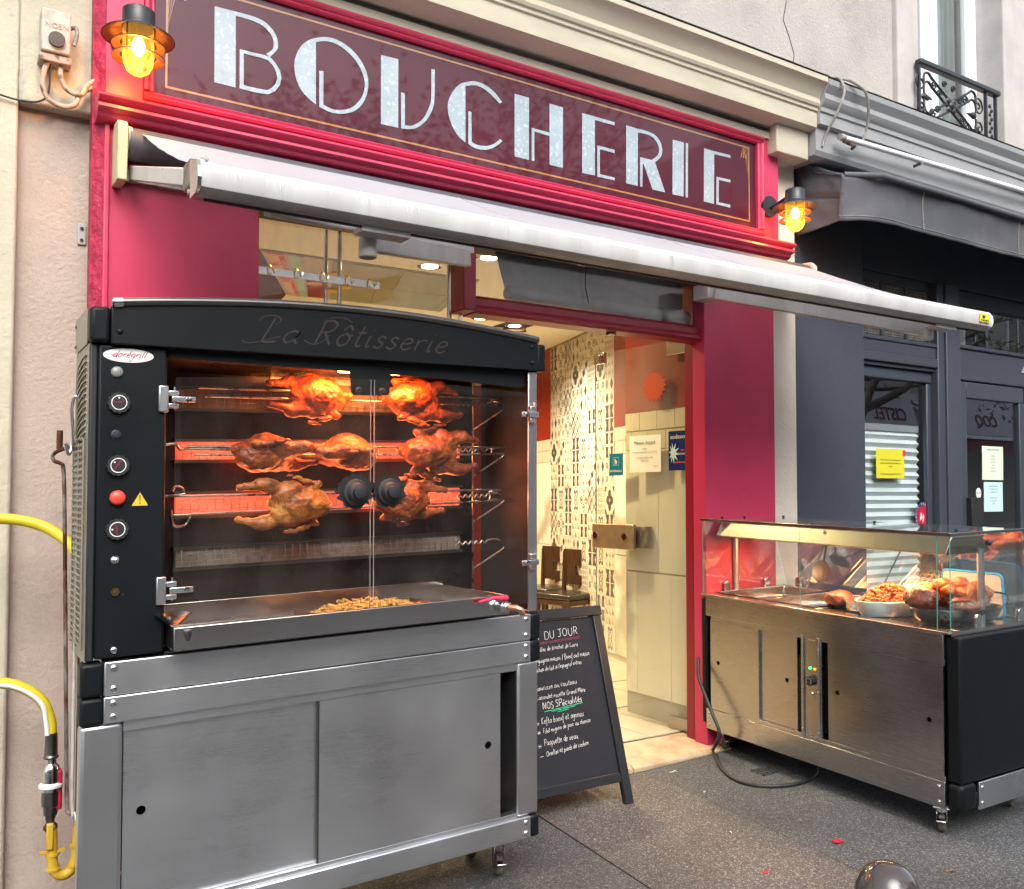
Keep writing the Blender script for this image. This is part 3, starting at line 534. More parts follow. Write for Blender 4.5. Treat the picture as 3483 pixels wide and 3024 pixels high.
for x in (5.435, 6.213, 6.335): MB().box(x-.008, x+.008, 3.54, 3.56, 3.68, 4.116).build('upright', 'iron', rl, T)
b = MB()
for k in range(11): b.ball((6.275+(.010 if k % 2 else -.010), 3.55, 3.73+.03*k), .014, 8, 6, (1, .6, 1.2))
b.build('vine_ornament', 'iron', rl, T, smooth=60)
MB().box(5.43, 6.34, 3.54, 3.56, 3.69, 3.71).build('bottom_rail', 'iron', rl, T)

M['dirtywhite'] = pm('dirty_white_paint', (.50, .46, .40), .6, c2=(.30, .25, .2), ns=14, nlo=.5, nhi=.72, bump=.3, bs=60)
# ---------------------------------------------------------------- switch box with painted conduits
nb = thing('switch_box', 'cream painted metal switch box with round button', 'switch box', (.35, 3.55, 2.8)); T = rel(nb)
b = MB(); b.box(.305, .398, 3.475, 3.55, 2.815, 2.965); b.build('box', 'dirtywhite', nb, T, bevel=.006)
MB().box(.300, .403, 3.485, 3.549, 2.785, 2.812).build('lower_box', 'conduit', nb, T, bevel=.004)
MB().cyl((.353, 3.474, 2.858), (.353, 3.462, 2.858), .026, 20).build('button', 'wood', nb, T, smooth=40)
b = MB(); put_text(b, 'NEON', .026, lambda x, y, z: (.353-x, 3.4745-z, 2.917-y), 'c', extrude=.002); b.build('lettering', 'cream', nb, T)
MB().tube(smooth_pts([(.398, 3.51, 2.925), (.415, 3.50, 2.93), (.418, 3.49, 2.90), (.41, 3.49, 2.86)]), .007, 8).build('switch_lever', 'cable', nb, T, smooth=60)
for i, (pts, lb) in enumerate((([(.330, 3.51, 2.79), (.318, 3.50, 2.75), (.314, 3.50, 2.70), (.335, 3.50, 2.655), (.38, 3.50, 2.64), (.415, 3.50, 2.655), (.43, 3.51, 2.69), (.45, 3.52, 2.72), (.50, 3.50, 2.745)], 'outer painted conduit curling from switch box to shopfront'),
     ([(.372, 3.51, 2.79), (.370, 3.50, 2.745), (.385, 3.50, 2.71), (.41, 3.50, 2.695), (.44, 3.50, 2.70), (.455, 3.51, 2.735), (.49, 3.50, 2.762), (.54, 3.48, 2.762)], 'inner painted conduit with black end entering the shopfront'),
     ([(.08, 3.535, 2.672), (.18, 3.535, 2.652), (.25, 3.535, 2.645), (.31, 3.53, 2.655), (.335, 3.52, 2.69), (.338, 3.51, 2.79)], 'thin black wire running left from switch box'))):
    b = MB(); b.tube(smooth_pts(pts, 7), .009 if i < 2 else .0035, 8); tag(b.build('wall_conduit', 'conduit' if i < 2 else 'cableb', smooth=60), lb, 'conduit')

# ================================================================ THE BUTCHER'S SHOPFRONT
sf = thing('butcher_shopfront', 'bright pink painted wooden shopfront of the butcher', 'shopfront', (2.2, 3.5, 0)); T = rel(sf)
MB().box(3.412, 3.94, 3.47, 3.56, .0, 2.62).build('right_pilaster', 'pink', sf, T, bevel=.004)
MB().box(3.43, 3.50, 3.562, 3.64, .0, 2.2).build('door_jamb', 'redframe', sf, T, bevel=.003)
MB().box(.526, 1.065, 3.472, 3.56, -.12, 2.62).build('left_panel', 'pink', sf, T, bevel=.004)
MB().box(.508, .5255, 3.455, 3.56, -.12, 2.60).build('left_border', 'pink', sf, T, bevel=.004)
def _rg(u, v):
    z = -.12+3.7*v; j = .006*noise.noise((z*14, 0, 2))+.003*noise.noise((z*50, 1, 0))
    return (.474+.034*u+(j if u < .1 else 0), 3.50-.035*u+.006*noise.noise((z*25, u*9, 0)), z)
b = MB(); b.grid(5, 420, _rg); b.build('rough_plaster_border', 'pink_rough', sf, T, smooth=60)
b = MB(); b.box(.473, .478, 3.50, 3.56, -.12, 3.6); b.build('border_return', 'pink_rough', sf, T)
b = MB(); b.box(.508, .637, 3.468, 3.56, 2.70, 3.6); b.build('upper_left_pilaster', 'pink', sf, T, bevel=.003)
b = MB(); b.box(3.837, 3.985, 3.468, 3.56, 2.70, 3.262); b.build('upper_right_pilaster', 'pink', sf, T, bevel=.003)
sp = [(3.56, 2.598), (3.445, 2.598), (3.43, 2.604), (3.422, 2.612), (3.418, 2.622), (3.404, 2.626), (3.394, 2.634), (3.396, 2.644), (3.408, 2.650), (3.404, 2.657), (3.388, 2.660), (3.380, 2.668), (3.386, 2.678), (3.402, 2.684), (3.43, 2.690), (3.447, 2.700), (3.56, 2.702)]
def molding(name, prof, x0, x1):
    b = MB(); b.prism(prof, 'x', x0, x1); return b.build(name, 'pink', sf, T, smooth=35)
molding('sign_cornice', sp, .478, 3.985+.045)
MB().box(.515, 3.90, 3.49, 3.56, 2.44, 2.597).build('shadow_board', 'maroon', sf, T)
# transom frame over the door and door head
b = MB(); b.box(1.972, 2.036, 3.475, 3.60, 2.10, 2.62); b.build('transom_post', 'redframe', sf, T, bevel=.006)
b = MB(); b.prism([(3.60, 2.095), (3.50, 2.095), (3.485, 2.108), (3.492, 2.125), (3.505, 2.135), (3.505, 2.165), (3.52, 2.18), (3.60, 2.183)], 'x', 2.037, 3.43); b.build('transom_rail', 'redframe', sf, T, smooth=35)
MB().box(1.992, 2.004, 3.55, 3.56, -.1, 2.10).build('window_edge', 'chrome', sf, T)
MB().box(1.066, 1.990, 3.55, 3.556, -.1, 2.60).build('shop_window', 'win_glass', sf, T)
MB().box(2.037, 3.41, 3.545, 3.551, 2.183, 2.60).build('transom_glass', 'win_glass', sf, T)
MB().box(1.066, 1.995, 3.52, 3.62, -.16, .18).build('window_plinth', 'pink', sf, T)
MB().box(2.83, 2.87, 3.53, 3.56, 2.082, 2.097).build('door_catch', 'steeld', sf, T)
MB().box(2.64, 2.70, 3.535, 3.545, 2.40, 2.47).build('transom_latch', 'steel', sf, T, bevel=.004)
MB().tube([(2.665, 3.53, 2.47), (2.675, 3.52, 2.44), (2.68, 3.53, 2.30), (2.70, 3.53, 2.22)], .003, 6).build('latch_cord', 'cableb', sf, T)
# the sign
LETTERS=[('B',[[(0.889,3.139),(0.969,3.141),(0.971,2.846),(0.891,2.847)]],[([(0.969,3.141),(1.012,3.142),(1.052,3.14),(1.088,3.13),(1.115,3.108),(1.131,3.081),(1.135,3.054),(1.129,3.032),(1.103,2.999)],[(0.969,3.125),(1.008,3.125),(1.043,3.123),(1.074,3.115),(1.102,3.095),(1.115,3.072),(1.117,3.047),(1.11,3.028),(1.088,3.007)],0),([(0.985,2.999),(1.035,2.999),(1.071,3.001),(1.103,3.0),(1.125,2.981),(1.143,2.956),(1.15,2.928),(1.144,2.898),(1.126,2.869),(1.097,2.85),(1.068,2.846),(1.024,2.845),(0.986,2.846)],[(1.001,2.986),(1.035,2.986),(1.069,2.987),(1.096,2.984),(1.116,2.968),(1.129,2.944),(1.133,2.922),(1.126,2.898),(1.11,2.877),(1.093,2.865),(1.068,2.863),(1.023,2.862),(1.002,2.863)],1)]),
('O',[[(1.29,3.126),(1.264,3.112),(1.236,3.086),(1.215,3.051),(1.203,3.01),(1.203,2.969),(1.213,2.931),(1.232,2.898),(1.261,2.873),(1.292,2.855)],[(1.305,2.996),(1.323,2.999),(1.323,2.861),(1.306,2.848)]],[([(1.29,3.126),(1.326,3.14),(1.37,3.144),(1.419,3.132),(1.464,3.105),(1.498,3.066),(1.516,3.02),(1.518,2.982),(1.508,2.937),(1.486,2.895),(1.451,2.862),(1.406,2.843),(1.357,2.837),(1.306,2.848)],[(1.29,3.109),(1.326,3.123),(1.367,3.126),(1.409,3.114),(1.452,3.087),(1.482,3.052),(1.499,3.011),(1.502,2.978),(1.492,2.938),(1.471,2.904),(1.441,2.875),(1.401,2.858),(1.362,2.852),(1.323,2.861)],0)]),
('U',[[(1.575,3.132),(1.655,3.135),(1.656,2.84),(1.576,2.839)],[(1.668,2.995),(1.686,2.995),(1.687,2.857),(1.669,2.84)]],[([(1.669,2.84),(1.708,2.845),(1.741,2.858),(1.773,2.884),(1.801,2.92),(1.82,2.962),(1.828,3.009),(1.829,3.134)],[(1.687,2.857),(1.714,2.862),(1.74,2.875),(1.765,2.897),(1.787,2.929),(1.803,2.968),(1.811,3.005),(1.812,3.133)],0)]),
('C',[[(1.982,3.116),(1.958,3.104),(1.932,3.078),(1.909,3.043),(1.895,3.005),(1.894,2.969),(1.904,2.931),(1.921,2.897),(1.947,2.867),(1.983,2.846)],[(1.997,2.99),(2.013,2.99),(2.014,2.857),(1.997,2.843)]],[([(1.982,3.116),(2.022,3.131),(2.057,3.133),(2.093,3.126),(2.126,3.111),(2.153,3.091),(2.173,3.072)],[(1.982,3.098),(2.019,3.112),(2.051,3.115),(2.081,3.108),(2.111,3.094),(2.138,3.077),(2.161,3.062)],0),([(1.997,2.843),(2.022,2.832),(2.058,2.83),(2.093,2.836),(2.123,2.85),(2.15,2.869),(2.175,2.892)],[(2.014,2.857),(2.028,2.85),(2.058,2.848),(2.093,2.853),(2.12,2.865),(2.142,2.88),(2.162,2.9)],0)]),
('H',[[(2.241,3.127),(2.321,3.127),(2.32,2.836),(2.241,2.836)],[(2.436,3.127),(2.514,3.126),(2.513,2.835),(2.436,2.836)]],[([(2.335,2.836),(2.335,2.989),(2.436,2.988)],[(2.35,2.836),(2.35,2.975),(2.436,2.972)],0)]),
('E',[[(2.628,3.126),(2.705,3.126),(2.704,2.836),(2.627,2.834)],[(2.705,3.126),(2.827,3.125),(2.827,3.109),(2.705,3.109)]],[([(2.827,2.987),(2.718,2.987),(2.718,2.833),(2.826,2.835)],[(2.826,2.971),(2.735,2.971),(2.734,2.849),(2.826,2.848)],0)]),
('R',[[(2.901,3.126),(2.977,3.125),(2.974,2.835),(2.899,2.834)],[(2.99,2.984),(3.009,2.984),(3.004,2.835),(2.989,2.835)],[(3.009,2.984),(3.066,2.985),(3.089,2.977),(3.156,2.835),(3.071,2.834),(3.009,2.961)]],[([(2.977,3.125),(3.037,3.126),(3.09,3.117),(3.124,3.09),(3.137,3.051),(3.128,3.014),(3.089,2.977)],[(2.977,3.106),(3.033,3.109),(3.075,3.101),(3.105,3.077),(3.116,3.047),(3.105,3.015),(3.066,2.985)],0)]),
('I',[[(3.21,3.12),(3.288,3.121),(3.284,2.836),(3.206,2.834)],[(3.301,3.122),(3.317,3.122),(3.313,2.835),(3.297,2.835)]],[]),
('E',[[(3.431,3.12),(3.506,3.12),(3.501,2.835),(3.427,2.836)],[(3.506,3.12),(3.627,3.123),(3.627,3.108),(3.506,3.104)]],[([(3.625,2.988),(3.52,2.985),(3.517,2.836),(3.622,2.836)],[(3.625,2.973),(3.538,2.972),(3.535,2.85),(3.622,2.852)],0)])]
sg = thing('shop_sign', 'glossy maroon BOUCHERIE sign with silver art deco letters', 'sign', (2.2, 3.48, 3.0)); T = rel(sg)
MB().box(.672, 3.822, 3.484, 3.52, 2.748, 3.6).build('sign_board', 'maroon', sg, T)
b = MB()
fp = [(0, 0), (.037, 0), (.035, .012), (.022, .018), (.030, .026), (.022, .034), (.0, .036)]
def frame_bar(nm, x0, x1, z0, z1, horiz):
    b = MB()
    if horiz: pr = [(3.50, z0), (3.452, z0), (3.446, z0+.010), (3.452, z0+.018), (3.462, z0+.022), (3.458, z0+.030), (3.466, z1), (3.50, z1)]; b.prism(pr if z0 < 3 else [(y, z0+z1-z) for y, z in pr], 'x', x0, x1)
    else:
        pr = [(x0, 3.50), (x0, 3.452), (x0+.010, 3.446), (x0+.018, 3.452), (x0+.022, 3.462), (x0+.030, 3.458), (x1, 3.466), (x1, 3.50)]
        if x0 > 2: pr = [(x0+x1-x, y) for x, y in pr]
        b.prism(pr, 'z', z0, z1)
    b.build(nm, 'pink', sg, T, smooth=35)
frame_bar('sign_frame', .637, 3.857, 2.712, 2.748, True); frame_bar('sign_frame', .637, 3.857, 3.224, 3.260, True)
frame_bar('sign_frame', .637, .674, 2.7485, 3.2235, False); frame_bar('sign_frame', 3.820, 3.857, 2.7485, 3.2235, False)
for name, ps, sts in LETTERS:
    b = MB(); k = 0
    for p in ps:
        if len(p) > 8: p = [(q.x, q.y) for q in smooth_pts([(x, z, 0) for x, z in p], 4)]
        b.face([(x, 3.4825-k*.0003, z) for x, z in p]); k += 1
    for A, B, c in sts:
        if c: A = A+[A[0]]; B = B+[B[0]]
        # refine curves
        if not c and len(A) > 5: A = [(p.x, p.y) for p in smooth_pts([(x, z, 0) for x, z in A], 4)]; B = [(p.x, p.y) for p in smooth_pts([(x, z, 0) for x, z in B], 4)]
        b.strip(A, B, lambda q, kk=k: (q[0], 3.4825-kk*.0003, q[1])); k += 1
    b.build('letter', 'silver', sg, T)
b = MB()
for (x0, x1, z0, z1) in ((.722, 3.765, 2.783, 2.791), (.722, 3.765, 3.188, 3.196), (.714, .7218, 2.783, 3.196), (3.7652, 3.773, 2.783, 3.196)): b.face([(x0, 3.4832, z0), (x1, 3.4832, z0), (x1, 3.4832, z1), (x0, 3.4832, z1)])
for s, cx in ((1, .714), (-1, 3.773)):
    for t in (0, 1, 2, 3): b.face([(cx+s*.001, 3.4829-.0002*t, 2.98), (cx+s*(.004+.012*t), 3.4829-.0002*t, 3.19), (cx+s*(.008+.012*t), 3.4829-.0002*t, 3.19)])
    for t in range(3): b.face([(cx+s*.05, 3.4826-.0002*t, 3.19), (cx+s*(.02+.02*t), 3.4826-.0002*t, 3.13), (cx+s*(.03+.02*t), 3.4826-.0002*t, 3.125)])
b.build('gold_border', 'gold', sg, T)

# ---------------------------------------------------------------- wall lamps
def wall_lamp(x, y, z, lb, pw):
    t = thing('wall_lamp', lb, 'lamp', (x, y, z), 'lit wall lamps beside the butcher sign')
    yc = -.19
    MB().lathe([(.0001, .0), (.055, .0), (.060, -.006), (.058, -.022), (.0001, -.024)], (0, 0, .03), 28, 'y').build('back_plate', 'lampblack', t, smooth=40)
    MB().tube([(0, -.02, .02), (0, -.08, .032), (0, -.13, .045)], .010, 10).build('arm', 'lampblack', t, smooth=60)
    MB().lathe([(.0001, .076), (.045, .075), (.052, .070), (.053, .025), (.058, .018), (.060, .010)], (0, yc, 0), 32).build('cap', 'lampblack', t, smooth=35)
    MB().lathe([(.058, .012), (.070, .004), (.116, -.020), (.118, -.024)], (0, yc, 0), 36).build('shade', ['lampblack'], t, smooth=35)
    MB().lathe([(.055, .009), (.069, .001), (.1155, -.0235)], (0, yc, 0), 36).build('shade_lining', 'lampinner', t, smooth=35)
    for zz in (-.045, -.088):
        MB().lathe([(.060, zz+.004), (.086, zz-.004), (.085, zz-.0065), (.059, zz+.001), (.060, zz+.004)], (0, yc, 0), 32).build('ring', 'lampinner', t, smooth=35)
    for k in range(4):
        a = R(45+90*k); MB().cyl((.062*math.cos(a), yc+.062*math.sin(a), .01), (.062*math.cos(a), yc+.062*math.sin(a), -.09), .0022, 6).build('guard_bar', 'lampinner', t)
    MB().lathe([(.050, .01), (.051, -.085), (.047, -.115), (.036, -.137), (.018, -.149), (.0001, -.152)], (0, yc, 0), 28).build('glass_jar', 'jar', t, smooth=60)
    MB().lathe([(.0001, -.020), (.012, -.024), (.021, -.045), (.022, -.060), (.014, -.078), (.0001, -.083)], (0, yc, 0), 16).build('bulb', 'bulb', t, smooth=60)
    ld = bpy.data.lights.new('lamp_light', 'POINT'); ld.energy = pw; ld.color = (1, .50, .14); ld.shadow_soft_size = .022
    lo = bpy.data.objects.new('lamp_light', ld); col.objects.link(lo); lo.parent = t; lo.location = (0, yc-.0, -.045-.06)
M['jar'] = glass('amber_jar', (1, .78, .42), dirt_haze=.35, dirt_haze_c=(.9, .6, .2), dscale=60); M['bulb'] = emis('lit_bulb', (1, .62, .22), 16)
_n = M['jar'].node_tree; _e = _n.nodes.new('ShaderNodeEmission'); _e.inputs[0].default_value = (1, .50, .08, 1); _e.inputs[1].default_value = .10
_a = _n.nodes.new('ShaderNodeAddShader'); _o = [q for q in _n.nodes if q.type == 'OUTPUT_MATERIAL'][0]; _src = _o.inputs[0].links[0].from_socket
_n.links.new(_src, _a.inputs[0]); _n.links.new(_e.outputs[0], _a.inputs[1]); _n.links.new(_a.outputs[0], _o.inputs[0])
wall_lamp(.583, 3.466, 2.865, 'big black wall lamp with lit amber glass left of the sign', 2.4)
wall_lamp(3.895, 3.466, 2.85, 'lit amber wall lamp at the right end of the sign', 2.4)
# ================================================================ WHITE AWNING
aw = thing('white_awning', 'white folding arm awning pulled out over the butcher shop', 'awning', (2.2, 3.4, 2.5)); T = rel(aw)
b = MB()
def _aw(u, v):
    x = .615+(u)*(4.10-.615)+v*u*.22+.006*noise.noise((0, v*12, 0))*(1 if u < .02 else 0)
    y = 3.415+(2.535-3.415)*v; z = 2.575+(2.180-2.575)*v-.018*math.sin(math.pi*v)+.004*noise.noise((u*9, v*5, 3))*math.sin(math.pi*v)
    return (x, y, z)
b.grid(60, 24, _aw); o = b.build('cloth', 'awnwhite', aw, T, smooth=60)
s_ = o.modifiers.new('thickness', 'SOLIDIFY'); s_.thickness = .0012
b = MB()
for k in range(2):
    u = .36+k*.33; b.tube([tuple(Vector(_aw(u+.0*v, v/40))+Vector((0, -.001, .0022))) for v in range(41)], .0012, 4)
b.build('seam', 'whitemetal', aw, T, kind='stuff')
b = MB(); rs_ = random.Random(8)
for k in range(34):
    x = .64+1.6*rs_.random()**1.5; L_ = rs_.uniform(.01, .045); w_ = rs_.uniform(.0012, .003)
    b.face([(x, 2.4644, 2.150), (x+w_, 2.4644, 2.150), (x+w_*.6, 2.4636, 2.150-L_*.5), (x+w_*.2, 2.4636, 2.150-L_*.5)]); b.face([(x, 2.4662, 2.158), (x+w_*1.5, 2.4662, 2.158), (x+w_, 2.4644, 2.1502), (x, 2.4644, 2.1502)])
b.build('drip_stains', 'white', aw, T, kind='stuff')
_n = M['awnwhite'].node_tree; _p = _n.nodes['Principled BSDF']; _t = _n.nodes.new('ShaderNodeBsdfTranslucent'); _t.inputs[0].default_value = (.9, .9, .94, 1)
_x = _n.nodes.new('ShaderNodeMixShader'); _x.inputs[0].default_value = .55; _n.links.new(_p.outputs[0], _x.inputs[1]); _n.links.new(_t.outputs[0], _x.inputs[2]); _n.links.new(_x.outputs[0], _n.nodes['Material Output'].inputs[0])
MB().cyl((.575, 3.405, 2.52), (4.12, 3.405, 2.52), .056, 24).build('roller', 'awngrey', aw, T, smooth=40)
MB().lathe([(.047, 0), (.047, .012), (.040, .014), (.040, .024), (.044, .026), (.044, .034)], (.572, 3.40, 2.53), 20, 'x').build('roller_cap', 'dirtymetal', aw, T, smooth=35)
MB().prism([(3.47, 2.375), (3.36, 2.375), (3.355, 2.46), (3.345, 2.50), (3.345, 2.56), (3.37, 2.585), (3.43, 2.59), (3.47, 2.56)], 'x', .535, .568).build('wall_bracket', 'yellowcap', aw, T, bevel=.004)
MB().prism([(3.47, 2.375), (3.36, 2.375), (3.355, 2.46), (3.345, 2.50), (3.345, 2.56), (3.37, 2.585), (3.43, 2.59), (3.47, 2.56)], 'x', 4.125, 4.155).build('wall_bracket', 'whitemetal', aw, T, bevel=.004)
MB().box(.5685, 3.9, 3.44, 3.466, 2.40, 2.44).build('mounting_rail', 'dirtymetal', aw, T)
# front bar: a rounded extrusion
pr = [(2.545, 2.178), (2.515, 2.184), (2.485, 2.176), (2.468, 2.155), (2.465, 2.128), (2.472, 2.105), (2.488, 2.094), (2.515, 2.090), (2.545, 2.098)]
MB().prism(pr, 'x', .60, 4.33).build('front_bar', 'whitemetal', aw, T, smooth=30)
MB().prism([(y, z+.0) for y, z in [(2.548, 2.182), (2.515, 2.188), (2.483, 2.180), (2.464, 2.157), (2.461, 2.127), (2.468, 2.102), (2.486, 2.090), (2.548, 2.088)]], 'x', .590, .5995).build('bar_end_cap', 'chrome', aw, T)
MB().prism(pr, 'x', 4.3302, 4.356).build('bar_end_cap', 'white', aw, T, bevel=.008)
b = MB(); b.box(4.23, 4.31, 2.4625, 2.4645, 2.118, 2.158); st = b.build('sticker', 'ynote', aw, T)
b = MB(); b.disc((4.262, 2.4618, 2.143), .008, 'y', 16, .013); put_text(b, '01 48 78 32 71', .011, lambda x, y, z: (4.235+x, 2.4618-z, 2.122+y)); b.build('print', 'ink', st, T)
b = MB(); b.box(.62, 4.30, 2.52, 2.526, 2.082, 2.0895); b.build('groove', 'cableb', aw, T)
def arm(nm, p, q, w, h, mat):
    p, q = Vector(p), Vector(q); d = (q-p); L_ = d.length; m = d.to_track_quat('X', 'Z').to_matrix().to_4x4()
    b = MB(); b.box(0, L_, -w/2, w/2, -h/2, h/2); b.v = [tuple(m @ Vector(v)+p) for v in b.v]; return b.build(nm, mat, aw, T, bevel=.004)
arm('side_arm', (.600, 3.45, 2.432), (.61, 2.66, 2.185), .028, .050, 'whitemetal')
b = MB(); b.box(.596, .632, 2.58, 2.66, 2.140, 2.215); b.build('arm_joint', 'rust', aw, T, bevel=.006)
b = MB(); b.box(.60, .63, 2.545, 2.579, 2.10, 2.205); b.cyl((.60, 2.62, 2.130), (.66, 2.60, 2.130), .010, 8); b.cyl((.61, 2.62, 2.20), (.64, 2.58, 2.225), .012, 8); b.build('arm_bolt', 'dirtymetal', aw, T, bevel=.003)
arm('upper_arm', (1.15, 2.62, 2.075), (1.83, 3.20, 2.245), .035, .066, 'whitemetal')
arm('fore_arm', (.80, 2.54, 2.098), (1.86, 3.22, 2.295), .03, .045, 'whitemetal')
MB().cyl((1.135, 2.60, 2.015), (1.135, 2.60, 2.115), .028, 16).build('elbow', 'dirtymetal', aw, T, bevel=.004)
MB().box(1.08, 1.24, 2.515, 2.58, 2.072, 2.090).build('slide_plate', 'whitemetal', aw, T, bevel=.002)
arm('upper_arm', (3.38, 3.36, 2.32), (4.02, 2.62, 2.082), .04, .062, 'whitemetal')
MB().box(3.33, 3.42, 3.36, 3.47, 2.29, 2.37).build('shoulder', 'whitemetal', aw, T, bevel=.008)
MB().cyl((4.03, 2.61, 2.03), (4.03, 2.61, 2.14), .028, 16).build('elbow', 'whitemetal', aw, T, bevel=.004)
MB().box(3.96, 4.12, 2.515, 2.58, 2.072, 2.0895).build('slide_plate', 'whitemetal', aw, T, bevel=.002)

# ================================================================ DARK SHOP NEXT DOOR
ds = thing('slate_shopfront', 'dark slate painted shopfront to the right of the butcher', 'shopfront', (5.5, 3.6, 0)); T = rel(ds)
MB().box(4.223, 4.895, 3.595, 3.9, -.1, 3.2).build('pillar', 'slate', ds, T, bevel=.004)
MB().box(4.8955, 9, 3.64, 3.9, 2.72, 3.2).build('lintel', 'slate', ds, T)
MB().box(4.8955, 5.765, 3.61, 3.8, 2.14, 2.20).build('rail_cap', 'slate2', ds, T, bevel=.006)
b = MB(); b.box(4.8957, 5.764, 3.632, 3.8, 2.075+.04, 2.139); b.box(4.8957, 5.764, 3.624, 3.8, 2.201, 2.275); b.build('window_head', 'slate2', ds, T, bevel=.004)
MB().box(4.8957, 5.764, 3.615, 3.8, 2.2755, 2.305).build('head_molding', 'slate2', ds, T, bevel=.008)
vt = MB(); vt.box(4.8957, 5.764, 3.66, 3.8, 2.66, 2.719)
for x in (4.90, 5.155, 5.41, 5.66): vt.box(x, x+.03, 3.655, 3.67, 2.306, 2.66)
vt = vt.build('vent_frame', 'slate2', ds, T, bevel=.003)
b = MB()
for k in range(48): b.box(4.93+k*.0155, 4.933+k*.0155, 3.668, 3.672, 2.306, 2.66)
for k in range(22): b.box(4.93, 5.69, 3.665, 3.668, 2.31+k*.0158, 2.313+k*.0158)
o = b.build('mesh_grille', 'cable', vt, T); o['kind'] = 'stuff'
MB().box(4.9, 5.76, 3.72, 3.73, 2.3, 2.7).build('vent_back', 'darkint', ds, T)
MB().box(5.690, 5.766, 3.606, 3.8, -.1, 2.719).build('side_frame', 'slate2', ds, T, bevel=.008)
MB().box(5.767, 5.925, 3.592, 3.8, -.1, 2.719).build('column', 'slate', ds, T, bevel=.006)
MB().box(4.8956, 5.69, 3.655, 3.70, 1.985+.055, 2.114).build('frame_top', 'slate2', ds, T, bevel=.008)
b = MB(); b.box(5.64, 5.689, 3.66, 3.70, .4, 2.039); b.build('frame_side', 'slate2', ds, T, bevel=.008)
MB().box(4.8956, 5.69, 3.62, 3.75, -.1, .45).build('stall_riser', 'slate2', ds, T, bevel=.006)
MB().box(4.8956, 5.639, 3.682, 3.687, .45, 2.04).build('shop_window', 'dark_glass', ds, T)
# pleated blind behind the window: each slat is a piece
bl = thing('window_blind', 'white horizontal slatted blind behind the slate shop window', 'blind', (5.3, 3.74, 1.2)); T2 = rel(bl)
sm = MB(); sm.prism([(.0, .0), (-.022, -.026), (.0, -.052), (.004, -.050), (-.016, -.026), (.004, .002)], 'x', -.375, .365); sm = sm.mesh('slat', 'blind')
for k in range(24):
    o = bpy.data.objects.new('slat', sm); col.objects.link(o); o.parent = bl; o.location = (-.035, 0, .51-k*.053)
MB().box(4.9, 5.63, 3.72, 3.745, 1.712, 1.755).build('head_rail', 'gcorn', bl, T2)
MB().box(4.85, 9, 4.4, 4.42, -.1, 3.1).build('dark_room_back', 'darkint', ds, T)
MB().box(4.85, 5.8, 3.95, 3.96, 1.76, 3.1).build('dark_room_screen', 'darkint', ds, T)
# entrance of the dark shop
b = MB(); b.box(5.9255, 9, 3.63, 3.8, 2.085, 2.30); b.build('door_head', 'slate2', ds, T, bevel=.006)
MB().box(5.9255, 9, 3.615, 3.8, 2.3005, 2.33).build('head_molding', 'slate2', ds, T, bevel=.008)
MB().box(5.9255, 9, 3.66, 3.8, 2.62, 2.719).build('transom_top', 'slate2', ds, T, bevel=.006)
MB().box(5.95, 9, 3.70, 3.705, 2.33, 2.62).build('transom_window', 'dark_glass', ds, T)
MB().box(5.9255, 5.965, 3.62, 3.8, -.1, 2.084).build('door_post', 'slate2', ds, T, bevel=.008)
MB().box(5.95, 6.25, 3.90, 3.93, 2.32, 2.62).build('pale_reflection', 'winwhite', ds, T); MB().box(6.42, 6.50, 3.90, 3.93, 2.32, 2.62).build('pale_reflection', 'winwhite', ds, T)  # white sheets stand in for light reflections in the transom window
dd = MB(); dd.box(5.972, 6.068, 3.64, 3.69, -.02, 2.078); dd.box(6.0685, 6.80, 3.64, 3.69, 1.965, 2.078); dd.box(6.74, 6.84, 3.64, 3.69, -.02, 1.9645); dd.box(6.0685, 6.7395, 3.64, 3.69, -.02, .35)
dr = dd.build('door', 'slate2', ds, T, bevel=.006)
MB().box(6.068, 6.74, 3.665, 3.67, .35, 1.965).build('door_glass', 'dark_glass', dr, T)
MB().box(6.045, 6.19, 3.60, 3.64, 1.075, 1.275).build('lock_box', 'blackmatt', dr, T, bevel=.004)
MB().tube([(5.969, 3.632, 1.58), (5.969, 3.632, 1.66)], .007, 8).build('hinge', 'slate2', dr, T)
b = MB(); put_text(b, '4', .13, lambda x, y, z: (6.76+x, 3.628-z, 2.16+y), extrude=.004); nu = tag(b.build('house_number', 'dirtymetal'), 'pale metal house number 4 on the slate door head', 'number')
# papers and stickers on the slate shop
def sheet(name, x0, x1, z0, z1, y, mat, label, cat, lines=(), inkm='ink', curl=0.):
    b = MB(); b.grid(8, 8, lambda u, v: (x0+(x1-x0)*u, y-.0006-curl*abs(math.sin(u*3.1+v*2))*.6, z0+(z1-z0)*v)); o = b.build(name, mat, smooth=60); tag(o, label, cat)
    if lines:
        b = MB()
        for (s, sz, px, pz) in lines: put_text(b, s, sz, lambda x, yy, z: (x0+(x1-x0)*px+x, y-.0022-curl-z, z0+(z1-z0)*pz+yy), 'c', extrude=.0001)
        b.build('print', inkm, o)
    return o
sheet('yellow_notice', 5.118, 5.412, 1.40, 1.59, 3.6815, 'ynote', 'bright yellow paper notice taped inside the slatted blind window', 'notice',
      [('Notre salon est à votre disposition', .0150, .5, .60), ('pour vos événements familiaux ou', .0150, .5, .49), ('privés', .0150, .5, .38), ('Sur réservation au 06 20 09 42 10', .0150, .5, .12)])
b = MB(); b.box(5.395, 5.425, 3.6795, 3.6808, 1.545, 1.585); tag(b.build('pink_tag', 'pinkp'), 'small pink tag on the corner of the yellow notice', 'tag')
b = MB(); b.disc((5.605, 3.6805, 1.15), .095, 'y', 32, .085); rs = tag(b.build('round_sticker', 'navy'), 'round red and navy sticker at lower corner of blind window', 'sticker')
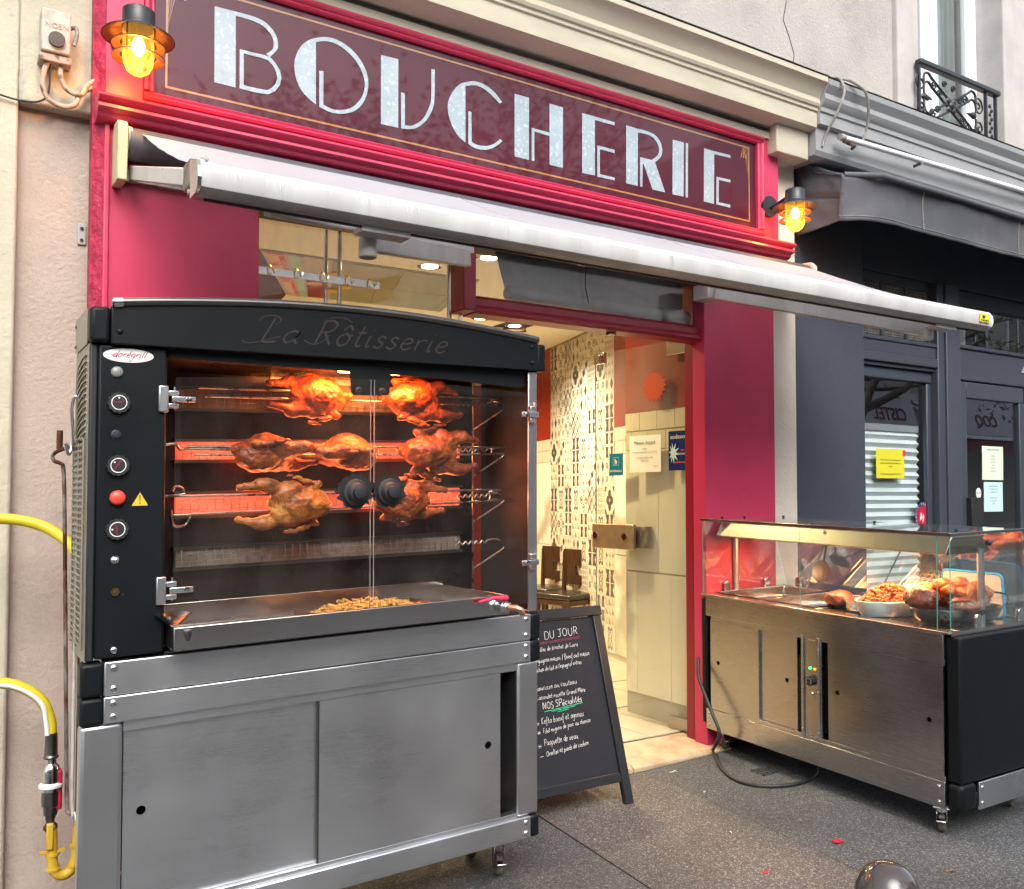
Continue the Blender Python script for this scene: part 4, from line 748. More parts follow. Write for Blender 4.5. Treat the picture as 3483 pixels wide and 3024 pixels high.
b = MB(); b.disc((5.605, 3.6799, 1.15), .070, 'y', 28, .062); b.build('red_disc', 'crimson', rs)
b = MB()
for i, ch in enumerate('VILLE·MCMLXXXV·DEBUTE·'):
    a = R(100-i*16.3); put_text(b, ch, .026, lambda x, y, z: (5.605+(.082+y*.9-.006)*math.cos(a)*.9+x*math.sin(a), 3.6794, 1.15+(.082+y-.006)*math.sin(a)-x*math.cos(a)), 'c', extrude=.0001)
b.face([(5.57, 3.6793, 1.12), (5.60, 3.6793, 1.14), (5.585, 3.6793, 1.18)]); b.face([(5.60, 3.6793, 1.10), (5.62, 3.6793, 1.15), (5.605, 3.6793, 1.17)])
b.build('lettering', 'white', rs)
sheet('green_notice', 6.283, 6.55, 1.40, 1.64, 3.664, 'gnote', 'pale green paper notice on the slate shop door glass', 'notice',
      [('HORAIRES D\'OUVERTURE', .014, .5, .88)]+[(s, .010, .5, .70-.09*i) for i, s in enumerate(('Lundi fermé', 'Mardi 12h-14h', 'Mercredi 12h', 'Jeudi 12h', 'Vendredi 12h', 'Samedi 19h-23h'))], curl=.004)
sheet('blue_notice', 6.30, 6.54, 1.175, 1.385, 3.664, 'bnote', 'pale blue paper notice below the green one on door glass', 'notice',
      [(s, .0105, .5, .85-.10*i) for i, s in enumerate(('Nous vous informons que', 'le restaurant reste ouvert', 'pendant les travaux', '', 'merci de votre visite', 'et de votre patience', 'à bientôt'))], curl=.002)
for z, s in ((1.305, 'ACCUEIL'), (1.205, 'TIREZ')):
    b = MB(); b.disc((6.235, 3.6635, z), .038, 'y', 24, .033); o = tag(b.build('round_label', 'white'), 'white round label reading %s on slate shop door' % s, 'label')
    b = MB(); put_text(b, s, .017, lambda x, y, zz: (6.235+x*.8, 3.6628-zz, z-.005+y), 'c', extrude=.0001); b.build('print', 'ink', o)
b = MB(); b.box(6.155, 6.215, 3.5985, 3.5995, 1.018, 1.073); o = tag(b.build('turquoise_sticker', 'cyan'), 'turquoise sticker with round emblem below the black lock box', 'sticker')
b = MB(); b.lathe([(.015, 0), (.019, 0)], (6.185, 3.598, 1.047), 20, 'y'); b.disc((6.185, 3.5981, 1.049), .006, 'y', 10); b.box(6.178, 6.192, 3.5978, 3.598, 1.034, 1.041); b.build('emblem', 'bluest', o)

# grey awning of the dark shop, folded down
ga = thing('grey_awning', 'drooping dark grey cloth awning over the slate shopfront', 'awning', (5.5, 3.3, 2.9)); T = rel(ga)
X0 = 4.262
def _ga(u, v):
    # v runs down the section: wall -> ridge -> valance; u along the shop, u<0 part handled by end piece
    x = X0+5.2*u
    if v < .35: t = v/.35; y = 3.60-.44*t; z = 3.275-.20*t-.02*math.sin(math.pi*t)
    else: t = (v-.35)/.65; y = 3.16+.02*math.sin(t*2.5); z = 3.065-.245*t
    w = noise.noise((x*2.2, v*1.5, 5))*.014+noise.noise((x*6, v*3, 8))*.006
    y += w*(1 if .35 < v else .4); z += w*.4*(v < .35)
    r = max(0, 1-(x-X0)/.30)     # rounded front corner
    return (x, y+.10*r*r*(1 if v > .2 else v/.2), z+(.012*noise.noise((x*12, 0, 0))*.5 if v > .97 else 0))
b = MB(); b.grid(200, 26, _ga); o = b.build('cloth', 'awngrey', ga, T, smooth=60); so = o.modifiers.new('t', 'SOLIDIFY'); so.thickness = .003
def _ge(u, v):
    y = 3.59-.33*u; zt = 3.262-.19*u; zb = 2.80+.02*u
    z = zt+(zb-zt)*v; x = X0+.004-.012*math.sin(v*3.1)*(1-u)+.012*noise.noise((u*4, v*4, 2))+(.03*math.sin(math.pi*v)*.3)
    if abs(v-.48) < .04: x += .012
    return (x, y, z)
b = MB(); b.grid(16, 26, _ge); o = b.build('end_cloth', 'awngrey', ga, T, smooth=60); so = o.modifiers.new('t', 'SOLIDIFY'); so.thickness = .003
MB().tube([(X0+.02, 3.26, 3.075), (X0+.2, 3.145, 3.07), (9.4, 3.145, 3.07)], .017, 10).build('ridge_pipe', 'awngrey', ga, T, smooth=60)
for k in range(5):
    x = X0+.62+k*1.02; b = MB(); b.tube([tuple(Vector(_ga((x-X0)/5.2, .36+.6*v/12))+Vector((0, -.004, 0))) for v in range(13)], .0025, 4); b.build('seam', 'cable', ga, T)
b = MB()
b.tube([tuple(Vector(_ga(k/200, .93))+Vector((0, -.0035, 0))) for k in range(0, 140)], .0016, 4); b.build('hem_stitch', 'cable', ga, T)

# ================================================================ INSIDE THE BUTCHER'S SHOP
room = struct(MB().box(.6, 3.93, 3.62, 3.95, 2.68, 2.75).box(-1.2, 6.2, 3.951, 9.6, 2.68, 2.75).build('ceiling', 'ceiling'))
struct(MB().box(-1.2, 6.2, 9.6, 9.7, -.1, 2.7).build('back_wall', 'redwall'))
struct(MB().box(-1.3, -1.2, 3.9, 9.7, -.1, 2.7).build('left_wall', 'redwall'))
# near pier beside the door, clad in tiles
Wd = Vector((.261, .965, 0)).normalized(); Wp = Vector((4.477, 5.372, 0)); Wn = Vector((-Wd.y, Wd.x, 0))
pier = struct(MB().box(3.522, 3.93, 3.66, 4.24, -.1, 2.68).build('tiled_pier', 'grout'))
MB().box(3.515, 3.5218, 3.66, 4.24, 1.775, 2.68).build('red_panel', 'redwall', pier)
mt = MB().box(3.514, 3.5215, -.1435, .1435, -.355, .355)
for z, h, w, off, mat in ((1.72, .105, .15, 0, 'tile_w'), (1.608, .105, .15, .075, 'tile_w'), (1.2, .70, .29, 0, 'marble'), (.49, .70, .29, .10, 'marble')):
    y = 3.66-off
    while y < 4.24:
        y0, y1 = max(y, 3.66)+.0015, min(y+w, 4.24)-.0015
        if y1 > y0+.01: MB().box(3.514-random.uniform(0, .0008), 3.5215, y0, y1, z-h/2 if h < .2 else z-h/2, z+h/2).build('tile', mat, pier, bevel=.0015)
        y += w
# angled wall beyond
def Wq(t, z, o=0.): p = Wp+Wd*t+Wn*o; return (p.x, p.y, z)
wl = MB()
wl.v = [Wq(-.9, -.1), Wq(3.6, -.1), Wq(3.6, 2.68), Wq(-.9, 2.68), Wq(-.9, -.1, -.1), Wq(3.6, -.1, -.1), Wq(3.6, 2.68, -.1), Wq(-.9, 2.68, -.1)]; wl.f = [(0, 1, 2, 3), (7, 6, 5, 4), (0, 4, 5, 1), (3, 2, 6, 7), (0, 3, 7, 4), (1, 5, 6, 2)]; wl.mi = [0]*6
wall = struct(wl.build('right_wall', 'grout'))
def wpanel(nm, t0, t1, z0, z1, mat, th=.006, bev=.0015):
    b = MB(); b.v = [Wq(t0, z0, .0005), Wq(t1, z0, .0005), Wq(t1, z1, .0005), Wq(t0, z1, .0005), Wq(t0, z0, th), Wq(t1, z0, th), Wq(t1, z1, th), Wq(t0, z1, th)]
    b.f = [(0, 1, 2, 3), (7, 6, 5, 4), (0, 4, 5, 1), (3, 2, 6, 7), (0, 3, 7, 4), (1, 5, 6, 2)]; b.mi = [0]*6; return b.build(nm, mat, wall, bevel=bev)
wpanel('red_paint', -.9, .238, 1.822, 2.679, 'redwall', .004, 0); wpanel('red_paint', 1.702, 3.6, 1.822, 2.679, 'redwall', .004, 0)
for ta, tb in ((-.9, .238), (1.702, 3.6)):
    for r in range(2):
        t = ta-(.075 if r else 0)
        while t < tb:
            a, c = max(t, ta)+.002, min(t+.15, tb)-.002
            if c-a > .01 and (ta > 1 or t > -.45): wpanel('tile', a, c, 1.715-r*.107, 1.818-r*.107, 'tile_w')
            t += .15
    for r in range(2):
        t = ta
        while t < tb:
            a, c = t+.002, min(t+.6, tb)-.002
            wpanel('tile', a, c, .835-.775*r, 1.604-.775*r, 'marble'); t += .6
# patterned cement tiles: nine printed designs, each tile a piece
TW, TH = .1825, .217
def pat(kind):
    b = MB(); b.box(.0012, TW-.0012, .0005, .006, .0012, TH-.0012); d = .0062; lv = [0]
    def P(u, v): return (u*TW, d+lv[0]*.00015, v*TH)
    def poly(m, *pts): b.cur = m; lv[0] += 1; b.face([P(u, v) for u, v in pts]); b.cur = 0
    def line(m, u0, v0, u1, v1, w):
        dx, dy = u1-u0, v1-v0; L_ = math.hypot(dx, dy); nx, ny = -dy/L_*w/2, dx/L_*w/2; poly(m, (u0+nx, v0+ny), (u1+nx, v1+ny), (u1-nx, v1-ny), (u0-nx, v0-ny))
    def ring(m, cu, cv, ru, rv, w, rot=0, n=22):
        lv[0] += 1; b.cur = m; c, s = math.cos(rot), math.sin(rot)
        def E(k, q): a = 2*math.pi*k/n; x, y = (ru*q)*math.cos(a), (rv*q)*math.sin(a); return P(cu+x*c-y*s, cv+x*s+y*c)
        for k in range(n): b.face([E(k, 1), E(k+1, 1), E(k+1, 1-w), E(k, 1-w)])
        b.cur = 0
    def disc(m, cu, cv, ru, rv=None, rot=0, n=14):
        rv = rv or ru; c, s = math.cos(rot), math.sin(rot)
        poly(m, *[(cu+ru*math.cos(a)*c-rv*math.sin(a)*s, cv+ru*math.cos(a)*s+rv*math.sin(a)*c) for a in [2*math.pi*k/n for k in range(n)]])
    D, Mi, Lt = 1, 2, 3
    if kind == 0:      # crossed curved lattice
        for k in (0, .5):
            for s in (1, -1):
                pp = [(k+.25-s*.22*math.cos(math.pi*q/4), q/8) for q in range(9)]
                for a, c in zip(pp, pp[1:]): line(D, a[0], a[1], c[0], c[1], .055)
            disc(Lt, k+.25, .5, .06, .12)
    elif kind == 1:    # diamonds
        for i in range(2):
            for j in range(2): u, v = .25+.5*i, .25+.5*j; poly(D if (i+j) % 2 else Mi, (u-.16, v), (u, v+.23), (u+.16, v), (u, v-.23)); 
        for u in (0, .5, 1): disc(Lt, min(max(u, .04), .96), .5, .04, .06)
    elif kind == 2:    # pale triangles
        for i in range(3):
            for j in range(3): u, v = i/3, j/3; poly(Mi if (i+j) % 2 else Lt, (u+.02, v+.02), (u+.31, v+.02), (u+.31, v+.31))
    elif kind == 3:    # dark four petals
        for a in (0, math.pi/2, math.pi, 1.5*math.pi): disc(D, .5+.18*math.cos(a), .5+.2*math.sin(a), .20, .17, a)
        for s in (0, 1):
            for t in (0, 1): poly(D, (s, t), (abs(s-.22), t), (s, abs(t-.25)))
        disc(Lt, .5, .5, .07)
    elif kind == 4:    # crossed orbits
        ring(D, .5, .5, .16, .46, .28, .45); ring(D, .5, .5, .16, .46, .28, -.45); disc(D, .46, .5, .035); disc(D, .56, .5, .035); disc(D, .5, .78, .02); disc(D, .5, .24, .02)
    elif kind == 5:    # dark hourglasses
        for k in (0, .5):
            poly(D, (.04, k+.02), (.46, k+.02), (.36, k+.25), (.46, k+.48), (.04, k+.48), (.2, k+.25)); poly(D, (.54, k+.02), (.96, k+.02), (.82, k+.25), (.96, k+.48), (.54, k+.48), (.64, k+.25))
            poly(Lt, (.36, k+.25), (.5, k+.40), (.64, k+.25), (.5, k+.10))
    elif kind == 6:    # stepping cubes
        for i in range(3): u, v = .02+.32*i, .70-.30*i; poly(D, (u, v), (u+.20, v-.10), (u+.30, v+.12), (u+.10, v+.22)); poly(Mi, (u, v), (u+.10, v+.22), (u-.0, v+.28), (max(0, u-.08), v+.08))
        poly(Lt, (.6, .7), (.95, .62), (.97, .95), (.66, .97))
    elif kind == 7:    # small dotted grid
        for i in range(5):
            for j in range(5): ring(Mi, .1+.2*i, .1+.2*j, .075, .075, .35, 0, 8)
    elif kind == 8:    # flowers in circles
        for u, v in ((.5, .80), (.5, .20), (.22, .5), (.78, .5)): ring(D, u, v, .17, .15, .22, 0, 14); disc(D, u, v, .05); disc(Mi, u+.07, v+.05, .03); disc(Mi, u-.07, v+.05, .03)
    elif kind == 9:    # dark squares
        for u in (.26, .76):
            for v in (.26, .76): poly(D, (u-.16, v-.2), (u+.16, v-.2), (u+.10, v), (u+.16, v+.2), (u-.16, v+.2), (u-.10, v))
        for v in (.26, .76): poly(Mi, (.46, v-.1), (.54, v-.1), (.54, v+.1), (.46, v+.1))
    elif kind == 10:   # pale scroll leaves
        for u, v, s in ((.2, .25, 1), (.75, .25, -1), (.2, .75, -1), (.75, .75, 1)):
            pp = [(u+s*.10*math.cos(a*.6), v+.13*math.sin(a*.6)) for a in range(1, 8)]
            for a, c in zip(pp, pp[1:]): line(D, a[0], a[1], c[0], c[1], .035)
            disc(Mi, u+.04*s, v, .05, .07)
        ring(Mi, .48, .5, .10, .12, .3)
    elif kind == 11:   # little stars
        for i in range(3):
            for j in range(3): u, v = .17+.33*i, .17+.33*j; poly(Mi if (i+j) % 2 else Lt, (u, v-.14), (u+.09, v), (u, v+.14), (u-.09, v)); disc(D, u, v, .035, .03, 0, 6)
    return b.mesh('pattern_tile', ['tile_w', 'pat_d', 'pat_m', 'pat_l'])
PATS = [pat(k) for k in range(12)]
rows = ['7 3 8 6 5 8 7 9', '7 3 7 6 11 8 0', '10 0 10 9 11 0 3', '', '']
layout = [[7,2,8,2,1,0,8,5],[11,3,7,6,3,11,8,0],[1,10,2,1,10,0,8,11,6],[5,4,9,2,0,8,10,1],[9,2,11,4,5,11,6,3,7],[10,1,6,11,9,2,9,2,9],[3,7,0,8,4,5,4,5],[5,4,2,9,2,9,8,0],[11,4,5,4,1,11,6],[5,4,10,7,3,5,4],[2,9,2,6,11,2],[4,1,0,5,9,2]]
rr = random.Random(3)
for r in range(12):
    z = .059+TH*(11-r)
    for c in range(8):
        k = layout[r][c] if c < len(layout[r]) else rr.randrange(12)
        o = bpy.data.objects.new('pattern_tile', PATS[k]); col.objects.link(o); o.parent = wall
        p = Wp+Wd*(.24+TW*c); o.matrix_local = Matrix(((Wd.x, Wn.x, 0, p.x), (Wd.y, Wn.y, 0, p.y), (0, 0, 1, z), (0, 0, 0, 1)))
MB().box(3.94, 3.95, 3.9, 3.95, 0, .1).build('skirting', 'tile_w', wall)
M['palerefl'] = pm('pale_reflection_ground', (.50, .44, .34), .4); M['meatpale'] = pm('pale_meat_reflection', (.80, .48, .34), .4, c2=(.60, .12, .08), ns=9, nlo=.46, nhi=.56)
# ceiling mirror: its reflection of tiles, stripes and discs is painted as flat pieces
cpn = thing('ceiling_mirror_panel', 'large ceiling mirror with its reflection of greenish tiles and red meat painted on', 'ceiling panel', (2.4, 5.6, 2.67)); T = rel(cpn)
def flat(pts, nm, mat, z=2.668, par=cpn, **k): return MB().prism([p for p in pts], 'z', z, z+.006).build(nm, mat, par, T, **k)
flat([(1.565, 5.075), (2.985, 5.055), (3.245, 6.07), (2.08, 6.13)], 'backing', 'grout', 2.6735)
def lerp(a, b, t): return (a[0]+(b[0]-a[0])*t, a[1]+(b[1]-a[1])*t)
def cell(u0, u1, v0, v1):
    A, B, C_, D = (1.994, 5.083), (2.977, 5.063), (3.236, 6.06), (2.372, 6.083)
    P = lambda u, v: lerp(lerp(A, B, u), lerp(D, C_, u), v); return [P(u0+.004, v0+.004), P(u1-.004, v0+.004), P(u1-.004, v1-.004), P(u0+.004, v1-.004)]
for c in ((0, .47, 0, .49), (.47, 1, 0, .49), (0, .34, .49, 1), (.34, .92, .49, 1), (.92, 1, .49, 1)): flat(cell(*c), 'tile', 'mirrorgreen', bevel=.0015)
flat([(1.572, 5.083), (1.993, 5.08), (2.371, 6.083), (2.088, 6.12)], 'reflected_ground', 'palerefl', 2.6685)  # pale ground of the mirror reflection, painted as a flat piece
for a, b_, c, d, mat in (((1.59, 5.09), (1.665, 5.09), (2.135, 6.11), (2.095, 6.11), 'meatpale'), ((1.665, 5.09), (1.70, 5.09), (2.155, 6.105), (2.135, 6.11), 'meat'), ((1.735, 5.088), (1.795, 5.087), (2.205, 6.10), (2.165, 6.10), 'mint'), ((1.80, 5.087), (1.825, 5.087), (2.215, 6.095), (2.208, 6.10), 'dirtymetal'), ((2.03, 5.62), (2.17, 5.62), (2.35, 6.07), (2.21, 6.08), 'redwall')): flat([a, b_, c, d], 'reflected_stripe', mat, 2.666)
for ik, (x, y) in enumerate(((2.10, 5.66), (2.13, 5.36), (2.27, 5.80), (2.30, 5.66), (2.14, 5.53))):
    o = MB().cyl((x, y, 2.660), (x, y, 2.6655), .050, 20).build('reflected_disc', 'yellowrefl', smooth=40); tag(o, ('leftmost yellow disc of the painted ceiling reflection', 'uppermost yellow disc of the painted ceiling reflection', 'lowest yellow disc of the painted ceiling reflection', 'rightmost yellow disc of the reflection by the greenish tiles', 'middle yellow disc of the painted reflection')[ik], 'price disc', 'yellow discs painted as mirror reflection')
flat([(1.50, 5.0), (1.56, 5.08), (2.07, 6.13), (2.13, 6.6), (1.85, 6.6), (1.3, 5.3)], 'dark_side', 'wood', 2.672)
# chrome hook rail
hr = thing('hook_rail', 'chrome butcher rail with S hooks hanging from shop ceiling', 'hook rail', (1.5, 3.95, 2.26)); T = rel(hr)
MB().box(1.10, 1.765, 3.90, 3.905, 2.245, 2.278).build('rail', 'chrome', hr, T)
for x, y in ((1.57, 3.92), (1.615, 4.02), (1.53, 3.98)): MB().cyl((x, y, 2.02), (x, y, 2.678), .009, 10).build('upright', 'chrome', hr, T, smooth=40)
for x in (1.24, 1.36, 1.48, 1.60, 1.71):
    MB().tube([(x, 3.91, 2.285), (x, 3.89, 2.288), (x+.004, 3.87, 2.27), (x+.010, 3.86, 2.245), (x+.02, 3.865, 2.262)], .004, 7).build('hook', 'brass', hr, T, smooth=60)
# roller blind rolled up behind the transom glass
rb = thing('grey_roller_blind', 'grey cloth with rolled hem behind the transom glass', 'blind', (2.9, 3.62, 2.4)); T = rel(rb)
b = MB(); b.face([(2.22, 3.70, 2.62), (3.40, 3.62, 2.62), (3.40, 3.62, 2.24), (2.28, 3.62, 2.24)]); o = b.build('cloth', 'greyblind', rb, T); so = o.modifiers.new('t', 'SOLIDIFY'); so.thickness = .002
b = MB(); b.lathe([(.004, 0), (.016, 0), (.018, .0), (.027, .0), (.033, .004), (.035, .02), (.033, .4)], (2.27, 3.60, 2.235), 20, 'x'); b.cyl((2.67, 3.60, 2.235), (3.40, 3.60, 2.225), .032, 20, .045); b.build('roll', 'greyblind', rb, T, smooth=40)
for k in range(3): MB().lathe([(.034+.0015*k, 0), (.037, .004), (.034, .008)], (2.30+.028*k, 3.60, 2.235), 20, 'x').build('roll_edge', 'greyblind', rb, T, smooth=40)
# downlights
def downlight(x, y, pw, lb, sq=False, colr=(1, .74, .40), z=2.68):
    t = thing('downlight', lb, 'ceiling light', (x, y, z), 'recessed ceiling lights in the shop')
    if sq:
        MB().box(-.13, .13, -.13, .13, -.003, -.0005).build('square_recess', 'blackmatt', t)
        MB().lathe([(.10, -.03), (.095, -.045), (.10, -.05)], n=28).build('ring', 'chrome', t, smooth=40)
    MB().lathe([(.05, -.004), (.072, -.008), (.078, -.004), (.078, -.0005)], n=28).build('trim', 'chrome', t, smooth=40)
    MB().lathe([(.0001, -.006), (.05, -.006)], n=24).build('lens', emis('downlight_lens', colr, 14 if not sq else 18), t)
    ld = bpy.data.lights.new('downlight_beam', 'SPOT'); ld.energy = pw; ld.color = colr; ld.spot_size = R(150); ld.spot_blend = 1; ld.shadow_soft_size = .05
    lo = bpy.data.objects.new('downlight_beam', ld); col.objects.link(lo); lo.parent = t; lo.location = (0, 0, -.03)
DL = 1.
WARM = (1, .74, .40)
downlight(4.03, 6.265, 90*DL, 'bright white square recessed ceiling light near the tiled wall', True, (1, .93, .78))
downlight(3.642, 6.143, 60*DL, 'warm round ceiling light left of the square one')
downlight(2.551, 4.916, 14*DL, 'lit round ceiling light seen right of the hook rail')
downlight(2.683, 6.459, 150*DL, 'small warm ceiling light just above the rotisserie hood')
downlight(1.10, 3.98, 20*DL, 'warm ceiling light at upper corner of the shop window')
downlight(2.75, 4.55, 85*DL, 'warm ceiling light just inside the shop door')
downlight(4.2, 7.9, 90*DL, 'warm ceiling light at the back of the shop')
b = MB(); b.cyl((2.05, 3.75, 1.0), (2.05, 3.75, 2.62), .012, 10); b.box(2.02, 2.08, 3.73, 3.78, 2.04, 2.07); tag(b.build('chrome_pole', 'chrome', smooth=40), 'chrome pole standing just inside the shop door opening', 'pole')

# glass door standing open against the pier
Dd = Vector((-.094, .996, 0)).normalized(); Dn = Vector((-Dd.y, Dd.x, 0))
gd = thing('glass_door', 'frameless glass shop door standing open inward', 'door', mat=Matrix(((Dd.x, Dn.x, 0, 3.485), (Dd.y, Dn.y, 0, 3.66), (0, 0, 1, .02), (0, 0, 0, 1))))
b = MB(); b.box(0, .74, -.004, .004, 0, 2.125); b.build('glass_leaf', 'door_glass', gd)
b = MB(); b.box(.7405, .742, -.004, .004, 0, 2.125); b.box(-.0015, -.0003, -.004, .004, .08, 2.02); b.build('glass_edge', 'glass_edge', gd)
MB().box(-.012, .158, -.012, .012, 2.045, 2.128).build('top_patch', 'chrome', gd, bevel=.002)
MB().box(-.012, .158, -.012, .012, -.004, .06).build('bottom_patch', 'steelg', gd, bevel=.002)
b = MB(); b.box(.655, .745, -.014, .014, 2.06, 2.128); b.box(.665, .70, .0141, .04, 2.055, 2.11); b.build('corner_lock', 'chrome', gd, bevel=.003)
lk = MB().box(.40, .745, .006, .030, .955, 1.10).build('lock_case', 'brassy', gd, bevel=.004) if False else MB().box(.40, .745, .006, .030, .955, 1.10).build('lock_case', pm('champagne_metal', (.46, .36, .22), .35, .6, c2=(.38, .29, .18), ns=12), gd, bevel=.004)
for t_ in (.47, .715): MB().cyl((t_, .030, 1.03), (t_, .036, 1.03), .020, 18).build('lock_screw', 'chrome', lk, smooth=40)
MB().box(.33, .56, -.055, -.006, .965, 1.09).build('rear_lock_case', 'rust', gd, bevel=.004)
def dsheet(name, t0, t1, z0, z1, mat, label, cat, lines=(), inkm='ink', wav=.0, th=.0008):
    b = MB(); b.grid(8, 6, lambda u, v: (t1+(t0-t1)*u, .0048+wav*abs(math.sin(u*4+v)), z0+(z1-z0)*v)); o = b.build(name, mat, smooth=60)
    o.matrix_world = gd.matrix_world.copy(); tag(o, label, cat)
    if lines:
        b = MB()
        for (s, sz, px, pz) in lines: put_text(b, s, sz, lambda x, y, z: (t1+(t0-t1)*px-x, .0075+wav+z, z0+(z1-z0)*pz+y), 'c', extrude=.0001)
        b.build('print', inkm, o)
    return o
dsheet('opening_hours_notice', .205, .45, 1.40, 1.61, 'paper', 'white Maison Anjard opening hours sheet taped on glass door', 'notice',
       [('Maison Anjard', .028, .5, .76), ('Horaires :', .011, .5, .62), ('Du mardi au samedi 8h30 à 13h et 16h à 20h', .0105, .5, .53), ('Le dimanche de 8h30 à 13h30', .0105, .5, .38), ('Fermé le lundi', .0105, .5, .30), ('Merci !', .011, .85, .14)], wav=.003)
so_ = dsheet('meal_voucher_sticker', .018, .150, 1.405, 1.622, 'bluest', 'dark blue sodexo sticker at the hinge side of glass door', 'sticker', [('sodexo', .036, .52, .80)], 'white')
b = MB(); ctr = (.118, 1.50)
b.face([(ctr[0]+(.052 if k % 2 == 0 else .022)*math.cos(R(k*18+8))*(1 if math.cos(R(k*18+8)) < 0 else .55), .0064, ctr[1]+(.060 if k % 2 == 0 else .026)*math.sin(R(k*18+8))) for k in range(20)]); b.build('star', 'lblue', so_)
b = MB(); put_text(b, 'RESTAURANT', .015, lambda x, y, z: (.092-x*.75, .0068+z, 1.49+y), 'l', extrude=.0001); b.build('white_print', 'white', so_)
b = MB(); b.face([(.020, .0063, 1.446), (.105, .0063, 1.446), (.105, .0063, 1.452), (.020, .0063, 1.452)]); b.face([(.035, .0063, 1.512), (.06, .0063, 1.512), (.06, .0063, 1.518), (.035, .0063, 1.518)]); b.build('red_line', 'red', so_)
th_ = dsheet('loyalty_sticker', .505, .62, 1.385, 1.515, 'teal', 'teal les Habitués sticker on the free side of glass door', 'sticker', [('lesHabitués', .021, .5, .16)], 'white')
b = MB(); put_text(b, 'h', .044, lambda x, y, z: (.5625-x, .0066+z, 1.452+y), 'c', extrude=.0001, bold=.001); b.build('mark', 'white', th_)
b = MB()
for (a0, a1, c0, c1) in ((.538, .587, 1.445, 1.4465), (.538, .587, 1.4905, 1.492), (.538, .5395, 1.4465, 1.4905), (.5855, .587, 1.4465, 1.4905)): b.face([(a0, .0064, c0), (a1, .0064, c0), (a1, .0064, c1), (a0, .0064, c1)])
b.build('mark_outline', 'lblue', th_)
ob = MB(); ob.face([(.255+(.095 if k % 2 == 0 else .068)*math.cos(R(k*10)), .0052, 1.885+(.095 if k % 2 == 0 else .068)*math.sin(R(k*10))) for k in range(36)]); ob = ob.build('starburst_sticker', 'orange'); ob.matrix_world = gd.matrix_world.copy(); tag(ob, 'orange starburst sticker high on the glass door', 'sticker')

# two chairs against the patterned wall
def chair(x, y, lb, rot):
    t = thing('dining_chair', lb, 'chair', (x, y, .03), 'brown wooden chairs by the patterned wall'); t.rotation_euler = (0, 0, rot)
    MB().box(-.19, .19, -.19, .19, .40, .45).build('seat_cushion', 'leather', t, bevel=.02, seg=3)
    MB().box(-.185, .185, -.185, .185, .36, .399).build('seat_frame', 'wood', t, bevel=.004)
    for sx in (-1, 1):
        for sy in (-1, 1):
            b = MB(); b.tube([(sx*.165, sy*.165, .38), (sx*.175, sy*.175, 0)], [.021, .016], 4) if sx < 0 else b.tube([(sx*.175, sy*.165, .78), (sx*.165, sy*.165, .42), (sx*.19, sy*.175, 0)], [.016, .021, .016], 4); b.build('leg', 'wood', t)
    bk_ = MB()
    for y0, y1, z0, z1 in ((-.17, .17, .66, .80), (-.17, -.04, .58, .6598), (.04, .17, .58, .6598), (-.17, .17, .50, .5798)): bk_.box(.165, .188, y0, y1, z0, z1)
    bk_.build('backrest', 'wood', t)
    for zz in (.15, .22): MB().box(-.17, .18, -.172, -.155, zz, zz+.03).build('stretcher', 'wood', t)
chair(4.68, 6.78, 'brown wooden chair with black seat, farther of the two', R(14))
chair(4.545, 6.26, 'brown wooden chair with black seat, nearer to the door', R(14))
# ================================================================ ROTISSERIE
RX, RY = .37, 2.72
ro = thing('rotisserie', 'large black and stainless street rotisserie with glass doors on steel cabinet', 'rotisserie', (RX, RY, 0))
SL = .027                                   # the pavement rises to the right and the cabinet follows it
TS = lambda p: (p[0], p[1], p[2]+SL*p[0])
def rp_(b, nm, mat, parent=ro, **k): return b.build(nm, mat, parent, TS, **k)
def bx(*a): return MB().box(*a)
# header with arched top
arch = lambda x: 1.800+.052*math.sin(math.pi*min(1, max(0, (x-.0)/1.49)))**.9-.010*x/1.49
hx = [.05+1.41*k/24 for k in range(25)]
rp_(MB().prism([(.05, 1.697)]+[(1.46, 1.690)]+[(x, arch(x)-.004) for x in reversed(hx)], 'y', -.03, .36), 'hood', 'black', bevel=.003)
rp_(MB().prism([(-.003, 1.70), (.049, 1.70), (.049, 1.801), (-.003, 1.799)], 'y', -.026, .25), 'hood_corner', 'black', bevel=.012, seg=3)
rp_(MB().prism([(1.461, 1.688), (1.497, 1.688), (1.497, 1.785), (1.461, 1.786)], 'y', -.026, .36), 'hood_corner', 'black', bevel=.008, seg=3)
rp_(MB().tube([(x, -.028, arch(x)+.004) for x in hx], .013, 12), 'top_rail', 'steeld', smooth=40)
rp_(MB().tube([(.054, -.028, arch(.05)+.004), (.078, -.028, arch(.07)+.004)], .0155, 14), 'rail_end', 'chrome', smooth=40)
for x, z in ((.072, 1.732), (1.435, 1.773), (1.435, 1.717)): rp_(MB().ball((x, -.031, z), .008, 12, 8, (1, .5, 1)), 'bolt', 'black', smooth=60)
b = MB(); st_, w_ = hand_strokes('La Rôtisserie', .076, .42, .75); hk_ = .635/w_
for q_ in st_: ribbon(b, [(x*hk_, y) for x, y in q_], .0062, lambda x, y: (.455+x, -.0312, 1.728+y+.010*math.sin(x*3.2)-.012*x), tilt=.6)
for q_ in ([(-.05, .004), (-.03, -.004), (.02, .006), (.07, .02)], [(.0, .062), (.02, .078), (.055, .080), (.068, .066), (.05, .052)], [(.14, .01), (.17, -.002), (.20, .008), (.225, .03)], [(.20, .060), (.225, .082), (.27, .084), (.30, .072)]): ribbon(b, [(p.x, p.y) for p in smooth_pts([(x, y, 0) for x, y in q_], 6)], .003, lambda x, y: (.455+x, -.0311, 1.728+y+.010*math.sin(x*3.2)), tilt=.6)
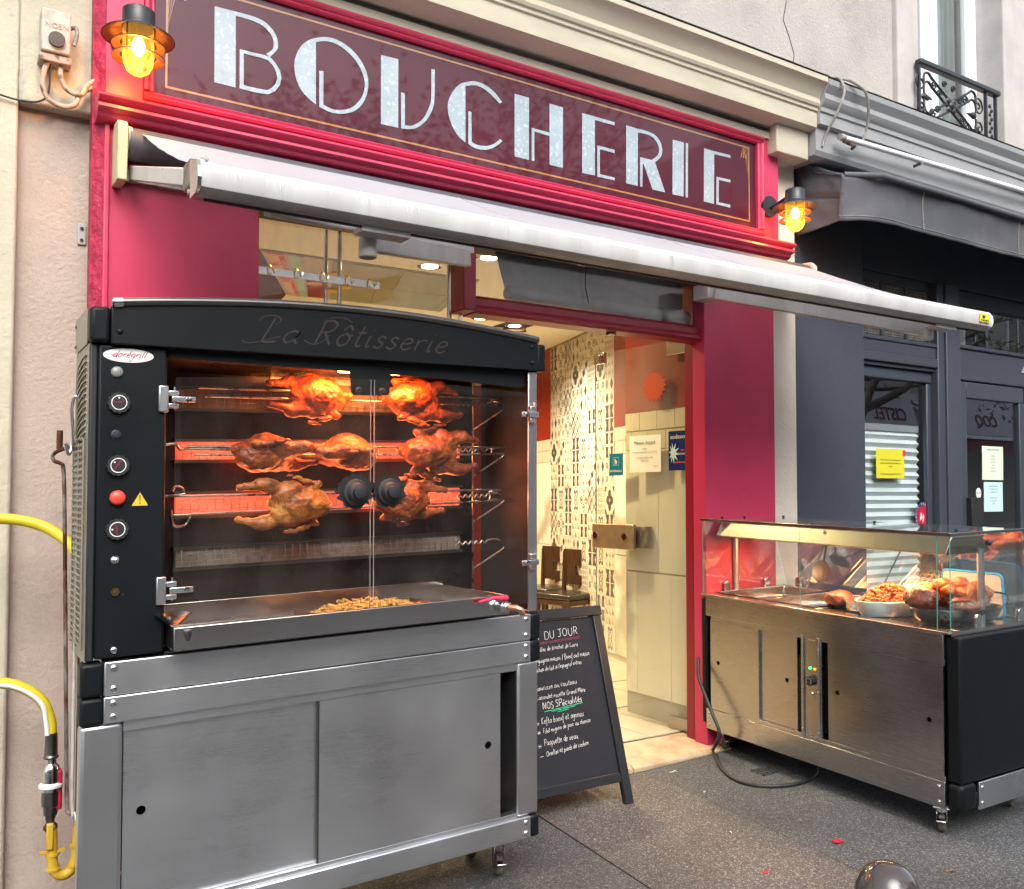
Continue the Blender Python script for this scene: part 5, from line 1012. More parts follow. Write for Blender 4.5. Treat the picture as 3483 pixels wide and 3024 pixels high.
rp_(b, 'engraved_lettering', pm('embossed_black', (.034, .025, .022), .35))
# under-hood lip with centre tab
lip = [(.205, 1.6995), (.205, 1.672), (.45, 1.664), (.762, 1.658), (.766, 1.590), (.776, 1.584), (.89, 1.586), (.899, 1.594), (.904, 1.655), (1.1, 1.648), (1.40, 1.628), (1.425, 1.634), (1.425, 1.693)]
rp_(MB().prism(lip, 'y', .004, .012), 'lip_plate', 'black', bevel=.0015)
for x in (.79, .872): rp_(MB().lathe([(.0001, -.006), (.006, -.006), (.007, -.003), (.012, -.002), (.012, .0)], (x, .004, 1.598), 18, 'y'), 'tab_bolt', 'steeld', smooth=40)
# control panel
cp = rp_(bx(.022, .200, -.012, .34, .8385, 1.6965), 'control_panel', 'black', bevel=.006)
rp_(bx(.0, .0215, -.006, .20, .832, 1.699), 'panel_edge', 'blackmatt', bevel=.006)
b = MB(); b.disc((.098, -.0128, 1.669), .0195, 'y', 40, .066); ov = rp_(b, 'oval_badge', 'white', cp)
b = MB(); b.lathe([(1, 0), (.985, 0)], n=40); b.v = [(.098+v[0]*.062, -.0131, 1.669+v[1]*.0175) for v in b.v]; rp_(b, 'badge_ring', 'cable', ov)
b = MB(); st_, w_ = hand_strokes('dorégrill', .021, .45, .35); [ribbon(b, [(x*.088/w_, y) for x, y in q_], .0019, lambda x, y: (.055+x, -.0132, 1.6635+y)) for q_ in st_]; b.box(.052, .070, -.0134, -.0132, 1.668, 1.6695); rp_(b, 'badge_print', 'crimson', ov)
rp_(MB().lathe([(.0001, -.008), (.012, -.0075), (.015, -.004), (.016, 0)], (.069, -.012, 1.622), 24, 'y'), 'indicator_button', 'greyp', cp, smooth=50)
def knob(x, z, rot):
    k_ = MB(); pr = []
    for j in range(48):
        r = .0275 if (j // 2) % 2 else .0295; pr.append((x+r*math.cos(2*math.pi*j/48), z+r*math.sin(2*math.pi*j/48)))
    k_.prism(pr, 'y', -.024, -.0125); kk = rp_(k_, 'knob', 'blackmatt', cp)
    rp_(MB().lathe([(.0205, -.0245), (.0182, -.0246)], (x, 0, z), 32, 'y'), 'knob_ring', 'white', kk)
    rp_(MB().lathe([(.0001, -.0248), (.018, -.0245)], (x, 0, z), 28, 'y'), 'knob_face', 'blackmatt', kk)
    b = MB(); a = R(rot); put_text(b, 'dorégrill', .0085, lambda u, v, w: (x+u*math.cos(a)-v*math.sin(a), -.0252, z+u*math.sin(a)+v*math.cos(a)), 'c', slant=.3, extrude=.0001); rp_(b, 'knob_print', 'crimson', kk)
    b = MB(); b.disc((x+.013*math.cos(a+1.5), -.0253, z+.013*math.sin(a+1.5)), .0025, 'y', 10); rp_(b, 'knob_dot', 'white', kk)
for z, rr_ in ((1.537, 8), (1.364, 52), (1.189, 95)): knob(.074, z, rr_)
rp_(MB().lathe([(.0001, -.007), (.009, -.006), (.011, -.002), (.013, -.001), (.013, 0)], (.069, -.012, 1.449), 20, 'y'), 'small_button', pm('blue_black_plastic', (.03, .03, .05), .3), cp, smooth=50)
rp_(MB().lathe([(.0001, -.018), (.014, -.017), (.020, -.012), (.021, -.004), (.016, 0)], (.074, -.012, 1.275), 24, 'y'), 'red_push_button', 'red', cp, smooth=60)
b = MB(); b.face([(.133, -.0128, 1.293), (.108, -.0128, 1.250), (.158, -.0128, 1.250)]); tr_ = rp_(b, 'warning_triangle', 'yel', cp)
b = MB()
P3 = [(.133, 1.293), (.108, 1.250), (.158, 1.250)]; Q3 = [(.133, 1.2885), (.1118, 1.2522), (.1542, 1.2522)]
for k in range(3): a, c, d, e = P3[k], P3[(k+1) % 3], Q3[(k+1) % 3], Q3[k]; b.face([(p[0], -.0132, p[1]) for p in (a, c, d, e)])
b.face([(.1312, -.0133, 1.281), (.1348, -.0133, 1.281), (.1342, -.0133, 1.264), (.1318, -.0133, 1.264)]); b.disc((.133, -.0133, 1.259), .0022, 'y', 10); rp_(b, 'exclamation_mark', 'ink', tr_)
rp_(MB().lathe([(.0001, -.008), (.007, -.006), (.010, -.002), (.012, 0)], (.072, -.012, 1.105), 16, 'y'), 'igniter_button', 'chrome', cp, smooth=50)
rp_(MB().lathe([(.0001, -.010), (.004, -.010), (.004, -.006), (.012, -.006), (.012, 0)], (.072, -.012, 1.018), 6, 'y'), 'brass_nut', 'brass', cp)
rp_(MB().disc((.092, -.0125, 1.009), .0028, 'y', 10), 'pin_hole', 'soot', cp)
rp_(MB().ball((.071, -.014, .860), .010, 14, 8, (1, .6, 1)), 'bolt', 'chrome', cp, smooth=60)
# side panel with louvres and mesh guard
sd = rp_(bx(-.0005, .004, .0, .25, .832, 1.6995), 'side_panel', 'sidemetal')
rp_(bx(-.004, -.0032, .02, .25, 1.70, 1.799), 'side_cap', 'sidemetal', sd)
for k in range(13): rp_(MB().tube([(-.001, .04, 1.675-k*.018), (-.006, .08, 1.668-k*.018), (-.008, .13, 1.654-k*.018), (-.006, .18, 1.634-k*.018), (-.001, .23, 1.606-k*.018)], .0035, 6), 'louvre', 'sidemetal', sd, smooth=60)
b = MB()
for k in range(34):
    z = 1.44-k*.0172; b.tube([(-.004-(.006 if j % 2 else 0), .035+.02*j, z+(.004 if j % 2 else -.004)) for j in range(11)], .0022, 5)
for y in (.035, .13, .235): b.cyl((-.006, y, .86), (-.006, y, 1.44), .003, 6)
o = rp_(b, 'mesh_guard', 'sidemetal', sd); o['kind'] = 'stuff'
for z in (1.78, 1.72): rp_(MB().ball((-.005, .235, z), .006, 8, 6, (.5, 1, 1)), 'bolt', 'steeld', sd)
# cavity
rp_(bx(.2005, 1.43, .372, .38, .832, 1.69), 'back_wall', 'oven'); rp_(bx(.2006, .206, .012, .371, .84, 1.69), 'left_lining', 'oven'); rp_(bx(1.468, 1.476, -.0, .38, .832, 1.688), 'right_side', 'blackmatt', bevel=.002); rp_(bx(1.462, 1.4675, .0205, .371, .84, 1.674), 'right_lining', 'blackmatt')
rp_(bx(.2062, 1.467, .013, .371, 1.675, 1.685), 'ceiling_lining', 'oven'); rp_(bx(.2062, 1.43, .0, .371, .8325, .838), 'cavity_floor', 'steeld')
rp_(bx(1.4305, 1.4675, -.012, -.004, .836, 1.687), 'right_post', 'steelv', bevel=.003)
# gas burners behind guard bars
M['glow'] = emis('glowing_burner', (1, .115, .045), 7.5); M['glow_dim'] = emis('dim_burner', (1, .10, .03), 2.0)
def glow_mat(nm, s, c=(1, .09, .035)):
    m = bpy.data.materials.new(nm); m.use_nodes = True; n = m.node_tree.nodes; l = m.node_tree.links; b_ = n['Principled BSDF']
    b_.inputs['Base Color'].default_value = (.30, .20, .16, 1); b_.inputs['Roughness'].default_value = .8; b_.inputs['Emission Color'].default_value = (*c, 1)
    tc = n.new('ShaderNodeTexCoord'); v = n.new('ShaderNodeTexVoronoi'); v.inputs['Scale'].default_value = 130; l.new(tc.outputs['Object'], v.inputs['Vector'])
    t = n.new('ShaderNodeTexNoise'); t.inputs['Scale'].default_value = 7; l.new(tc.outputs['Object'], t.inputs['Vector'])
    r = n.new('ShaderNodeMapRange'); r.inputs[1].default_value = .1; r.inputs[2].default_value = .5; r.inputs[3].default_value = 1.1; r.inputs[4].default_value = .6; l.new(v.outputs['Distance'], r.inputs[0])
    r2 = n.new('ShaderNodeMapRange'); r2.inputs[1].default_value = .35; r2.inputs[2].default_value = .6; r2.inputs[3].default_value = .45; r2.inputs[4].default_value = 1; l.new(t.outputs['Fac'], r2.inputs[0])
    mm = n.new('ShaderNodeMath'); mm.operation = 'MULTIPLY'; l.new(r.outputs[0], mm.inputs[0]); l.new(r2.outputs[0], mm.inputs[1])
    m3 = n.new('ShaderNodeMath'); m3.operation = 'MULTIPLY'; m3.inputs[1].default_value = s; l.new(mm.outputs[0], m3.inputs[0]); l.new(m3.outputs[0], b_.inputs['Emission Strength']); return m
M['glow'] = glow_mat('glowing_burner', GLOW); M['brick'] = pm('unlit_burner_brick', (.34, .29, .26), .9, c2=(.22, .19, .17), ns=30, bump=.4, bs=120)
for z0, z1, lit, lb in ((1.560, 1.620, 0, None), (1.392, 1.448, 1, 'glowing orange burner'), (1.212, 1.278, 1, 'brightest glowing orange burner'), (1.045, 1.100, 0, None)):
    bu = rp_(bx(.31, 1.352, .345, .371, z0, z1), 'burner', 'glow' if lit else 'brick', label=lb)
    rp_(bx(.30, 1.36, .335, .371, z0-.012, z0-.001), 'burner_ledge', 'steeld', bu); rp_(bx(.30, 1.36, .335, .371, z1+.001, z1+.010), 'burner_ledge', 'steeld', bu)
    b = MB()
    for k in range(40): b.tube([(.325+k*.0262, .338, z0-.002), (.325+k*.0262+.001, .332, (z0+z1)/2), (.325+k*.0262, .338, z1+.002)], .0011, 4)
    b.cyl((.31, .333, z0+.018), (1.352, .333, z0+.018), .0011, 4); b.cyl((.31, .333, z1-.018), (1.352, .333, z1-.018), .0011, 4)
    o = rp_(b, 'guard_wires', 'spit', bu)
    if lit:
        ld = bpy.data.lights.new('burner_heat', 'AREA'); ld.shape = 'RECTANGLE'; ld.size = 1.0; ld.size_y = .05; ld.energy = 1.5*HEAT; ld.color = (1, .22, .06); ld.spread = R(160)
        lo = bpy.data.objects.new('burner_heat', ld); col.objects.link(lo); lo.parent = bu; lo.location = (.83, .325, (z0+z1)/2+SL*.83); lo.rotation_euler = (R(-90), 0, 0)
# oven lamp up under the hood
la = rp_(MB().cyl((.76, .10, 1.672), (.98, .10, 1.672), .007, 12), 'oven_lamp', emis('oven_lamp_glow', (1, .50, .16), 8), smooth=40)
ld = bpy.data.lights.new('oven_lamp_light', 'AREA'); ld.shape = 'RECTANGLE'; ld.size = .42; ld.size_y = .03; ld.energy = 3.6*HEAT; ld.color = (1, .27, .06)
lo = bpy.data.objects.new('oven_lamp_light', ld); col.objects.link(lo); lo.parent = la; lo.location = (.87, .095, 1.662+SL*.87); lo.rotation_euler = (R(22), 0, 0)
rp_(bx(.62, 1.15, .365, .3715, 1.655, 1.675), 'lamp_shield', 'steeld')
# glass doors
gtop = lambda x: 1.602+.030*math.sin(math.pi*(x-.05)/1.5)**1.
def gdoor(x0, x1):
    xs = [x0+(x1-x0)*k/10 for k in range(11)]
    return MB().prism([(x0, .868), (x1, .868)]+[(x, gtop(x)) for x in reversed(xs)], 'y', -.022, -.017)
for x0, x1, kx in ((.223, .822, .770), (.834, 1.425, .886)):
    gl_ = rp_(gdoor(x0, x1), 'glass_door', 'oven_glass')
    xe = x1 if x0 < .5 else x0
    rp_(bx(xe-.0006, xe+.0006, -.0222, -.0168, .868, gtop(xe)), 'glass_edge', 'cable', gl_)
    sp_ = [(kx+(.057+.014*noise.noise((k*.9, kx*7, 0))+.004*(k % 3))*math.cos(2*math.pi*k/40), 1.276+(.054+.015*noise.noise((k*.7, 3, kx*5))+.003*(k % 2))*math.sin(2*math.pi*k/40)) for k in range(40)]
    b = MB(); b.face([(p[0], -.0226, p[1]) for p in sp_]); rp_(b, 'burnt_ring', 'soot', gl_)
    rp_(MB().lathe([(.0001, -.066), (.012, -.066), (.019, -.064), (.020, -.050), (.026, -.048), (.031, -.040), (.033, -.034), (.040, -.032), (.044, -.026), (.044, -.0235)], (kx, 0, 1.272), 36, 'y'), 'door_knob', 'blackmatt', gl_, smooth=35)
for sx, xh, pts in ((1, .204, ((1.513, 1.589), (.972, 1.051))), (-1, 1.43, ((1.505, 1.56), (.985, 1.035)))):
    for z0, z1 in pts:
        zc = (z0+z1)/2; b = MB()
        if sx > 0:
            h = rp_(bx(.177, .204, -.024, -.0125, z0, z1), 'hinge', 'steelv', bevel=.004)
            rp_(bx(.2045, .232, -.024, -.004, zc+.010, zc+.024), 'hinge_block', 'steel', h, bevel=.002); rp_(bx(.2045, .232, -.024, -.004, zc-.026, zc-.012), 'hinge_block', 'steel', h, bevel=.002)
            rp_(bx(.212, .276, -.030, -.023, zc-.009, zc+.007), 'hinge_arm', 'steel', h, bevel=.0015); rp_(MB().lathe([(.0001, -.034), (.008, -.033), (.009, -.030)], (.258, 0, zc-.001), 18, 'y'), 'screw', 'chrome', h, smooth=50)
            rp_(MB().cyl((.222, -.012, zc-.03), (.222, -.012, zc+.035), .003, 8), 'hinge_pin', 'steel', h)
        else:
            h = rp_(bx(1.43, 1.456, -.028, -.0125, zc+.012, zc+.030), 'hinge', 'steel', bevel=.002); rp_(bx(1.43, 1.456, -.028, -.0125, zc-.028, zc-.010), 'hinge_block', 'steel', h, bevel=.002)
            rp_(bx(1.392, 1.462, -.034, -.0235, zc-.009, zc+.009), 'hinge_arm', 'steel', h, bevel=.0015); rp_(MB().lathe([(.0001, -.038), (.008, -.037), (.009, -.034)], (1.413, 0, zc), 18, 'y'), 'screw', 'chrome', h, smooth=50)
            rp_(MB().cyl((1.452, -.02, zc-.03), (1.452, -.02, zc+.045), .004, 8), 'hinge_pin', 'steel', h)
# spit rack at the right
rk = rp_(MB().cyl((1.368, .27, .84), (1.368, .27, 1.674), .0045, 8), 'spit_rack', 'spit', smooth=50)
for z in (1.497, 1.322, 1.150, .975):
    b = MB(); zz = [(1.30+.012*k, .27+(.0), z+.094+(.008 if k % 2 else -.004)) for k in range(12)]
    b.tube(smooth_pts(zz+[(1.452, .25, z+.106), (1.464, .23, z+.100), (1.466, .21, z+.082), (1.455, .20, z+.070), (1.42, .23, z+.040), (1.371, .268, z)], 4), .0036, 7); rp_(b, 'spit_support', 'spit', rk, smooth=60)
# drip tray, tap
b = MB(); b.box(.21, 1.288, -.100, -.097, .852, .915); b.box(.21, 1.288, -.0969, -.080, .911, .915); b.box(.21, .213, -.0969, .355, .852, .915); b.box(1.285, 1.288, -.0969, .355, .852, .915); b.box(.2131, 1.2849, -.0969, .355, .853, .857); b.box(.2131, 1.2849, .352, .355, .857, .93)
dt = rp_(b, 'drip_tray', 'steelpan', bevel=.0015)
rp_(MB().tube([(.246, -.101, .905), (.246, -.104, .895), (.246, -.101, .878)], [.010, .010, .004], 10), 'tray_notch', 'steeld', dt, smooth=60)
rp_(MB().lathe([(.0001, 0), (.02, .004), (.045, .028), (.05, .032)], (.225, -.02, .912), 20, 'z'), 'ladle_bowl', 'steelpan', dt, smooth=60)
tp = rp_(MB().cyl((1.262, -.10, .880), (1.262, -.150, .880), .014, 14), 'tap', 'chrome', bevel=.003)
rp_(MB().cyl((1.262, -.125, .880), (1.262, -.140, .880), .020, 6), 'tap_nut', 'steel', tp); rp_(MB().tube([(1.262, -.150, .880), (1.275, -.175, .880), (1.288, -.185, .872), (1.292, -.187, .855)], [.011, .012, .011, .009], 12), 'spout', 'copper', tp, smooth=60)
rp_(MB().tube([(1.275, -.115, .905), (1.262, -.118, .909), (1.22, -.118, .911), (1.165, -.118, .903)], [.010, .010, .006, .005], 8), 'tap_lever', 'pinkp', tp, smooth=60)
# base cabinet
for z0, z1 in ((.7375, .829), (.662, .7345)):
    bd = rp_(bx(.0475, 1.438, -.016, .36, z0, z1), 'steel_band', 'steel', bevel=.003)
    for x0, x1 in ((-.012, .047), (1.4385, 1.482)): rp_(bx(x0, x1, -.015, .36 if x0 > 1 else .05, z0-.001, z1), 'corner_cap', 'black', bd, bevel=.010, seg=3)
    for x in (.072, 1.418):
        for z in ((z0+.018, z1-.018)): rp_(MB().ball((x, -.017, z), .0095, 14, 8, (1, .55, 1)), 'bolt', 'chrome', bd, smooth=60)
bd = rp_(bx(.0475, 1.438, -.016, .36, .050, .1235), 'steel_band', 'steel', bevel=.003)
rp_(bx(1.4385, 1.476, -.015, .36, .048, .1235), 'corner_cap', 'black', bd, bevel=.010, seg=3); rp_(bx(-.012, .047, -.0155, .05, .048, .1235), 'corner_cap', 'black', bd, bevel=.004)
for z in (.068, .105): rp_(MB().ball((1.418, -.017, z), .0095, 14, 8, (1, .55, 1)), 'bolt', 'chrome', bd, smooth=60)
rp_(bx(-.010, .0995, -.006, .045, .124, .661), 'cabinet_post', 'steelv', bevel=.012, seg=3); rp_(bx(.052, .058, .0455, .36, .124, .829), 'cabinet_side', 'steelv'); rp_(bx(1.3885, 1.476, -.006, .36, .124, .661), 'cabinet_post', 'steelv', bevel=.010, seg=3)
rp_(bx(.100, 1.388, -.004, .02, .634, .6605), 'door_rail', 'steel', bevel=.001); rp_(bx(.100, 1.388, -.004, .03, .124, .140), 'door_rail', 'steel', bevel=.001)
rp_(bx(.100, 1.388, .30, .31, .14, .634), 'cabinet_back', 'blackmatt'); rp_(bx(.101, 1.387, .031, .30, .124, .13), 'cabinet_floor', 'steeld')
def cut_door(x0, x1, z0, z1, y, hx_, hz, nm='sliding_door', par=ro, Tm=TS, r=.013, axis='y', mat='steel'):
    d = Tm and MB(); N = 24; ring = [(hx_+r*math.cos(2*math.pi*k/N), hz+r*math.sin(2*math.pi*k/N)) for k in range(N)]
    b = MB(); b.v = [(x0, y, z0), (x1, y, z0), (x1, y, z1), (x0, y, z1)]+[(p[0], y, p[1]) for p in ring]
    # quadrants
    q = [[] for _ in range(4)]
    cor = {0: 2, 1: 3, 2: 0, 3: 1}
    for s_ in range(4):
        i0 = s_*N//4; seq = [4+(i0+k) % N for k in range(N//4+1)]; c_ = cor[s_]; nx = cor[(s_+1) % 4]
        for k in range(N//4): b.f.append((seq[k], seq[k+1], c_))
        b.f.append((seq[-1], nx, c_))
    b.mi = [0]*len(b.f); o = b.build(nm, mat, par, Tm); so = o.modifiers.new('sheet', 'SOLIDIFY'); so.thickness = .006; so.offset = -1
    return o
d1 = cut_door(.104, .672, .141, .633, .018, .152, .404); d1.data.polygons.foreach_set('use_smooth', [False]*len(d1.data.polygons))
d2 = cut_door(.665, 1.320, .141, .633, .004, 1.271, .395)
rp_(bx(.6595, .6645, -.001, .012, .141, .633), 'door_edge', 'steeld', d2)  # edge darkened to stand for the shadow line between the sliding doors
# castors
def castor(par, x, y, ztop, zbot, rot=0., T=None, nm='castor'):
    wr = .040; zc = zbot+wr; c_, s_ = math.cos(rot), math.sin(rot)
    Q = (lambda p: (x+p[0]*c_-p[1]*s_, y+p[0]*s_+p[1]*c_, p[2])); QQ = (lambda p: T(Q(p))) if T else Q
    b = MB(); b.box(-.03, .03, -.03, .03, ztop-.006, ztop); b.cyl((0, 0, ztop-.022), (0, 0, ztop-.006), .022, 16)
    for yy in (-.020, .016): b.prism([(-.020, ztop-.022), (.020, ztop-.022), (.030, zc), (.022, zc-.012), (.012, zc-.006)], 'y', yy, yy+.004)
    c = b.build(nm, 'chrome', par, QQ, bevel=.0015)
    w = MB(); w.lathe([(.0001, -.0145), (.012, -.0145), (.014, -.011), (.026, -.011), (.030, -.0135), (wr, -.010), (wr, .010), (.030, .0135), (.026, .011), (.014, .011), (.012, .0145), (.0001, .0145)], (.022, 0, zc), 28, 'y'); w.build('wheel', 'tyre', c, QQ, smooth=35)
    MB().box(-.052, -.012, -.018, .018, zc+.016, zc+.024).build('brake_pedal', 'chrome', c, QQ, bevel=.003)
    return c
GR = lambda x: -.123+SL*x*1.1
for x, y in ((1.385, .11), (1.385, .30), (.08, .11), (.08, .30)): castor(ro, x, y, .0485+SL*x, gz(RX+x, RY+y), R(70), None)

# ---------------------------------------------------------------- spits and chickens
spit_rows = [(1.598, .34), (1.413, .31), (1.252, .28)]
def wz(x, z): return z+SL*x
for i, (z, xs_) in enumerate(spit_rows):
    h = .013 if i < 2 else .034
    b = MB()
    if i < 2: pts = [(xs_, .20, z+h)]+[(1.385, .20, z+h), (1.402, .20, z+h*.6), (1.408, .20, z), (1.402, .20, z-h*.6), (1.385, .20, z-h), (xs_+.02, .20, z-h)]
    else: pts = [(.262, .19, z+.038), (.272, .19, z+.052), (.292, .19, z+.046), (.300, .19, z+.028), (.318, .19, z+h-.012)]+[(1.375, .20, z+h-.018), (1.396, .20, z+.008), (1.402, .20, z-.006), (1.394, .20, z-.018), (1.375, .20, z-.026), (.345, .20, z-h), (.32, .19, z-h-.004), (.305, .19, z-h-.030), (.285, .18, z-h-.036), (.262, .17, z-h-.03), (.255, .17, z-.02)]
    b.tube([(p[0]+RX, p[1]+RY, wz(p[0], p[2])) for p in smooth_pts(pts, 4)], .0042, 8)
    if i == 1:
        b.tube([(p[0]+RX, p[1]+RY, wz(p[0], p[2])) for p in smooth_pts([(.24, .19, z+.018), (.262, .19, z+.022), (.275, .19, z+.018), (.285, .19, z+.004), (.32, .20, z+.006), (.45, .20, z+.004)], 4)], .0045, 8)
    tag(b.build('roasting_spit', 'spit', smooth=60), ('top double rod spit holding two chickens', 'middle double rod spit holding three browned chickens', 'lowest double rod spit with curled left end')[i], 'spit', 'roasting spits')
def chicken_mesh(seed, legs_out=.0):
    r = random.Random(seed); E_ = []
    from mathutils import Euler
    q = lambda a, b_, c: Euler((R(a), R(b_), R(c))).to_quaternion()
    j = lambda a: r.uniform(-a, a)
    E_.append(((0, 0, 0), .062, (1.15, .92, .88)))                     # carcass
    E_.append(((-.038, -.020, .0), .046, (1.2, .95, .95)))              # breast
    E_.append(((-.080, .004, .004), .026, (1.2, .8, .7))); E_.append(((-.098, .012+j(.01), .008), .014, (1.2, .7, .8)))   # neck flap
    E_.append(((.074, .0, -.002), .028, (1, .8, .8)))                  # rump
    for s in (1, -1):
        E_.append(((.050, -.014, s*.044), .036, (1.3, .75, .8), q(0, s*28, 0)))             # thigh
        lx = .098+legs_out; lz = s*(.050+legs_out*.5); E_.append(((lx-.016, -.014+j(.006), lz), .029, (1.5, .75, .75), q(0, -s*10, 0)))
        E_.append(((lx+.020, -.011, lz-s*.003), .018, (1.8, .7, .7))); E_.append(((lx+.046, -.007, lz-s*.006), .013, (1.8, .8, .8))); E_.append(((lx+.068, -.004+j(.006), lz-s*.010), .011, (1, 1, .9)))
        E_.append(((-.040, -.010, s*.062), .020, (1.5, .7, .7), q(0, s*25, 0)))            # wing
        E_.append(((-.012, -.016+j(.01), s*.082), .014, (1.7, .7, .6), q(0, -s*15, 0))); E_.append(((.018, -.018+j(.01), s*.096), .010, (1.7, .6, .6), q(0, s*10, 0))); E_.append(((.040, -.014, s*.100), .007, (1.6, .6, .7)))
    b = blob(E_, .0042, .17)
    out = []
    for p in b.v:
        v = Vector(p); n_ = noise.noise(v*26+Vector((seed, 0, 0)))*.006+noise.noise(v*62+Vector((0, seed, 0)))*.0035-abs(noise.noise(v*34+Vector((0, 0, seed))))*.006
        out.append(tuple(v+v.normalized()*n_))
    b.v = out; return b
CH = [chicken_mesh(3).mesh('chicken', 'chicken', smooth=80), chicken_mesh(11, .012).mesh('chicken', 'chicken', smooth=80), chicken_mesh(23, .03).mesh('chicken', 'chicken_gold', smooth=80)]
for (x, z, k, flip, rx, sc, lb) in (
    (.735, 1.597, 0, 0, 20, 1.0, 'glowing orange roast chicken left on the top spit'), (1.075, 1.588, 1, 1, -20, 1.05, 'pale golden roast chicken right on the top spit'),
    (.555, 1.410, 1, 1, 60, 1.0, 'dark browned chicken at the left of the middle spit'), (.835, 1.412, 0, 0, 100, 1.0, 'chicken at the centre of the middle spit above the knobs'), (1.145, 1.410, 1, 1, 10, 1.08, 'golden chicken at the right end of middle spit'),
    (.665, 1.240, 2, 0, 170, 1.0, 'yellowish chicken with outstretched legs on lowest spit'), (1.040, 1.236, 0, 1, 200, 1.0, 'chicken behind the right door knob on the lowest spit')):
    o = bpy.data.objects.new('roast_chicken', CH[k]); col.objects.link(o); o.location = (RX+x, RY+.20, wz(x, z)); o.scale = (sc*1.0, sc*.95, sc*.95)
    o.rotation_euler = (R(rx), 0, R(180 if not flip else 0)); 
    
    tag(o, lb, 'roast chicken', 'chickens roasting on the spits')
    b = MB()
    for q_ in (.02, .055): b.lathe([(.052 if q_ < .04 else .040, 0), (.0525 if q_ < .04 else .0405, .0012)], (q_, 0, 0), 20, 'x')
# copper edged tray of chips in the drip tray
ft = thing('chips_tray', 'flat copper edged tray inside the drip tray below the chickens', 'tray', (RX+.87, RY+.08, .88)); T = lambda p: (p[0]-.87, p[1]-.08, p[2]-.88+SL*p[0])
b = MB(); b.box(.66, 1.08, -.03, .22, .860, .863); b.box(.66, 1.08, -.03, -.026, .8635, .902); b.box(.66, .664, -.0259, .22, .8635, .896); b.box(1.076, 1.08, -.0259, .22, .8635, .896); b.build('tray', 'copper', ft, T, bevel=.002)
b = MB(); rf = random.Random(9)
for k in range(420):
    x, y = rf.uniform(.68, 1.06), rf.uniform(-.02, .20); z = .872+.040*max(0, 1-((x-.88)/.2)**2)*rf.random(); a = rf.uniform(0, math.pi); t_ = rf.uniform(-.5, .5); L_ = rf.uniform(.012, .024)
    d = Vector((math.cos(a)*math.cos(t_), math.sin(a)*math.cos(t_), math.sin(t_)))*L_; c_ = Vector((x, y, z)); b.tube([c_-d, c_+Vector((0, 0, .002)), c_+d], .0045, 5)
o = b.build('chips', 'fries', None, lambda p: (p[0]+RX, p[1]+RY, wz(p[0], p[2]))); o['label'] = 'heap of yellow braised chips lying in the copper edged tray'; o['category'] = 'chips'; o['kind'] = 'stuff'

# two long spits hung on the rotisserie side
for pts, mt_, lb in (([(.365, 2.80, 1.515), (.362, 2.80, 1.56), (.358, 2.86, 1.59)], 'chrome', None),):
    pass
hk = MB(); hk.tube(smooth_pts([(.368, 2.85, 1.55), (.352, 2.85, 1.565), (.345, 2.86, 1.53), (.350, 2.87, 1.47), (.348, 2.87, 1.42), (.338, 2.86, 1.40), (.33, 2.85, 1.43)], 6), .005, 8)
hk = tag(hk.build('hanging_hook', 'chrome', smooth=60), 'chrome hook hung on the rotisserie side louvres', 'hook')
s1 = MB(); s1.tube(smooth_pts([(.350, 2.95, 1.425), (.335, 2.97, 1.418), (.322, 2.99, 1.412), (.313, 3.0, 1.40), (.318, 3.0, 1.385), (.335, 3.0, 1.378), (.343, 3.0, 1.36)]+[(.345+.022*k/8, 3.0, 1.36-.99*k/8) for k in range(1, 9)]+[(.373, 2.99, .355), (.382, 2.97, .352), (.388, 2.95, .372)]+[(.388, 2.95, .40+.9*k/6) for k in range(7)]+[(.388, 2.94, 1.36), (.372, 2.93, 1.39), (.362, 2.92, 1.425)], 3), .0058, 8)
s1 = tag(s1.build('hanging_spit', 'rust', smooth=60), 'rusty long double spit hanging beside the rotisserie', 'spit', 'roasting spits'); MB().cyl((.330, 2.985, 1.42), (.330, 2.985, 1.475), .009, 10).build('spit_socket', 'rust', s1)
s2 = MB(); s2.tube(smooth_pts([(.376, 2.92, 1.42)]+[(.371, 2.92, 1.38-.42*k/4) for k in range(5)]+[(.371, 2.92, .42), (.376, 2.90, .38), (.384, 2.88, .40), (.384, 2.88, .9), (.384, 2.88, 1.3)], 4), .0045, 8); tag(s2.build('hanging_spit', 'dirtymetal', smooth=60), 'thin grey spit hanging close to the mesh guard', 'spit', 'roasting spits')

# ---------------------------------------------------------------- gas hoses and coupling
b = MB(); b.tube(smooth_pts([(-.35, 3.30, 1.10), (-.1, 3.30, 1.17), (.10, 3.30, 1.205), (.22, 3.30, 1.21), (.32, 3.28, 1.185), (.39, 3.22, 1.13), (.42, 3.14, 1.06)], 8), .0175, 12)
gh = tag(b.build('gas_hose', 'yellow', smooth=60), 'yellow gas hose arching from the left to the rotisserie back', 'hose')
b = MB(); b.tube(smooth_pts([(-.2, 3.30, .70), (.05, 3.30, .708), (.20, 3.29, .700), (.27, 3.285, .678), (.325, 3.28, .630), (.348, 3.28, .570), (.352, 3.28, .525)], 8), .0175, 12)
g2 = tag(b.build('gas_hose', 'yellow', smooth=60), 'yellow and white striped gas hose bending down into coupling', 'hose')
b = MB(); b.tube([Vector(p)+Vector((-.004, -.014, -.003)) for p in smooth_pts([(-.2, 3.30, .70), (.05, 3.30, .708), (.20, 3.29, .700), (.27, 3.285, .678), (.325, 3.28, .630), (.340, 3.28, .570), (.344, 3.28, .527)], 8)], .0075, 8); b.build('white_stripe', 'white', g2, smooth=60)
gc = thing('gas_coupling', 'steel gas coupling with white ring and yellow bent pipe below', 'coupling', (.354, 3.28, .3)); T = rel(gc)
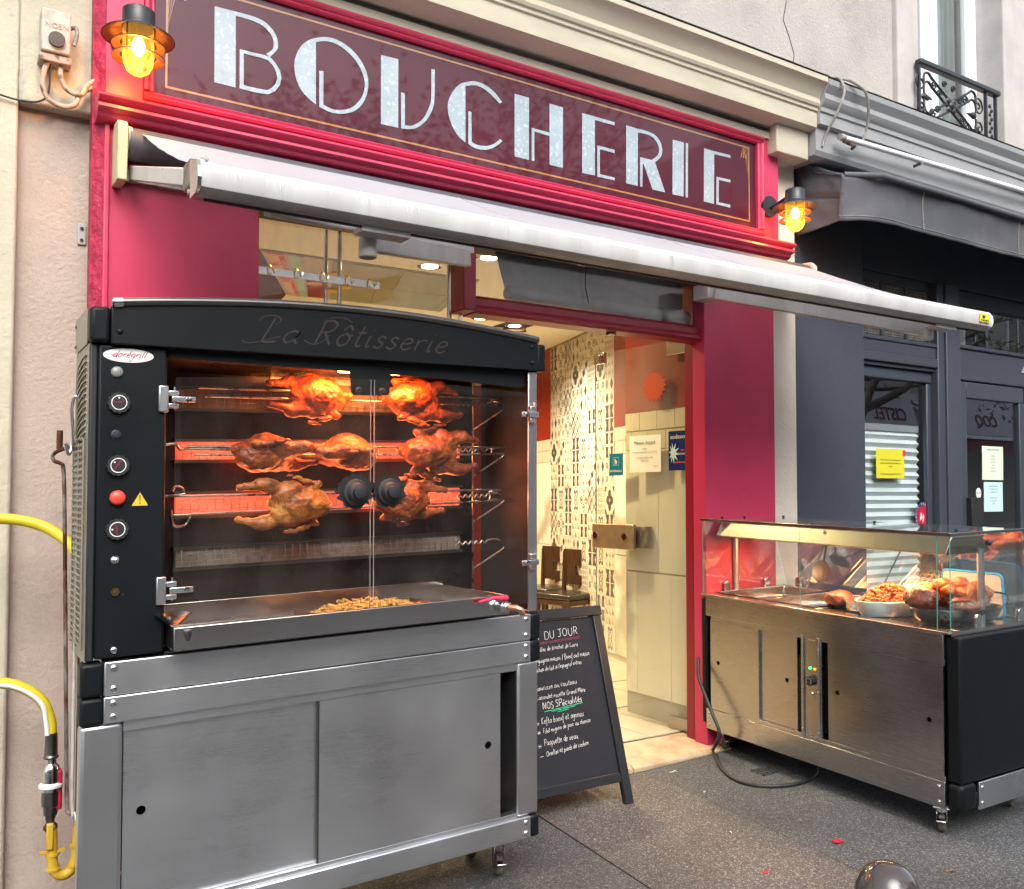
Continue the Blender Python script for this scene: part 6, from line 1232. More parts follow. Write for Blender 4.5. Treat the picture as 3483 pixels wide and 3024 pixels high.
MB().lathe([(.018, .528), (.0195, .46), (.021, .455), (.024, .452), (.021, .447)], (.353, 3.28, 0), 20).build('ferrule', 'steeld', gc, T, smooth=30)
MB().lathe([(.015, .445), (.015, .432), (.023, .422), (.026, .405), (.026, .372), (.028, .366), (.028, .345), (.0001, .345)], (.354, 3.28, 0), 24).build('coupler', 'chrome', gc, T, smooth=30)
MB().box(.366, .386, 3.262, 3.30, .285, .41).build('red_sleeve', 'crimson', gc, T, bevel=.006)
MB().lathe([(.026, .372), (.036, .366), (.036, .358), (.026, .354)], (.354, 3.28, 0), 28).build('white_ring', 'white', gc, T, smooth=50)
MB().lathe([(.025, .352), (.027, .33), (.027, .300), (.022, .294), (.020, .270), (.016, .266), (.013, .25), (.013, .232)], (.354, 3.28, 0), 20).build('lower_fitting', 'steeld', gc, T, smooth=30)
MB().lathe([(.013, .245), (.021, .235), (.021, .225), (.013, .215)], (.355, 3.28, 0), 6).build('hex_nut', 'rust', gc, T)
MB().box(.342, .362, 3.255, 3.268, .165, .248).build('valve_lever', 'yellowpipe', gc, T, bevel=.004)
b = MB(); b.tube(smooth_pts([(.358, 3.28, .225), (.360, 3.28, .17), (.362, 3.28, .12), (.372, 3.28, .085), (.395, 3.28, .072), (.418, 3.28, .085), (.430, 3.28, .12), (.434, 3.28, .17), (.437, 3.28, .225)], 6), .0165, 14); b.build('bent_pipe', 'yellowpipe', gc, T, smooth=60)
for x, z in ((.362, .145), (.432, .160), (.366, .098), (.424, .098)): MB().lathe([(.017, -.004), (.021, -.004), (.021, .004), (.017, .004)], (x, 3.28, z), 18).build('collar', 'yellowpipe', gc, T, smooth=30)
MB().box(.325, .398, 3.272, 3.288, .150, .156).build('clip', 'yellowpipe', gc, T)

# ================================================================ A-BOARD
ab = thing('chalkboard', 'black A frame chalkboard menu standing by the shop door', 'sign', (2.61, 3.11, gz(2.61, 3.11)))
up_ = Vector((0, .24, .82)).normalized(); out_ = Vector((0, -.82, .24)).normalized()
def AB(x, s, o=0.): return (x, s*up_.y+o*out_.y, s*up_.z+o*out_.z)
def abx(x0, x1, s0, s1, o0, o1, nm, mat, parent=ab, **k):
    b = MB().box(x0, x1, o0, o1, s0, s1); return b.build(nm, mat, parent, lambda p: AB(p[0], p[2], p[1]), **k)
abx(-.565, -.045, .135, .815, -.006, .0, 'slate_panel', 'board')
abx(-.0445, .0, .0, .818, -.014, .012, 'leg', 'boardframe', bevel=.003); abx(-.61, -.5655, .0, .818, -.014, .012, 'leg', 'boardframe', bevel=.003)
abx(-.61, .006, .8185, .862, -.014, .016, 'top_rail', 'boardframe', bevel=.003); abx(-.565, -.045, .095, .1345, -.010, .010, 'bottom_rail', 'boardframe', bevel=.003)
for x in (-.60, -.02):
    b = MB(); b.tube([(x, .26, .80), (x, .42, -.0)], .016, 4); b.build('rear_leg', 'boardframe', ab)
MB().box(-.56, -.05, .30, .31, .12, .75).build('rear_panel', 'boardframe', ab, lambda p: (p[0], p[1]+.10*(.75-p[2])/.6, p[2]))
def chalk(s, x0, s0, size, x1=None, s1=None, mat='chalk', slant=.15, jit=.0018, th=0.):
    st, w = hand_strokes(s, size, slant, .5); k = (x1-x0)/w; b = MB(); jr = random.Random(s)
    for q in st:
        j = (jr.gauss(0, .0006), jr.gauss(0, .0012)); ribbon(b, [(x*k+j[0], y+j[1]) for x, y in q], .0014+.0006*(size > .027), lambda x, y: AB(x0+x, s0+(s1-s0)*(x/(x1-x0))+y, .0012))
    b.build('chalk_line', mat, ab)
chalk('PLAT DU JOUR', -.445, .728, .034, -.135, .744, slant=.05); chalk('Quenelles de brochet de Loire', -.405, .682, .019, -.150, .692)
chalk('Bourguignon maison / Boeuf cuit maison', -.412, .635, .021, -.093, .647); chalk('Cochon de lait à l\'espagnol extras', -.405, .597, .019, -.145, .614)
chalk('Saucisse au couteau', -.412, .522, .022, -.188, .531); chalk('Cassoulet recette Grand Mère', -.412, .484, .019, -.149, .494)
chalk('NOS SPécialités', -.386, .442, .028, -.176, .454, slant=.05); chalk('Kefta boeuf et agneau', -.406, .384, .026, -.180, .393); chalk('Filet mignon de porc au chorizo', -.404, .346, .019, -.150, .363)
chalk('Paupiette de veau', -.409, .297, .026, -.230, .304); chalk('Oreilles et pieds de cochon', -.404, .254, .020, -.179, .271)
def stroke(x0, s0, x1, s1, w, mat):
    b = MB(); n = 14; b.strip([(x0+(x1-x0)*k/n, s0+(s1-s0)*k/n+w*.3*math.sin(k*1.7)) for k in range(n+1)], [(x0+(x1-x0)*k/n, s0+(s1-s0)*k/n-w+w*.2*math.sin(k*2.3)) for k in range(n+1)], lambda q: AB(q[0], q[1], .0014)); b.build('chalk_underline', mat, ab)
stroke(-.44, .718, -.126, .733, .0022, 'chalkp'); stroke(-.44, .712, -.130, .727, .0018, 'chalkp')
stroke(-.381, .434, -.174, .449, .0026, 'chalkg'); stroke(-.344, .431, -.215, .440, .0024, 'chalkg'); stroke(-.312, .426, -.255, .431, .0024, 'chalkg')
for (x, s) in ((-.424, .389), (-.424, .352), (-.430, .298)):
    for a in (0, 60, 120): c_, n_ = math.cos(R(a))*.009, math.sin(R(a))*.009; stroke(x-c_, s-n_, x+c_, s+n_, .0018, 'chalk')
stroke(-.437, .256, -.420, .258, .0018, 'chalk')
# ================================================================ HOT FOOD DISPLAY CART
ca = Vector((.03105, .99952, .0209)).normalized(); cb_ = Vector((.99952, -.03105, .022)); cb_ = (cb_-ca*cb_.dot(ca)).normalized(); cc = ca.cross(-cb_).normalized()
if cc.z < 0: cc = -cc
CO = Vector((3.3687, 2.1325, .0657)); CM = Matrix(((ca.x, -cb_.x, cc.x, CO.x), (ca.y, -cb_.y, cc.y, CO.y), (ca.z, -cb_.z, cc.z, CO.z), (0, 0, 0, 1)))
ct = thing('hot_food_cart', 'stainless hot food display cart with glass top and black end panel', 'cart', mat=CM)
TC = lambda p: (p[0], -p[1], p[2])         # (along, across, up) -> cart axes
def cx_(a0, a1, b0, b1, z0, z1, nm, mat, parent=ct, **k): return MB().box(a0, a1, b0, b1, z0, z1).build(nm, mat, parent, TC, **k)
LA, WB = 1.336, .62
cx_(-.062, -.002, .006, .60, .105, .672, 'end_panel', 'black', bevel=.009, seg=3)
cx_(-.068, .0, .0, .105, -.002, .106, 'black_corner', 'black', bevel=.022, seg=4)
cx_(1.3365, 1.375, .0, WB, .02, .668, 'far_end_panel', 'black', bevel=.01)
eb = cx_(-.072, -.062, .106, .60, -.002, .104, 'end_band', 'steel', bevel=.002)
for b_ in (.125, .57):
    for z in (.022, .082): MB().ball((-.073, b_, z), .008, 12, 8, (.5, 1, 1)).build('bolt', 'chrome', eb, TC, smooth=60)
ub = cx_(.0005, 1.335, -.006, .02, .578, .680, 'upper_band', 'steelc', bevel=.002)
bb = cx_(.0005, 1.336, -.006, .02, -.001, .105, 'lower_band', 'steelc', bevel=.002)
for a_ in (.026, 1.318):
    for z in (.022, .082): MB().ball((a_, -.008, z), .008, 12, 8, (1, .55, 1)).build('bolt', 'chrome', bb, TC, smooth=60)
cx_(.0006, 1.304, .0, .012, .556, .5775, 'door_track', 'steelc', bevel=.001); cx_(.0006, 1.304, .0, .012, .1055, .124, 'door_track', 'steelc', bevel=.001)
cx_(.0, 1.336, .06, .60, .02, .03, 'cabinet_floor', 'steeld'); cx_(.0, 1.336, .58, .60, .03, .67, 'cabinet_back', 'steeld'); cx_(.0, 1.336, .10, .11, .12, .556, 'cabinet_inner', 'blackmatt')
cx_(.600, .716, .0, .012, .1245, .5555, 'control_strip', 'steelc', bevel=.001)
for a_ in (.612, .703): cx_(a_-.007, a_+.007, -.008, -.0003, .110, .57, 'strip_edge', 'steelc', bevel=.002)
def cdoor(a0, a1, z0, z1, y, ha, hz):
    d = cut_door(a0, a1, z0, z1, y, ha, hz, 'sliding_door', ct, TC, .011, mat='steelc')
    MB().lathe([(.0115, y-.003), (.014, y-.002), (.014, y)], (ha, 0, hz), 20, 'y').build('finger_hole', 'rubber', d, TC, smooth=40)
    return d
cdoor(.975, 1.304, .1245, .5555, .003, 1.25, .347); cdoor(.745, .972, .1245, .5555, .014, .807, .345); cdoor(.337, .570, .1245, .5555, .014, .521, .344); cdoor(.004, .342, .1245, .5555, .003, .068, .332)
cx_(.9725, .9795, -.004, .010, .1245, .5555, 'door_stile', 'steelc'); cx_(.728, .7445, .016, .022, .1245, .47, 'shadow_gap', 'blackmatt')
M['ledg'] = emis('green_led', (.02, 1, .15), 3); M['ledo'] = emis('orange_led', (1, .35, .02), 1.2)
MB().ball((.662, -.002, .429), .0055, 12, 8).build('green_lamp', 'ledg', ct, TC, smooth=60); MB().ball((.636, -.002, .428), .0055, 12, 8).build('orange_lamp', 'ledo', ct, TC, smooth=60)
kb = MB(); kb.prism([(.655+(.020 if (j//2) % 2 else .0215)*math.cos(2*math.pi*j/40), .373+(.020 if (j//2) % 2 else .0215)*math.sin(2*math.pi*j/40)) for j in range(40)], 'y', -.020, -.001); kb = kb.build('thermostat_knob', 'blackmatt', ct, TC)
b = MB()
for k in range(10): a = R(-40+k*28); b.box(.655+.014*math.cos(a)-.001, .655+.014*math.cos(a)+.001, -.0206, -.0202, .373+.014*math.sin(a)-.002, .373+.014*math.sin(a)+.002)
b.build('scale_marks', 'white', kb, TC)
MB().ball((.650, -.003, .315), .008, 12, 8, (1, .6, 1)).build('key_switch', 'chrome', ct, TC, smooth=60)
for z in (.15, .33, .53): MB().ball((.703, -.010, z), .003, 8, 6).build('screw', 'chrome', ct, TC)
for z in (.15, .33, .52): MB().ball((.612, -.010, z), .003, 8, 6).build('screw', 'chrome', ct, TC)
# counter top: frame round two wells and a perforated plate
b = MB(); b.box(-.03, 1.372, -.010, .062, .681, .690); b.box(-.03, 1.372, .575, .62, .681, .690); b.box(-.03, .03, .0625, .5745, .681, .690); b.box(1.335, 1.372, .0625, .5745, .681, .690); b.build('counter_rim', 'steelpan', ct, TC, bevel=.002)
cx_(-.034, -.0305, .0, .60, .674, .692, 'counter_edge', 'steelpan')
cx_(.03, .675, .063, .574, .665, .672, 'plate_well', 'blackmatt')
pp = MB()
na, nb_ = 22, 17
for i in range(na):
    for j in range(nb_):
        a_, c_ = .033+i*.0292, .066+j*.0299; w_, h_ = .0292, .0299; r_ = .0085; base = len(pp.v); ox = (.0 if j % 2 else .0)
        pp.v += [(a_, c_, .6835), (a_+w_, c_, .6835), (a_+w_, c_+h_, .6835), (a_, c_+h_, .6835)]+[(a_+w_/2+r_*math.cos(R(45+45*k-90)), c_+h_/2+r_*math.sin(R(45+45*k-90)), .6835) for k in range(8)]
        # corners 0:-,-  1:+,-  2:+,+ 3:-,+ ; ring index k angle -45+45k
        R8 = [base+4+k for k in range(8)]
        pp.f += [(R8[7], R8[0], base+1, base+0), (R8[6], R8[7], base+0), (R8[0], R8[1], base+1), (R8[1], R8[2], base+2, base+1), (R8[2], R8[3], base+2), (R8[3], R8[4], base+3, base+2), (R8[4], R8[5], base+3), (R8[5], R8[6], base+0, base+3)]; pp.mi += [0]*8
pp.build('perforated_plate', 'steelpan', ct, TC)
cx_(.676, .70, .063, .574, .681, .6895, 'cross_bar', 'steelpan', bevel=.002); cx_(1.012, 1.036, .063, .574, .681, .6895, 'cross_bar', 'steelpan', bevel=.002)
# glass enclosure
def gpane(pts, nm='glass_pane', mat='cart_glass'):
    b = MB(); b.face(pts); o = b.build(nm, mat, ct, TC); so = o.modifiers.new('t', 'SOLIDIFY'); so.thickness = .004; so.offset = 0; return o
for a0, a1 in ((.7135, 1.352), (.0265, .7115), (-.028, .0245)): gpane([(a0, -.004, .692), (a1, -.004, .692), (a1, -.004, 1.066), (a0, -.004, 1.066)])
gpane([(-.030, .0, .692), (-.030, .60, .692), (-.030, .485, 1.066), (-.030, .0, 1.066)]); gpane([(1.354, .0, .692), (1.354, .60, .692), (1.354, .485, 1.066), (1.354, .0, 1.066)])
gpane([(-.026, .605, .692), (1.350, .605, .692), (1.350, .490, 1.066), (-.026, .490, 1.066)], mat='cart_back_glass')
gpane([(-.030, -.006, 1.070), (1.356, -.006, 1.070), (1.356, .492, 1.070), (-.030, .492, 1.070)])
for p, q in (((-.030, -.004, .692), (-.030, -.004, 1.066)), ((-.030, .60, .692), (-.030, .485, 1.066)), ((1.354, -.004, .692), (1.354, -.004, 1.066)), ((.7125, -.005, .692), (.7125, -.005, 1.066)), ((.0255, -.005, .692), (.0255, -.005, 1.066))): MB().cyl(p, q, .0022 if p[0] != .7125 else .0012, 6).build('glass_edge', 'glass_edge', ct, TC)
cx_(-.034, 1.360, -.012, -.004, 1.062, 1.076, 'front_top_trim', 'steelc', bevel=.001); cx_(-.040, -.032, -.012, .492, 1.064, 1.075, 'end_top_trim', 'steelpan', bevel=.001)
# heated hood on two posts
hd = MB(); hd.prism([(.10, 1.052), (.30, 1.052), (.36, .985), (.345, .980), (.075, .980), (.06, .985)], 'x', .03, 1.325); hd = hd.build('heated_hood', steel('golden_grey_steel', (.36, .335, .27), .36, stretch=(1, 60, 260), bst=.02), ct, TC, bevel=.003)
for a0, a1 in ((.98, 1.10), (.42, .55), (.12, .24), (.72, .84)): MB().cyl((a0, .20, .9785), (a1, .20, .9785), .006, 10).build('heat_lamp', emis('halogen_tube', (1, .55, .2), 25), hd, TC, smooth=40)
ld = bpy.data.lights.new('hood_light', 'AREA'); ld.shape = 'RECTANGLE'; ld.size = 1.1; ld.size_y = .10; ld.energy = 8*CARTL; ld.color = (1, .40, .15)
lo = bpy.data.objects.new('hood_light', ld); col.objects.link(lo); lo.parent = hd; lo.location = (.67, -.20, .970)
for a_, b0 in ((1.345, .22), (.012, .262)): MB().cyl((a_, b0, .69), (a_, b0, 1.0), .0145, 18).build('hood_post', 'steelv', ct, TC, smooth=40)
MB().ball((-.045, .225, 1.028), .011, 14, 8, (1.2, 1, 1)).build('hood_knob', 'blackmatt', ct, TC, smooth=60)
for a_, b_ in ((1.340, .12), (1.30, .24), (.70, .07), (.07, .05), (.05, .16), (1.2, .42), (.6, .37)): MB().ball((a_, b_, 1.077), .008, 12, 8, (1, 1, .7)).build('top_screw', 'blackmatt', ct, TC, smooth=60)
def clamp(a_, b_, rot):
    b = MB(); c_, s_ = math.cos(rot), math.sin(rot)
    b.prism([(-.018, 0), (.018, 0), (.018, .035)]+[(.018*math.cos(R(k*18)), .035+.018*math.sin(R(k*18))) for k in range(1, 10)]+[(-.018, .035)], 'y', -.007, .007)
    b.build('glass_clamp', 'chrome', ct, lambda p: TC((a_+p[0]*c_-p[1]*s_, b_+p[0]*s_+p[1]*c_, .691+p[2])), bevel=.002)
for a_, b_, r_ in ((1.340, .15, R(90)), (1.340, .44, R(90)), (1.25, .585, 0), (-.018, .19, R(90)), (-.018, .48, R(90)), (.15, .585, 0)): clamp(a_, b_, r_)
for a_, b_ in ((.035, .025), (1.27, .06), (.05, .50), (1.28, .52)):
    w_ = CM @ Vector((a_, -b_, 0)); h_ = w_.z-gz(w_.x, w_.y); castor(ct, a_, b_, -.001, -h_, R(60 if a_ < .5 else 15), TC)
# contents (each a thing of its own, standing in cart space)
def cw(a_, b_, z): return CM @ Vector((a_, -b_, z))
TW_ = lambda p: tuple(cw(*p))
def gnpan(a0, a1, b0, b1, lb):
    b = MB(); t_ = .001
    def ring(z, i, o=0): return [(a0+i, b0+i, z), (a1-i, b0+i, z), (a1-i, b1-i, z), (a0+i, b1-i, z)]
    L_ = [ring(.694, -.004), ring(.6955, 0), ring(.6945, .012), ring(.640, .016), ring(.634, .022)]
    for p, q in zip(L_, L_[1:]):
        for k in range(4): b.face([p[k], p[(k+1) % 4], q[(k+1) % 4], q[k]])
    b.face(L_[-1]); o = b.build('food_pan', 'steelpan', None, TW_, bevel=.004, seg=3); return tag(o, lb, 'food pan', 'steel food pans sunk in the counter')
gnpan(1.034, 1.338, .068, .570, 'empty steel food pan with tongs at far end of cart'); gnpan(.698, 1.014, .068, .570, 'second steel food pan holding a piece of red meat')
b = MB(); b.tube([(1.20, .42, .705), (1.10, .31, .700), (1.00, .20, .712)], [.004, .008, .010], 6); tag(b.build('serving_tongs', 'chrome', None, TW_, smooth=50), 'steel serving tongs lying across the far empty pan', 'tongs')
def lump(name, c, s, mat, lb, cat, seed, rough_=.10, net=False, group=None):
    b = MB(); b.ball((0, 0, 0), 1, 28, 18); out = []
    for p in b.v:
        v = Vector(p); n_ = 1+rough_*noise.noise(v*1.6+Vector((seed, 0, 0)))+rough_*.4*noise.noise(v*5+Vector((0, seed, 0)))
        if net: n_ -= .035*(abs(math.sin(v.x*9)) < .22)+.035*(abs(math.sin(math.atan2(v.y, v.z)*5)) < .2)
        out.append((c[0]+v.x*s[0]*n_, c[1]+v.y*s[1]*n_, c[2]+v.z*s[2]*n_))
    b.v = out; o = b.build(name, mat, None, TW_, smooth=80); tag(o, lb, cat, group); return o
def netting(par, c, s, n1=7, n2=8):
    b = MB()
    for k in range(1, n1):
        x = -1+2*k/n1; r_ = math.sqrt(1-x*x)*1.025; b.tube([(c[0]+x*s[0], c[1]+r_*s[1]*math.cos(a), c[2]+r_*s[2]*math.sin(a)) for a in [2*math.pi*j/20 for j in range(20)]], .0009, 4, closed=True)
    for k in range(n2):
        ph = math.pi*k/n2*2; b.tube([(c[0]+math.cos(t_)*s[0]*1.02, c[1]+math.sin(t_)*s[1]*1.025*math.cos(ph), c[2]+math.sin(t_)*s[2]*1.025*math.sin(ph)) for t_ in [math.pi*j/12 for j in range(13)]], .0009, 4)
    b.build('netting', 'spit', par, TW_)
lump('glazed_meat', (.66, .20, .722), (.075, .055, .040), 'pork', 'red glazed lump of meat in the second steel pan', 'meat', 4, .2)
al = MB(); N = 40
def ovl(ra, rb, z, crimp=0): return [(.545+(ra+crimp*(k % 2))*math.cos(2*math.pi*k/N), .235+(rb+crimp*(k % 2))*math.sin(2*math.pi*k/N), z) for k in range(N)]
Ls = [ovl(.075, .115, .735, .0), ovl(.070, .110, .734, .001), ovl(.060, .10, .690, .002)]
for p, q in zip(Ls, Ls[1:]):
    for k in range(N): al.face([p[k], p[(k+1) % N], q[(k+1) % N], q[k]])
al.face(Ls[-1]); tag(al.build('foil_tray', 'alu', None, TW_), 'crimped foil tray half hidden behind the white dish', 'foil tray')
# white dish with heaped fried pieces
DC = (.405, .215)
def dov(ra, rb, z): return [(DC[0]+ra*math.cos(a)*.96-rb*math.sin(a)*.28, DC[1]+ra*math.cos(a)*.28+rb*math.sin(a)*.96, z) for a in [2*math.pi*k/44 for k in range(44)]]
b = MB(); Ls = [dov(.096, .160, .751), dov(.099, .163, .753), dov(.102, .166, .750), dov(.088, .150, .705), dov(.075, .135, .686)]
In = [dov(.096, .160, .751), dov(.084, .146, .708), dov(.07, .13, .694)]
for LL in (Ls, In):
    for p, q in zip(LL, LL[1:]):
        for k in range(44): b.face([p[k], p[(k+1) % 44], q[(k+1) % 44], q[k]])
b.face(Ls[-1]); b.face(In[-1]); tag(b.build('oval_dish', 'dish', None, TW_, smooth=50), 'white oval porcelain dish heaped with fried pieces', 'dish')
b = MB(); rq = random.Random(12)
for k in range(420):
    a = rq.uniform(0, 2*math.pi); r_ = math.sqrt(rq.random()); hh = (1-r_**1.6)
    ra, rb = .088*r_*math.cos(a), .150*r_*math.sin(a); c_ = Vector((DC[0]+ra*.96-rb*.28, DC[1]+ra*.28+rb*.96, .738+.082*hh*rq.uniform(.75, 1.05)))
    i = len(b.v); s_ = Vector((rq.uniform(.008, .016), rq.uniform(.006, .011), rq.uniform(.004, .008))); b.ball((0, 0, 0), 1, 7, 5)
    m_ = Matrix.Rotation(rq.uniform(0, 6.28), 3, 'Z') @ Matrix.Rotation(rq.uniform(-.9, .9), 3, 'X')
    for j in range(i, len(b.v)):
        v = Vector(b.v[j]); v = v*(1+.35*noise.noise(v*1.3+Vector((k, 0, 0)))); v = m_ @ Vector((v.x*s_.x, v.y*s_.y, v.z*s_.z)); b.v[j] = tuple(c_+v)
o = b.build('fried_pieces', 'nugget', None, TW_, smooth=70); o['label'] = 'heap of golden fried meat pieces in the white dish'; o['category'] = 'fried food'; o['kind'] = 'stuff'
# black pan with netted roasts and potatoes
PC = (.118, .255)
def pov(ra, rb, z): return [(PC[0]+ra*math.cos(a)*.95-rb*math.sin(a)*.30, PC[1]+ra*math.cos(a)*.30+rb*math.sin(a)*.95, z) for a in [2*math.pi*k/48 for k in range(48)]]
b = MB()
for LL in ([pov(.118, .200, .752), pov(.121, .203, .754), pov(.123, .205, .751), pov(.108, .188, .715), pov(.088, .165, .693), pov(.070, .145, .688)], [pov(.118, .200, .752), pov(.100, .18, .715), pov(.07, .14, .695)]):
    for p, q in zip(LL, LL[1:]):
        for k in range(48): b.face([p[k], p[(k+1) % 48], q[(k+1) % 48], q[k]])
b.face(LL[-1]); pn = tag(b.build('roasting_pan', 'ironpan', None, TW_, smooth=50), 'black steel oval roasting pan full of netted roasts', 'pan')
for sgn, cpt in ((-1, (PC[0]-.02, PC[1]-.10)), (1, (PC[0]-.05, PC[1]+.20))):
    c_, s_ = cpt; hp = [(c_-.035-.0, s_-.035, .752), (c_-.045, s_-.04, .785), (c_-.075, s_+.02, .790), (c_-.08, s_+.045, .785), (c_-.072, s_+.04, .752)] if sgn < 0 else [(c_+.05, s_-.01, .752), (c_+.055, s_-.01, .795), (c_-.03, s_+.02, .795), (c_-.035, s_+.02, .752)]
    MB().tube(smooth_pts(hp, 4), .0045, 8).build('handle', 'ironpan', pn, TW_, smooth=60)
for (c_, s_, lb, mt_, sd_, nt) in (((.185, .125, .790), (.075, .055, .048), 'dark netted pork roast at the front left of the pan', 'pork', 1, 1), ((.055, .215, .765), (.055, .060, .036), 'small charred roast at the front of the black pan', 'pork', 2, 1), ((.075, .325, .795), (.060, .075, .055), 'pale netted roast at the right end of the pan', 'nugget', 3, 1), ((.165, .265, .785), (.065, .05, .042), 'brown netted roast in the middle of the pan', 'pork', 5, 1)):
    o = lump('netted_roast', c_, s_, mt_, lb, 'roast', sd_, .24, True, 'netted roasts in the black pan'); netting(o, c_, s_)
for i, (c_, r_) in enumerate((((.225, .235, .808), .036), ((.19, .285, .832), .033), ((.165, .222, .838), .032), ((.12, .29, .845), .031), ((.13, .22, .82), .030), ((.245, .285, .81), .03), ((.10, .265, .81), .028))):
    lump('roast_potato', c_, (r_*1.1, r_, r_*.85), 'potato', ('large roast potato at the far left of the heap', 'roast potato just above the middle netted roast', 'roast potato second from the left in front', 'highest roast potato at the top of the heap', 'roast potato touching the pale netted roast', 'darker roast potato behind the left roast', 'lowest roast potato between the roasts')[i], 'potato', i+20, .16, False, 'roast potatoes heaped on the roasts')
# chopping board leaning at the back
def rr2(w_, h_, r_, n=6): 
    P_ = []
    for (cx0, cy0, a0) in ((w_-r_, r_, -90), (w_-r_, h_-r_, 0), (r_, h_-r_, 90), (r_, r_, 180)): P_ += [(cx0+r_*math.cos(R(a0+90*k/n)), cy0+r_*math.sin(R(a0+90*k/n))) for k in range(n+1)]
    return P_
bo = Vector((.33, .50, .690)); bu_ = Vector((-1, .02, 0)).normalized(); bv_ = Vector((.0, -.10, 1)).normalized(); bw_ = bu_.cross(bv_)
BT = lambda p: tuple(cw(*(bo+bu_*p[0]+bv_*p[1]+bw_*p[2])))
brd = tag(MB().prism(rr2(.27, .185, .022), 'z', -.004, .004).build('chopping_board', 'cutb', None, BT), 'white chopping board with blue rim leaning behind the black pan', 'chopping board')
MB().tube([(x, y, 0) for x, y in rr2(.27, .185, .022)], .0062, 8, closed=True).build('blue_rim', 'bluerim', brd, BT, smooth=60)
MB().box(.268, .285, .055, .10, -.005, .005).build('blue_grip', 'bluerim', brd, BT, bevel=.004)
# skimmer leaning against the slanted glass
sk = MB(); 
for i in range(3): pass
SK = Vector((1.02, .50, .80))
d_ = []
sk.lathe([(.0001, -.006), (.03, -.003), (.052, .004), (.056, .008)], (0, 0, 0), 28)
m_ = Matrix.Rotation(R(75), 3, 'X'); sk.v = [tuple(SK+m_ @ Vector(v)) for v in sk.v]
sko = tag(sk.build('skimmer', 'skim', None, TW_, smooth=60), 'round perforated steel skimmer leaning on the slanted cart glass', 'skimmer')
MB().tube([(1.01, .505, .852), (.99, .50, .93), (.97, .495, .99)], .006, 6).build('handle', 'blackmatt', sko, TW_)
b = MB()
for i in range(-4, 5):
    for j in range(-4, 5):
        if i*i+j*j < 18 and (i+j) % 2 == 0: c_ = SK+m_ @ Vector((i*.010, j*.010, .0045)); b.ball(tuple(c_), .0018, 6, 4)
b.build('holes', 'soot', sko, TW_)
for a_, lb in ((1.16, 'far'), (.72, 'near')):
    o = MB().prism([(0, 0), (.012, 0), (.012, .28), (0, .28)], 'y', -.006, .006).build('steel_ladle_handle', 'steelg', None, lambda p, a_=a_: tuple(cw(a_-p[2]*.62+.0, .545-p[2]*.22+p[1], .70+p[2]*.85+p[0]*.0)), bevel=.002)
    tag(o, 'long steel utensil handle slanting across the %s part of the cart' % lb, 'utensil')

# ================================================================ SMALL THINGS ON THE PAVEMENT
cab = [(3.38, 3.50, .45), (3.345, 3.46, .36), (3.330, 3.40, .28), (3.325, 3.34, .19), (3.325, 3.30, .12), (3.33, 3.33, .05), (3.40, 3.42, gz(3.40, 3.42)+.008), (3.34, 3.34, gz(3.34, 3.34)+.008), (3.22, 3.17, gz(3.22, 3.17)+.008), (3.17, 3.02, gz(3.17, 3.02)+.008), (3.22, 2.91, gz(3.22, 2.91)+.008), (3.36, 2.85, gz(3.36, 2.85)+.008), (3.52, 2.88, gz(3.52, 2.88)+.008), (3.66, 2.99, gz(3.66, 2.99)+.01), (3.75, 3.1, .08)]
tag(MB().tube(smooth_pts(cab, 7), .0085, 8).build('power_cable', 'cableb', smooth=60), 'thick black power cable looping from the cart onto the pavement', 'cable')
gr_ = MB(); gx, gy = 3.385, 3.06
for i in range(4): gr_.box(gx-.055+i*.03, gx-.055+i*.03+.008, gy-.04, gy+.04, 0, .006)
for j in range(3): gr_.box(gx-.055, gx+.043, gy-.04+j*.036, gy-.032+j*.036, .0005, .0065)
tag(gr_.build('drain_grate', 'steel', None, lambda p: (p[0], p[1], gz(p[0], p[1])+p[2])), 'small metal drain grate in the pavement near the cable', 'drain')
MB().box(gx-.055, gx+.043, gy-.04, gy+.04, -.0, .001).build('drain_hole', 'soot', bpy.data.objects['drain_grate'], lambda p: (p[0], p[1], gz(p[0], p[1])+p[2]))
for i, (x, y, r_, lb) in enumerate(((2.991, 2.345, .024, 'larger pink paint spot on the pavement near the cart castor'), (2.556, 2.314, .014, 'faint small pink paint spot on the brown pavement patch'))):
    b = MB(); b.face([(x+r_*(1+.2*math.sin(k*2.1))*math.cos(2*math.pi*k/18), y+r_*(.8+.15*math.sin(k*1.3))*math.sin(2*math.pi*k/18), gz(x, y)+.0045) for k in range(18)]); tag(b.build('paint_spot', 'crimson'), lb, 'paint spot')
rl2 = random.Random(4)
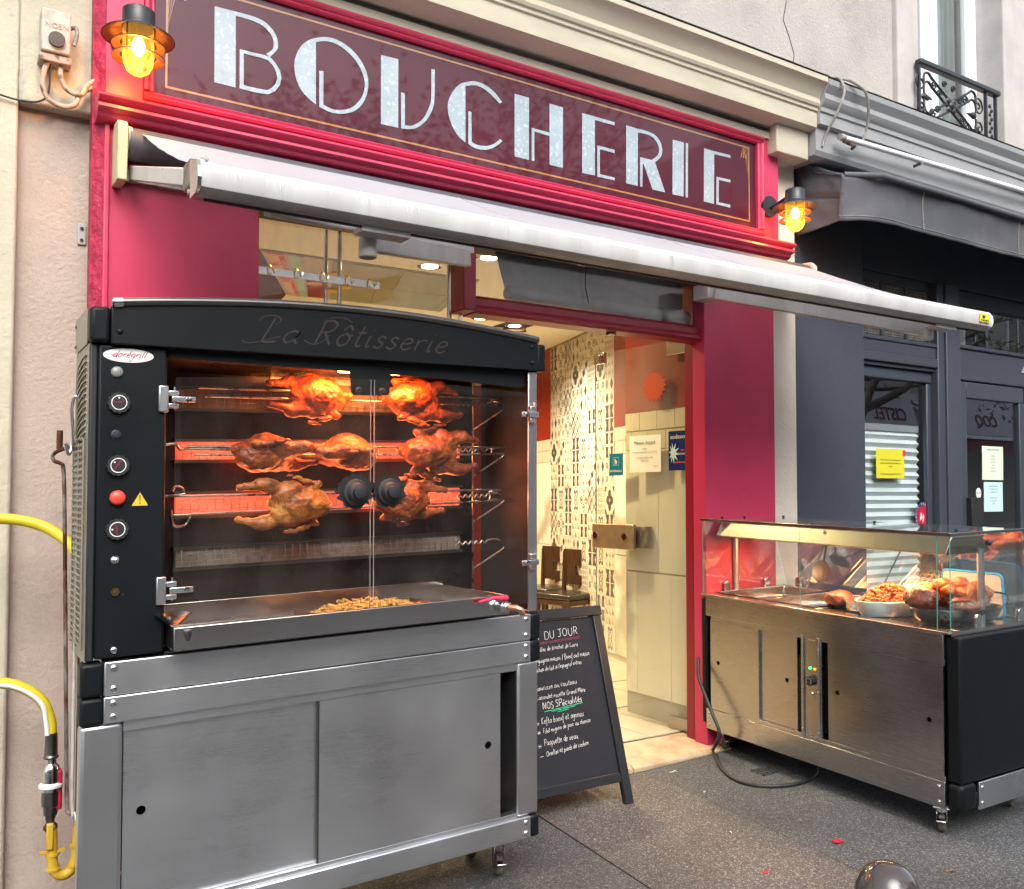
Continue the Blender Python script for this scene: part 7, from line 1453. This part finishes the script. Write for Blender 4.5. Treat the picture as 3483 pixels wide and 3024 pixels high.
for i, (x, y, mt_, lb) in enumerate(((2.71, 2.64, 'paper', 'curled white paper scrap on the brown pavement patch'), (2.95, 3.02, 'paper', 'tiny white scrap on the pavement near the drain'), (3.10, 1.95, 'leaf2', 'small dark brown leaf lying right of the bollard top'), (3.36, 1.60, 'leaf2', 'dry light brown leaf on the pavement at lower right'), (2.04, 2.38, 'leaf2', 'small yellowish leaf on the pavement before the rotisserie'), (3.02, 3.30, 'paper', 'small white scrap in front of the threshold'))):
    b = MB(); s_ = .022 if mt_ == 'leaf2' else .018; a0 = rl2.uniform(0, 6)
    b.grid(6, 3, lambda u, v: (x+s_*(u-.5)*2*math.cos(a0)-s_*.5*(v-.5)*(1-(2*u-1)**2)*math.sin(a0), y+s_*(u-.5)*2*math.sin(a0)+s_*.5*(v-.5)*(1-(2*u-1)**2)*math.cos(a0), gz(x, y)+.005+.004*math.sin(u*6)+.003*abs(v-.5))); tag(b.build('leaf' if mt_ == 'leaf2' else 'paper_scrap', mt_, smooth=60), lb, 'leaf' if mt_ == 'leaf2' else 'litter')
bl_ = thing('bollard', 'round topped dark brown street bollard at the bottom of view', 'bollard', (1.89, 1.345, gz(1.89, 1.345)))
zb = .363-gz(1.89, 1.345)
MB().ball((0, 0, zb), .073, 40, 24).build('ball_top', 'bollard', bl_, smooth=80)
MB().lathe([(.045, zb-.060), (.052, zb-.068), (.050, zb-.08), (.045, zb-.095), (.045, .12), (.06, .10), (.065, 0)], n=28).build('post', 'bollard', bl_, smooth=40)

# ================================================================ ACROSS THE STREET
def town_house(x0, x1, y, h, lb, zg, tone, shop=None):
    t = thing('town_house', lb, 'building', ((x0+x1)/2, y, zg), 'town houses across the street'); T = rel(t)
    MB().box(x0, x1, y-8, y, zg-1, zg+h).build('wall', tone, t, T)
    MB().prism([(y, zg+h), (y-2.2, zg+h+1.3), (y-8, zg+h+1.3), (y-8, zg+h)], 'x', x0, x1).build('roof', 'hroof', t, T)
    MB().box(x0, x1, y, y+.25, zg+3.7, zg+3.95).build('cornice', tone, t, T)
    nw = max(2, int((x1-x0)/2.1)); fl = int((h-4)/3)
    wm = MB().box(-.55, .55, 0, .03, 0, 1.9).mesh('window', 'hwin'); fm = MB(); fm.box(-.62, -.55, 0, .06, -.05, 1.95); fm.box(.55, .62, 0, .06, -.05, 1.95); fm.box(-.03, .03, 0, .05, 0, 1.9); fm.box(-.7, .7, 0, .16, -.12, -.05); fm = fm.mesh('frame', 'winwhite')
    for f_ in range(fl):
        for k in range(nw):
            o = bpy.data.objects.new('window', wm); col.objects.link(o); o.parent = t; o.location = (x0+(x1-x0)*(k+.5)/nw-(x0+x1)/2, 0, 4.7+3*f_)
            q = bpy.data.objects.new('frame', fm); col.objects.link(q); q.parent = o
    if shop: MB().box(x0+.3, x1-.3, y, y+.04, zg, zg+3.2).build('shop_glazing', 'hwin', t, T)
    return t
town_house(-34, -12, -15, 10, 'tall pale stone house across the street, far left', -.9, 'hbuild'); town_house(-12, 4.6, -15, 10, 'pale stone house across the street behind the camera', -.4, 'hbuild', 1)
town_house(4.7, 10.4, -15.0, 5, 'low dark filler building added in the gap to darken glass reflections', -.1, 'hdark'); town_house(10.5, 18.0, -15, 10, 'stone house across the street beyond the gap', .2, 'hbuild', 1); town_house(18.2, 30, -8.2, 9.5, 'stone house with the grey awning butcher across the street', .4, 'gstucco2', 1); town_house(30, 50, -8.2, 9.5, 'tall stone house across the street, far right', .9, 'hbuild')  # dark building is added to cut bright reflections in the oven glass
oa = thing('far_awning', 'grey and maroon shop awning across the street', 'awning', (23, -8.1, 3)); T = rel(oa)
MB().prism([(-7.30, 3.98), (-7.0, 2.98), (-6.97, 2.98), (-7.27, 4.0)], 'x', 18.6, 27.2).build('cloth', 'hgrey', oa, T)
MB().box(18.6, 27.2, -7.03, -6.94, 2.87, 2.96).build('front_bar', 'winwhite', oa, T)
MB().box(18.6, 27.2, -7.02, -7.0, 2.50, 2.869).build('valance', 'hred', oa, T)
AT = lambda xx, zz: (lambda x, y, z: (xx-x, -6.965-(zz+y-2.98)*.30+.012+z, zz+y))
b = MB(); put_text(b, 'CISTEL', .46, AT(21.35, 3.24), 'l', extrude=.004, bold=.008); put_text(b, 'COQ', .46, AT(25.5, 3.24), 'l', extrude=.004, bold=.008); put_text(b, 'ME', .42, AT(22.15, 3.24), 'c', extrude=.004, bold=.01); put_text(b, 'M', .62, AT(21.98, 3.20), 'c', extrude=.006, bold=.01)
b.build('lettering', 'hred', oa, T)
b = MB(); f_ = AT(21.98, 3.72); b.tube(smooth_pts([f_(-.22, .10, .01), f_(-.20, .02, .01), f_(-.08, -.02, .01), f_(0, -.03, .01), f_(.08, -.02, .01), f_(.20, .02, .01), f_(.22, .10, .01)], 4), .022, 6); b.build('bull_horns', 'hred', oa, T)
b = MB(); put_text(b, 'TEL. 01 83 56 9', .22, lambda x, y, z: (22.6-x, -6.99+z, 2.60+y), 'l', extrude=.002); b.build('phone_number', 'winwhite', oa, T)
def tree(x, y, h, seed, lb):
    t = thing('street_tree', lb, 'tree', (x, y, gz(x, y)-.1), 'street trees along the opposite kerb'); r = random.Random(seed); b = MB(); tips = []
    def br(p, d, L_, rad, dep):
        q = [p]; dd_ = d.copy()
        for k in range(4): dd_ = (dd_+Vector((r.gauss(0, .12), r.gauss(0, .12), r.gauss(.02, .07)))).normalized(); q.append(q[-1]+dd_*L_/4)
        if dep < 3 and y+q[-1].y > -1.9: return
        b.tube(q, [rad*(1-.4*k/4) for k in range(5)], 8 if rad > .05 else 5, caps=False)
        if dep == 0: tips.append((q[-1], dd_)); tips.append((q[2], dd_)); return
        for k in range(3 if dep > 1 else 4):
            nd = (dd_+Vector((r.gauss(0, .7), r.gauss(0, .7), r.gauss(.1, .4)))).normalized(); br(q[-1 if k else 3], nd, L_*r.uniform(.6, .8), rad*.55, dep-1)
    br(Vector((0, 0, 0)), Vector((0, 0, 1)), h*.34, .16, 4); b.build('trunk', 'bark', t, smooth=60)
    f = MB()
    for p, d in tips:
        for k in range(11):
            c_ = p+Vector((r.gauss(0, .28), r.gauss(0, .28), r.gauss(0, .24))); u = Vector((r.uniform(-1, 1), r.uniform(-1, 1), r.uniform(-.6, .6))).normalized(); w_ = u.orthogonal().normalized(); s_ = r.uniform(.05, .09)
            if y+c_.y > -1.8: continue
            f.face([c_, c_+u*s_+w_*s_*.4, c_+u*s_*2, c_+u*s_-w_*s_*.4])
    f.build('crown', 'leaf', t)
tree(2.5, -4.2, 9.5, 1, 'leafy street tree behind the camera, leftmost'); tree(8.6, -4.4, 10, 2, 'leafy street tree opposite the gap between houses'); tree(14.5, -4.3, 9, 3, 'leafy street tree before the house beyond the gap')
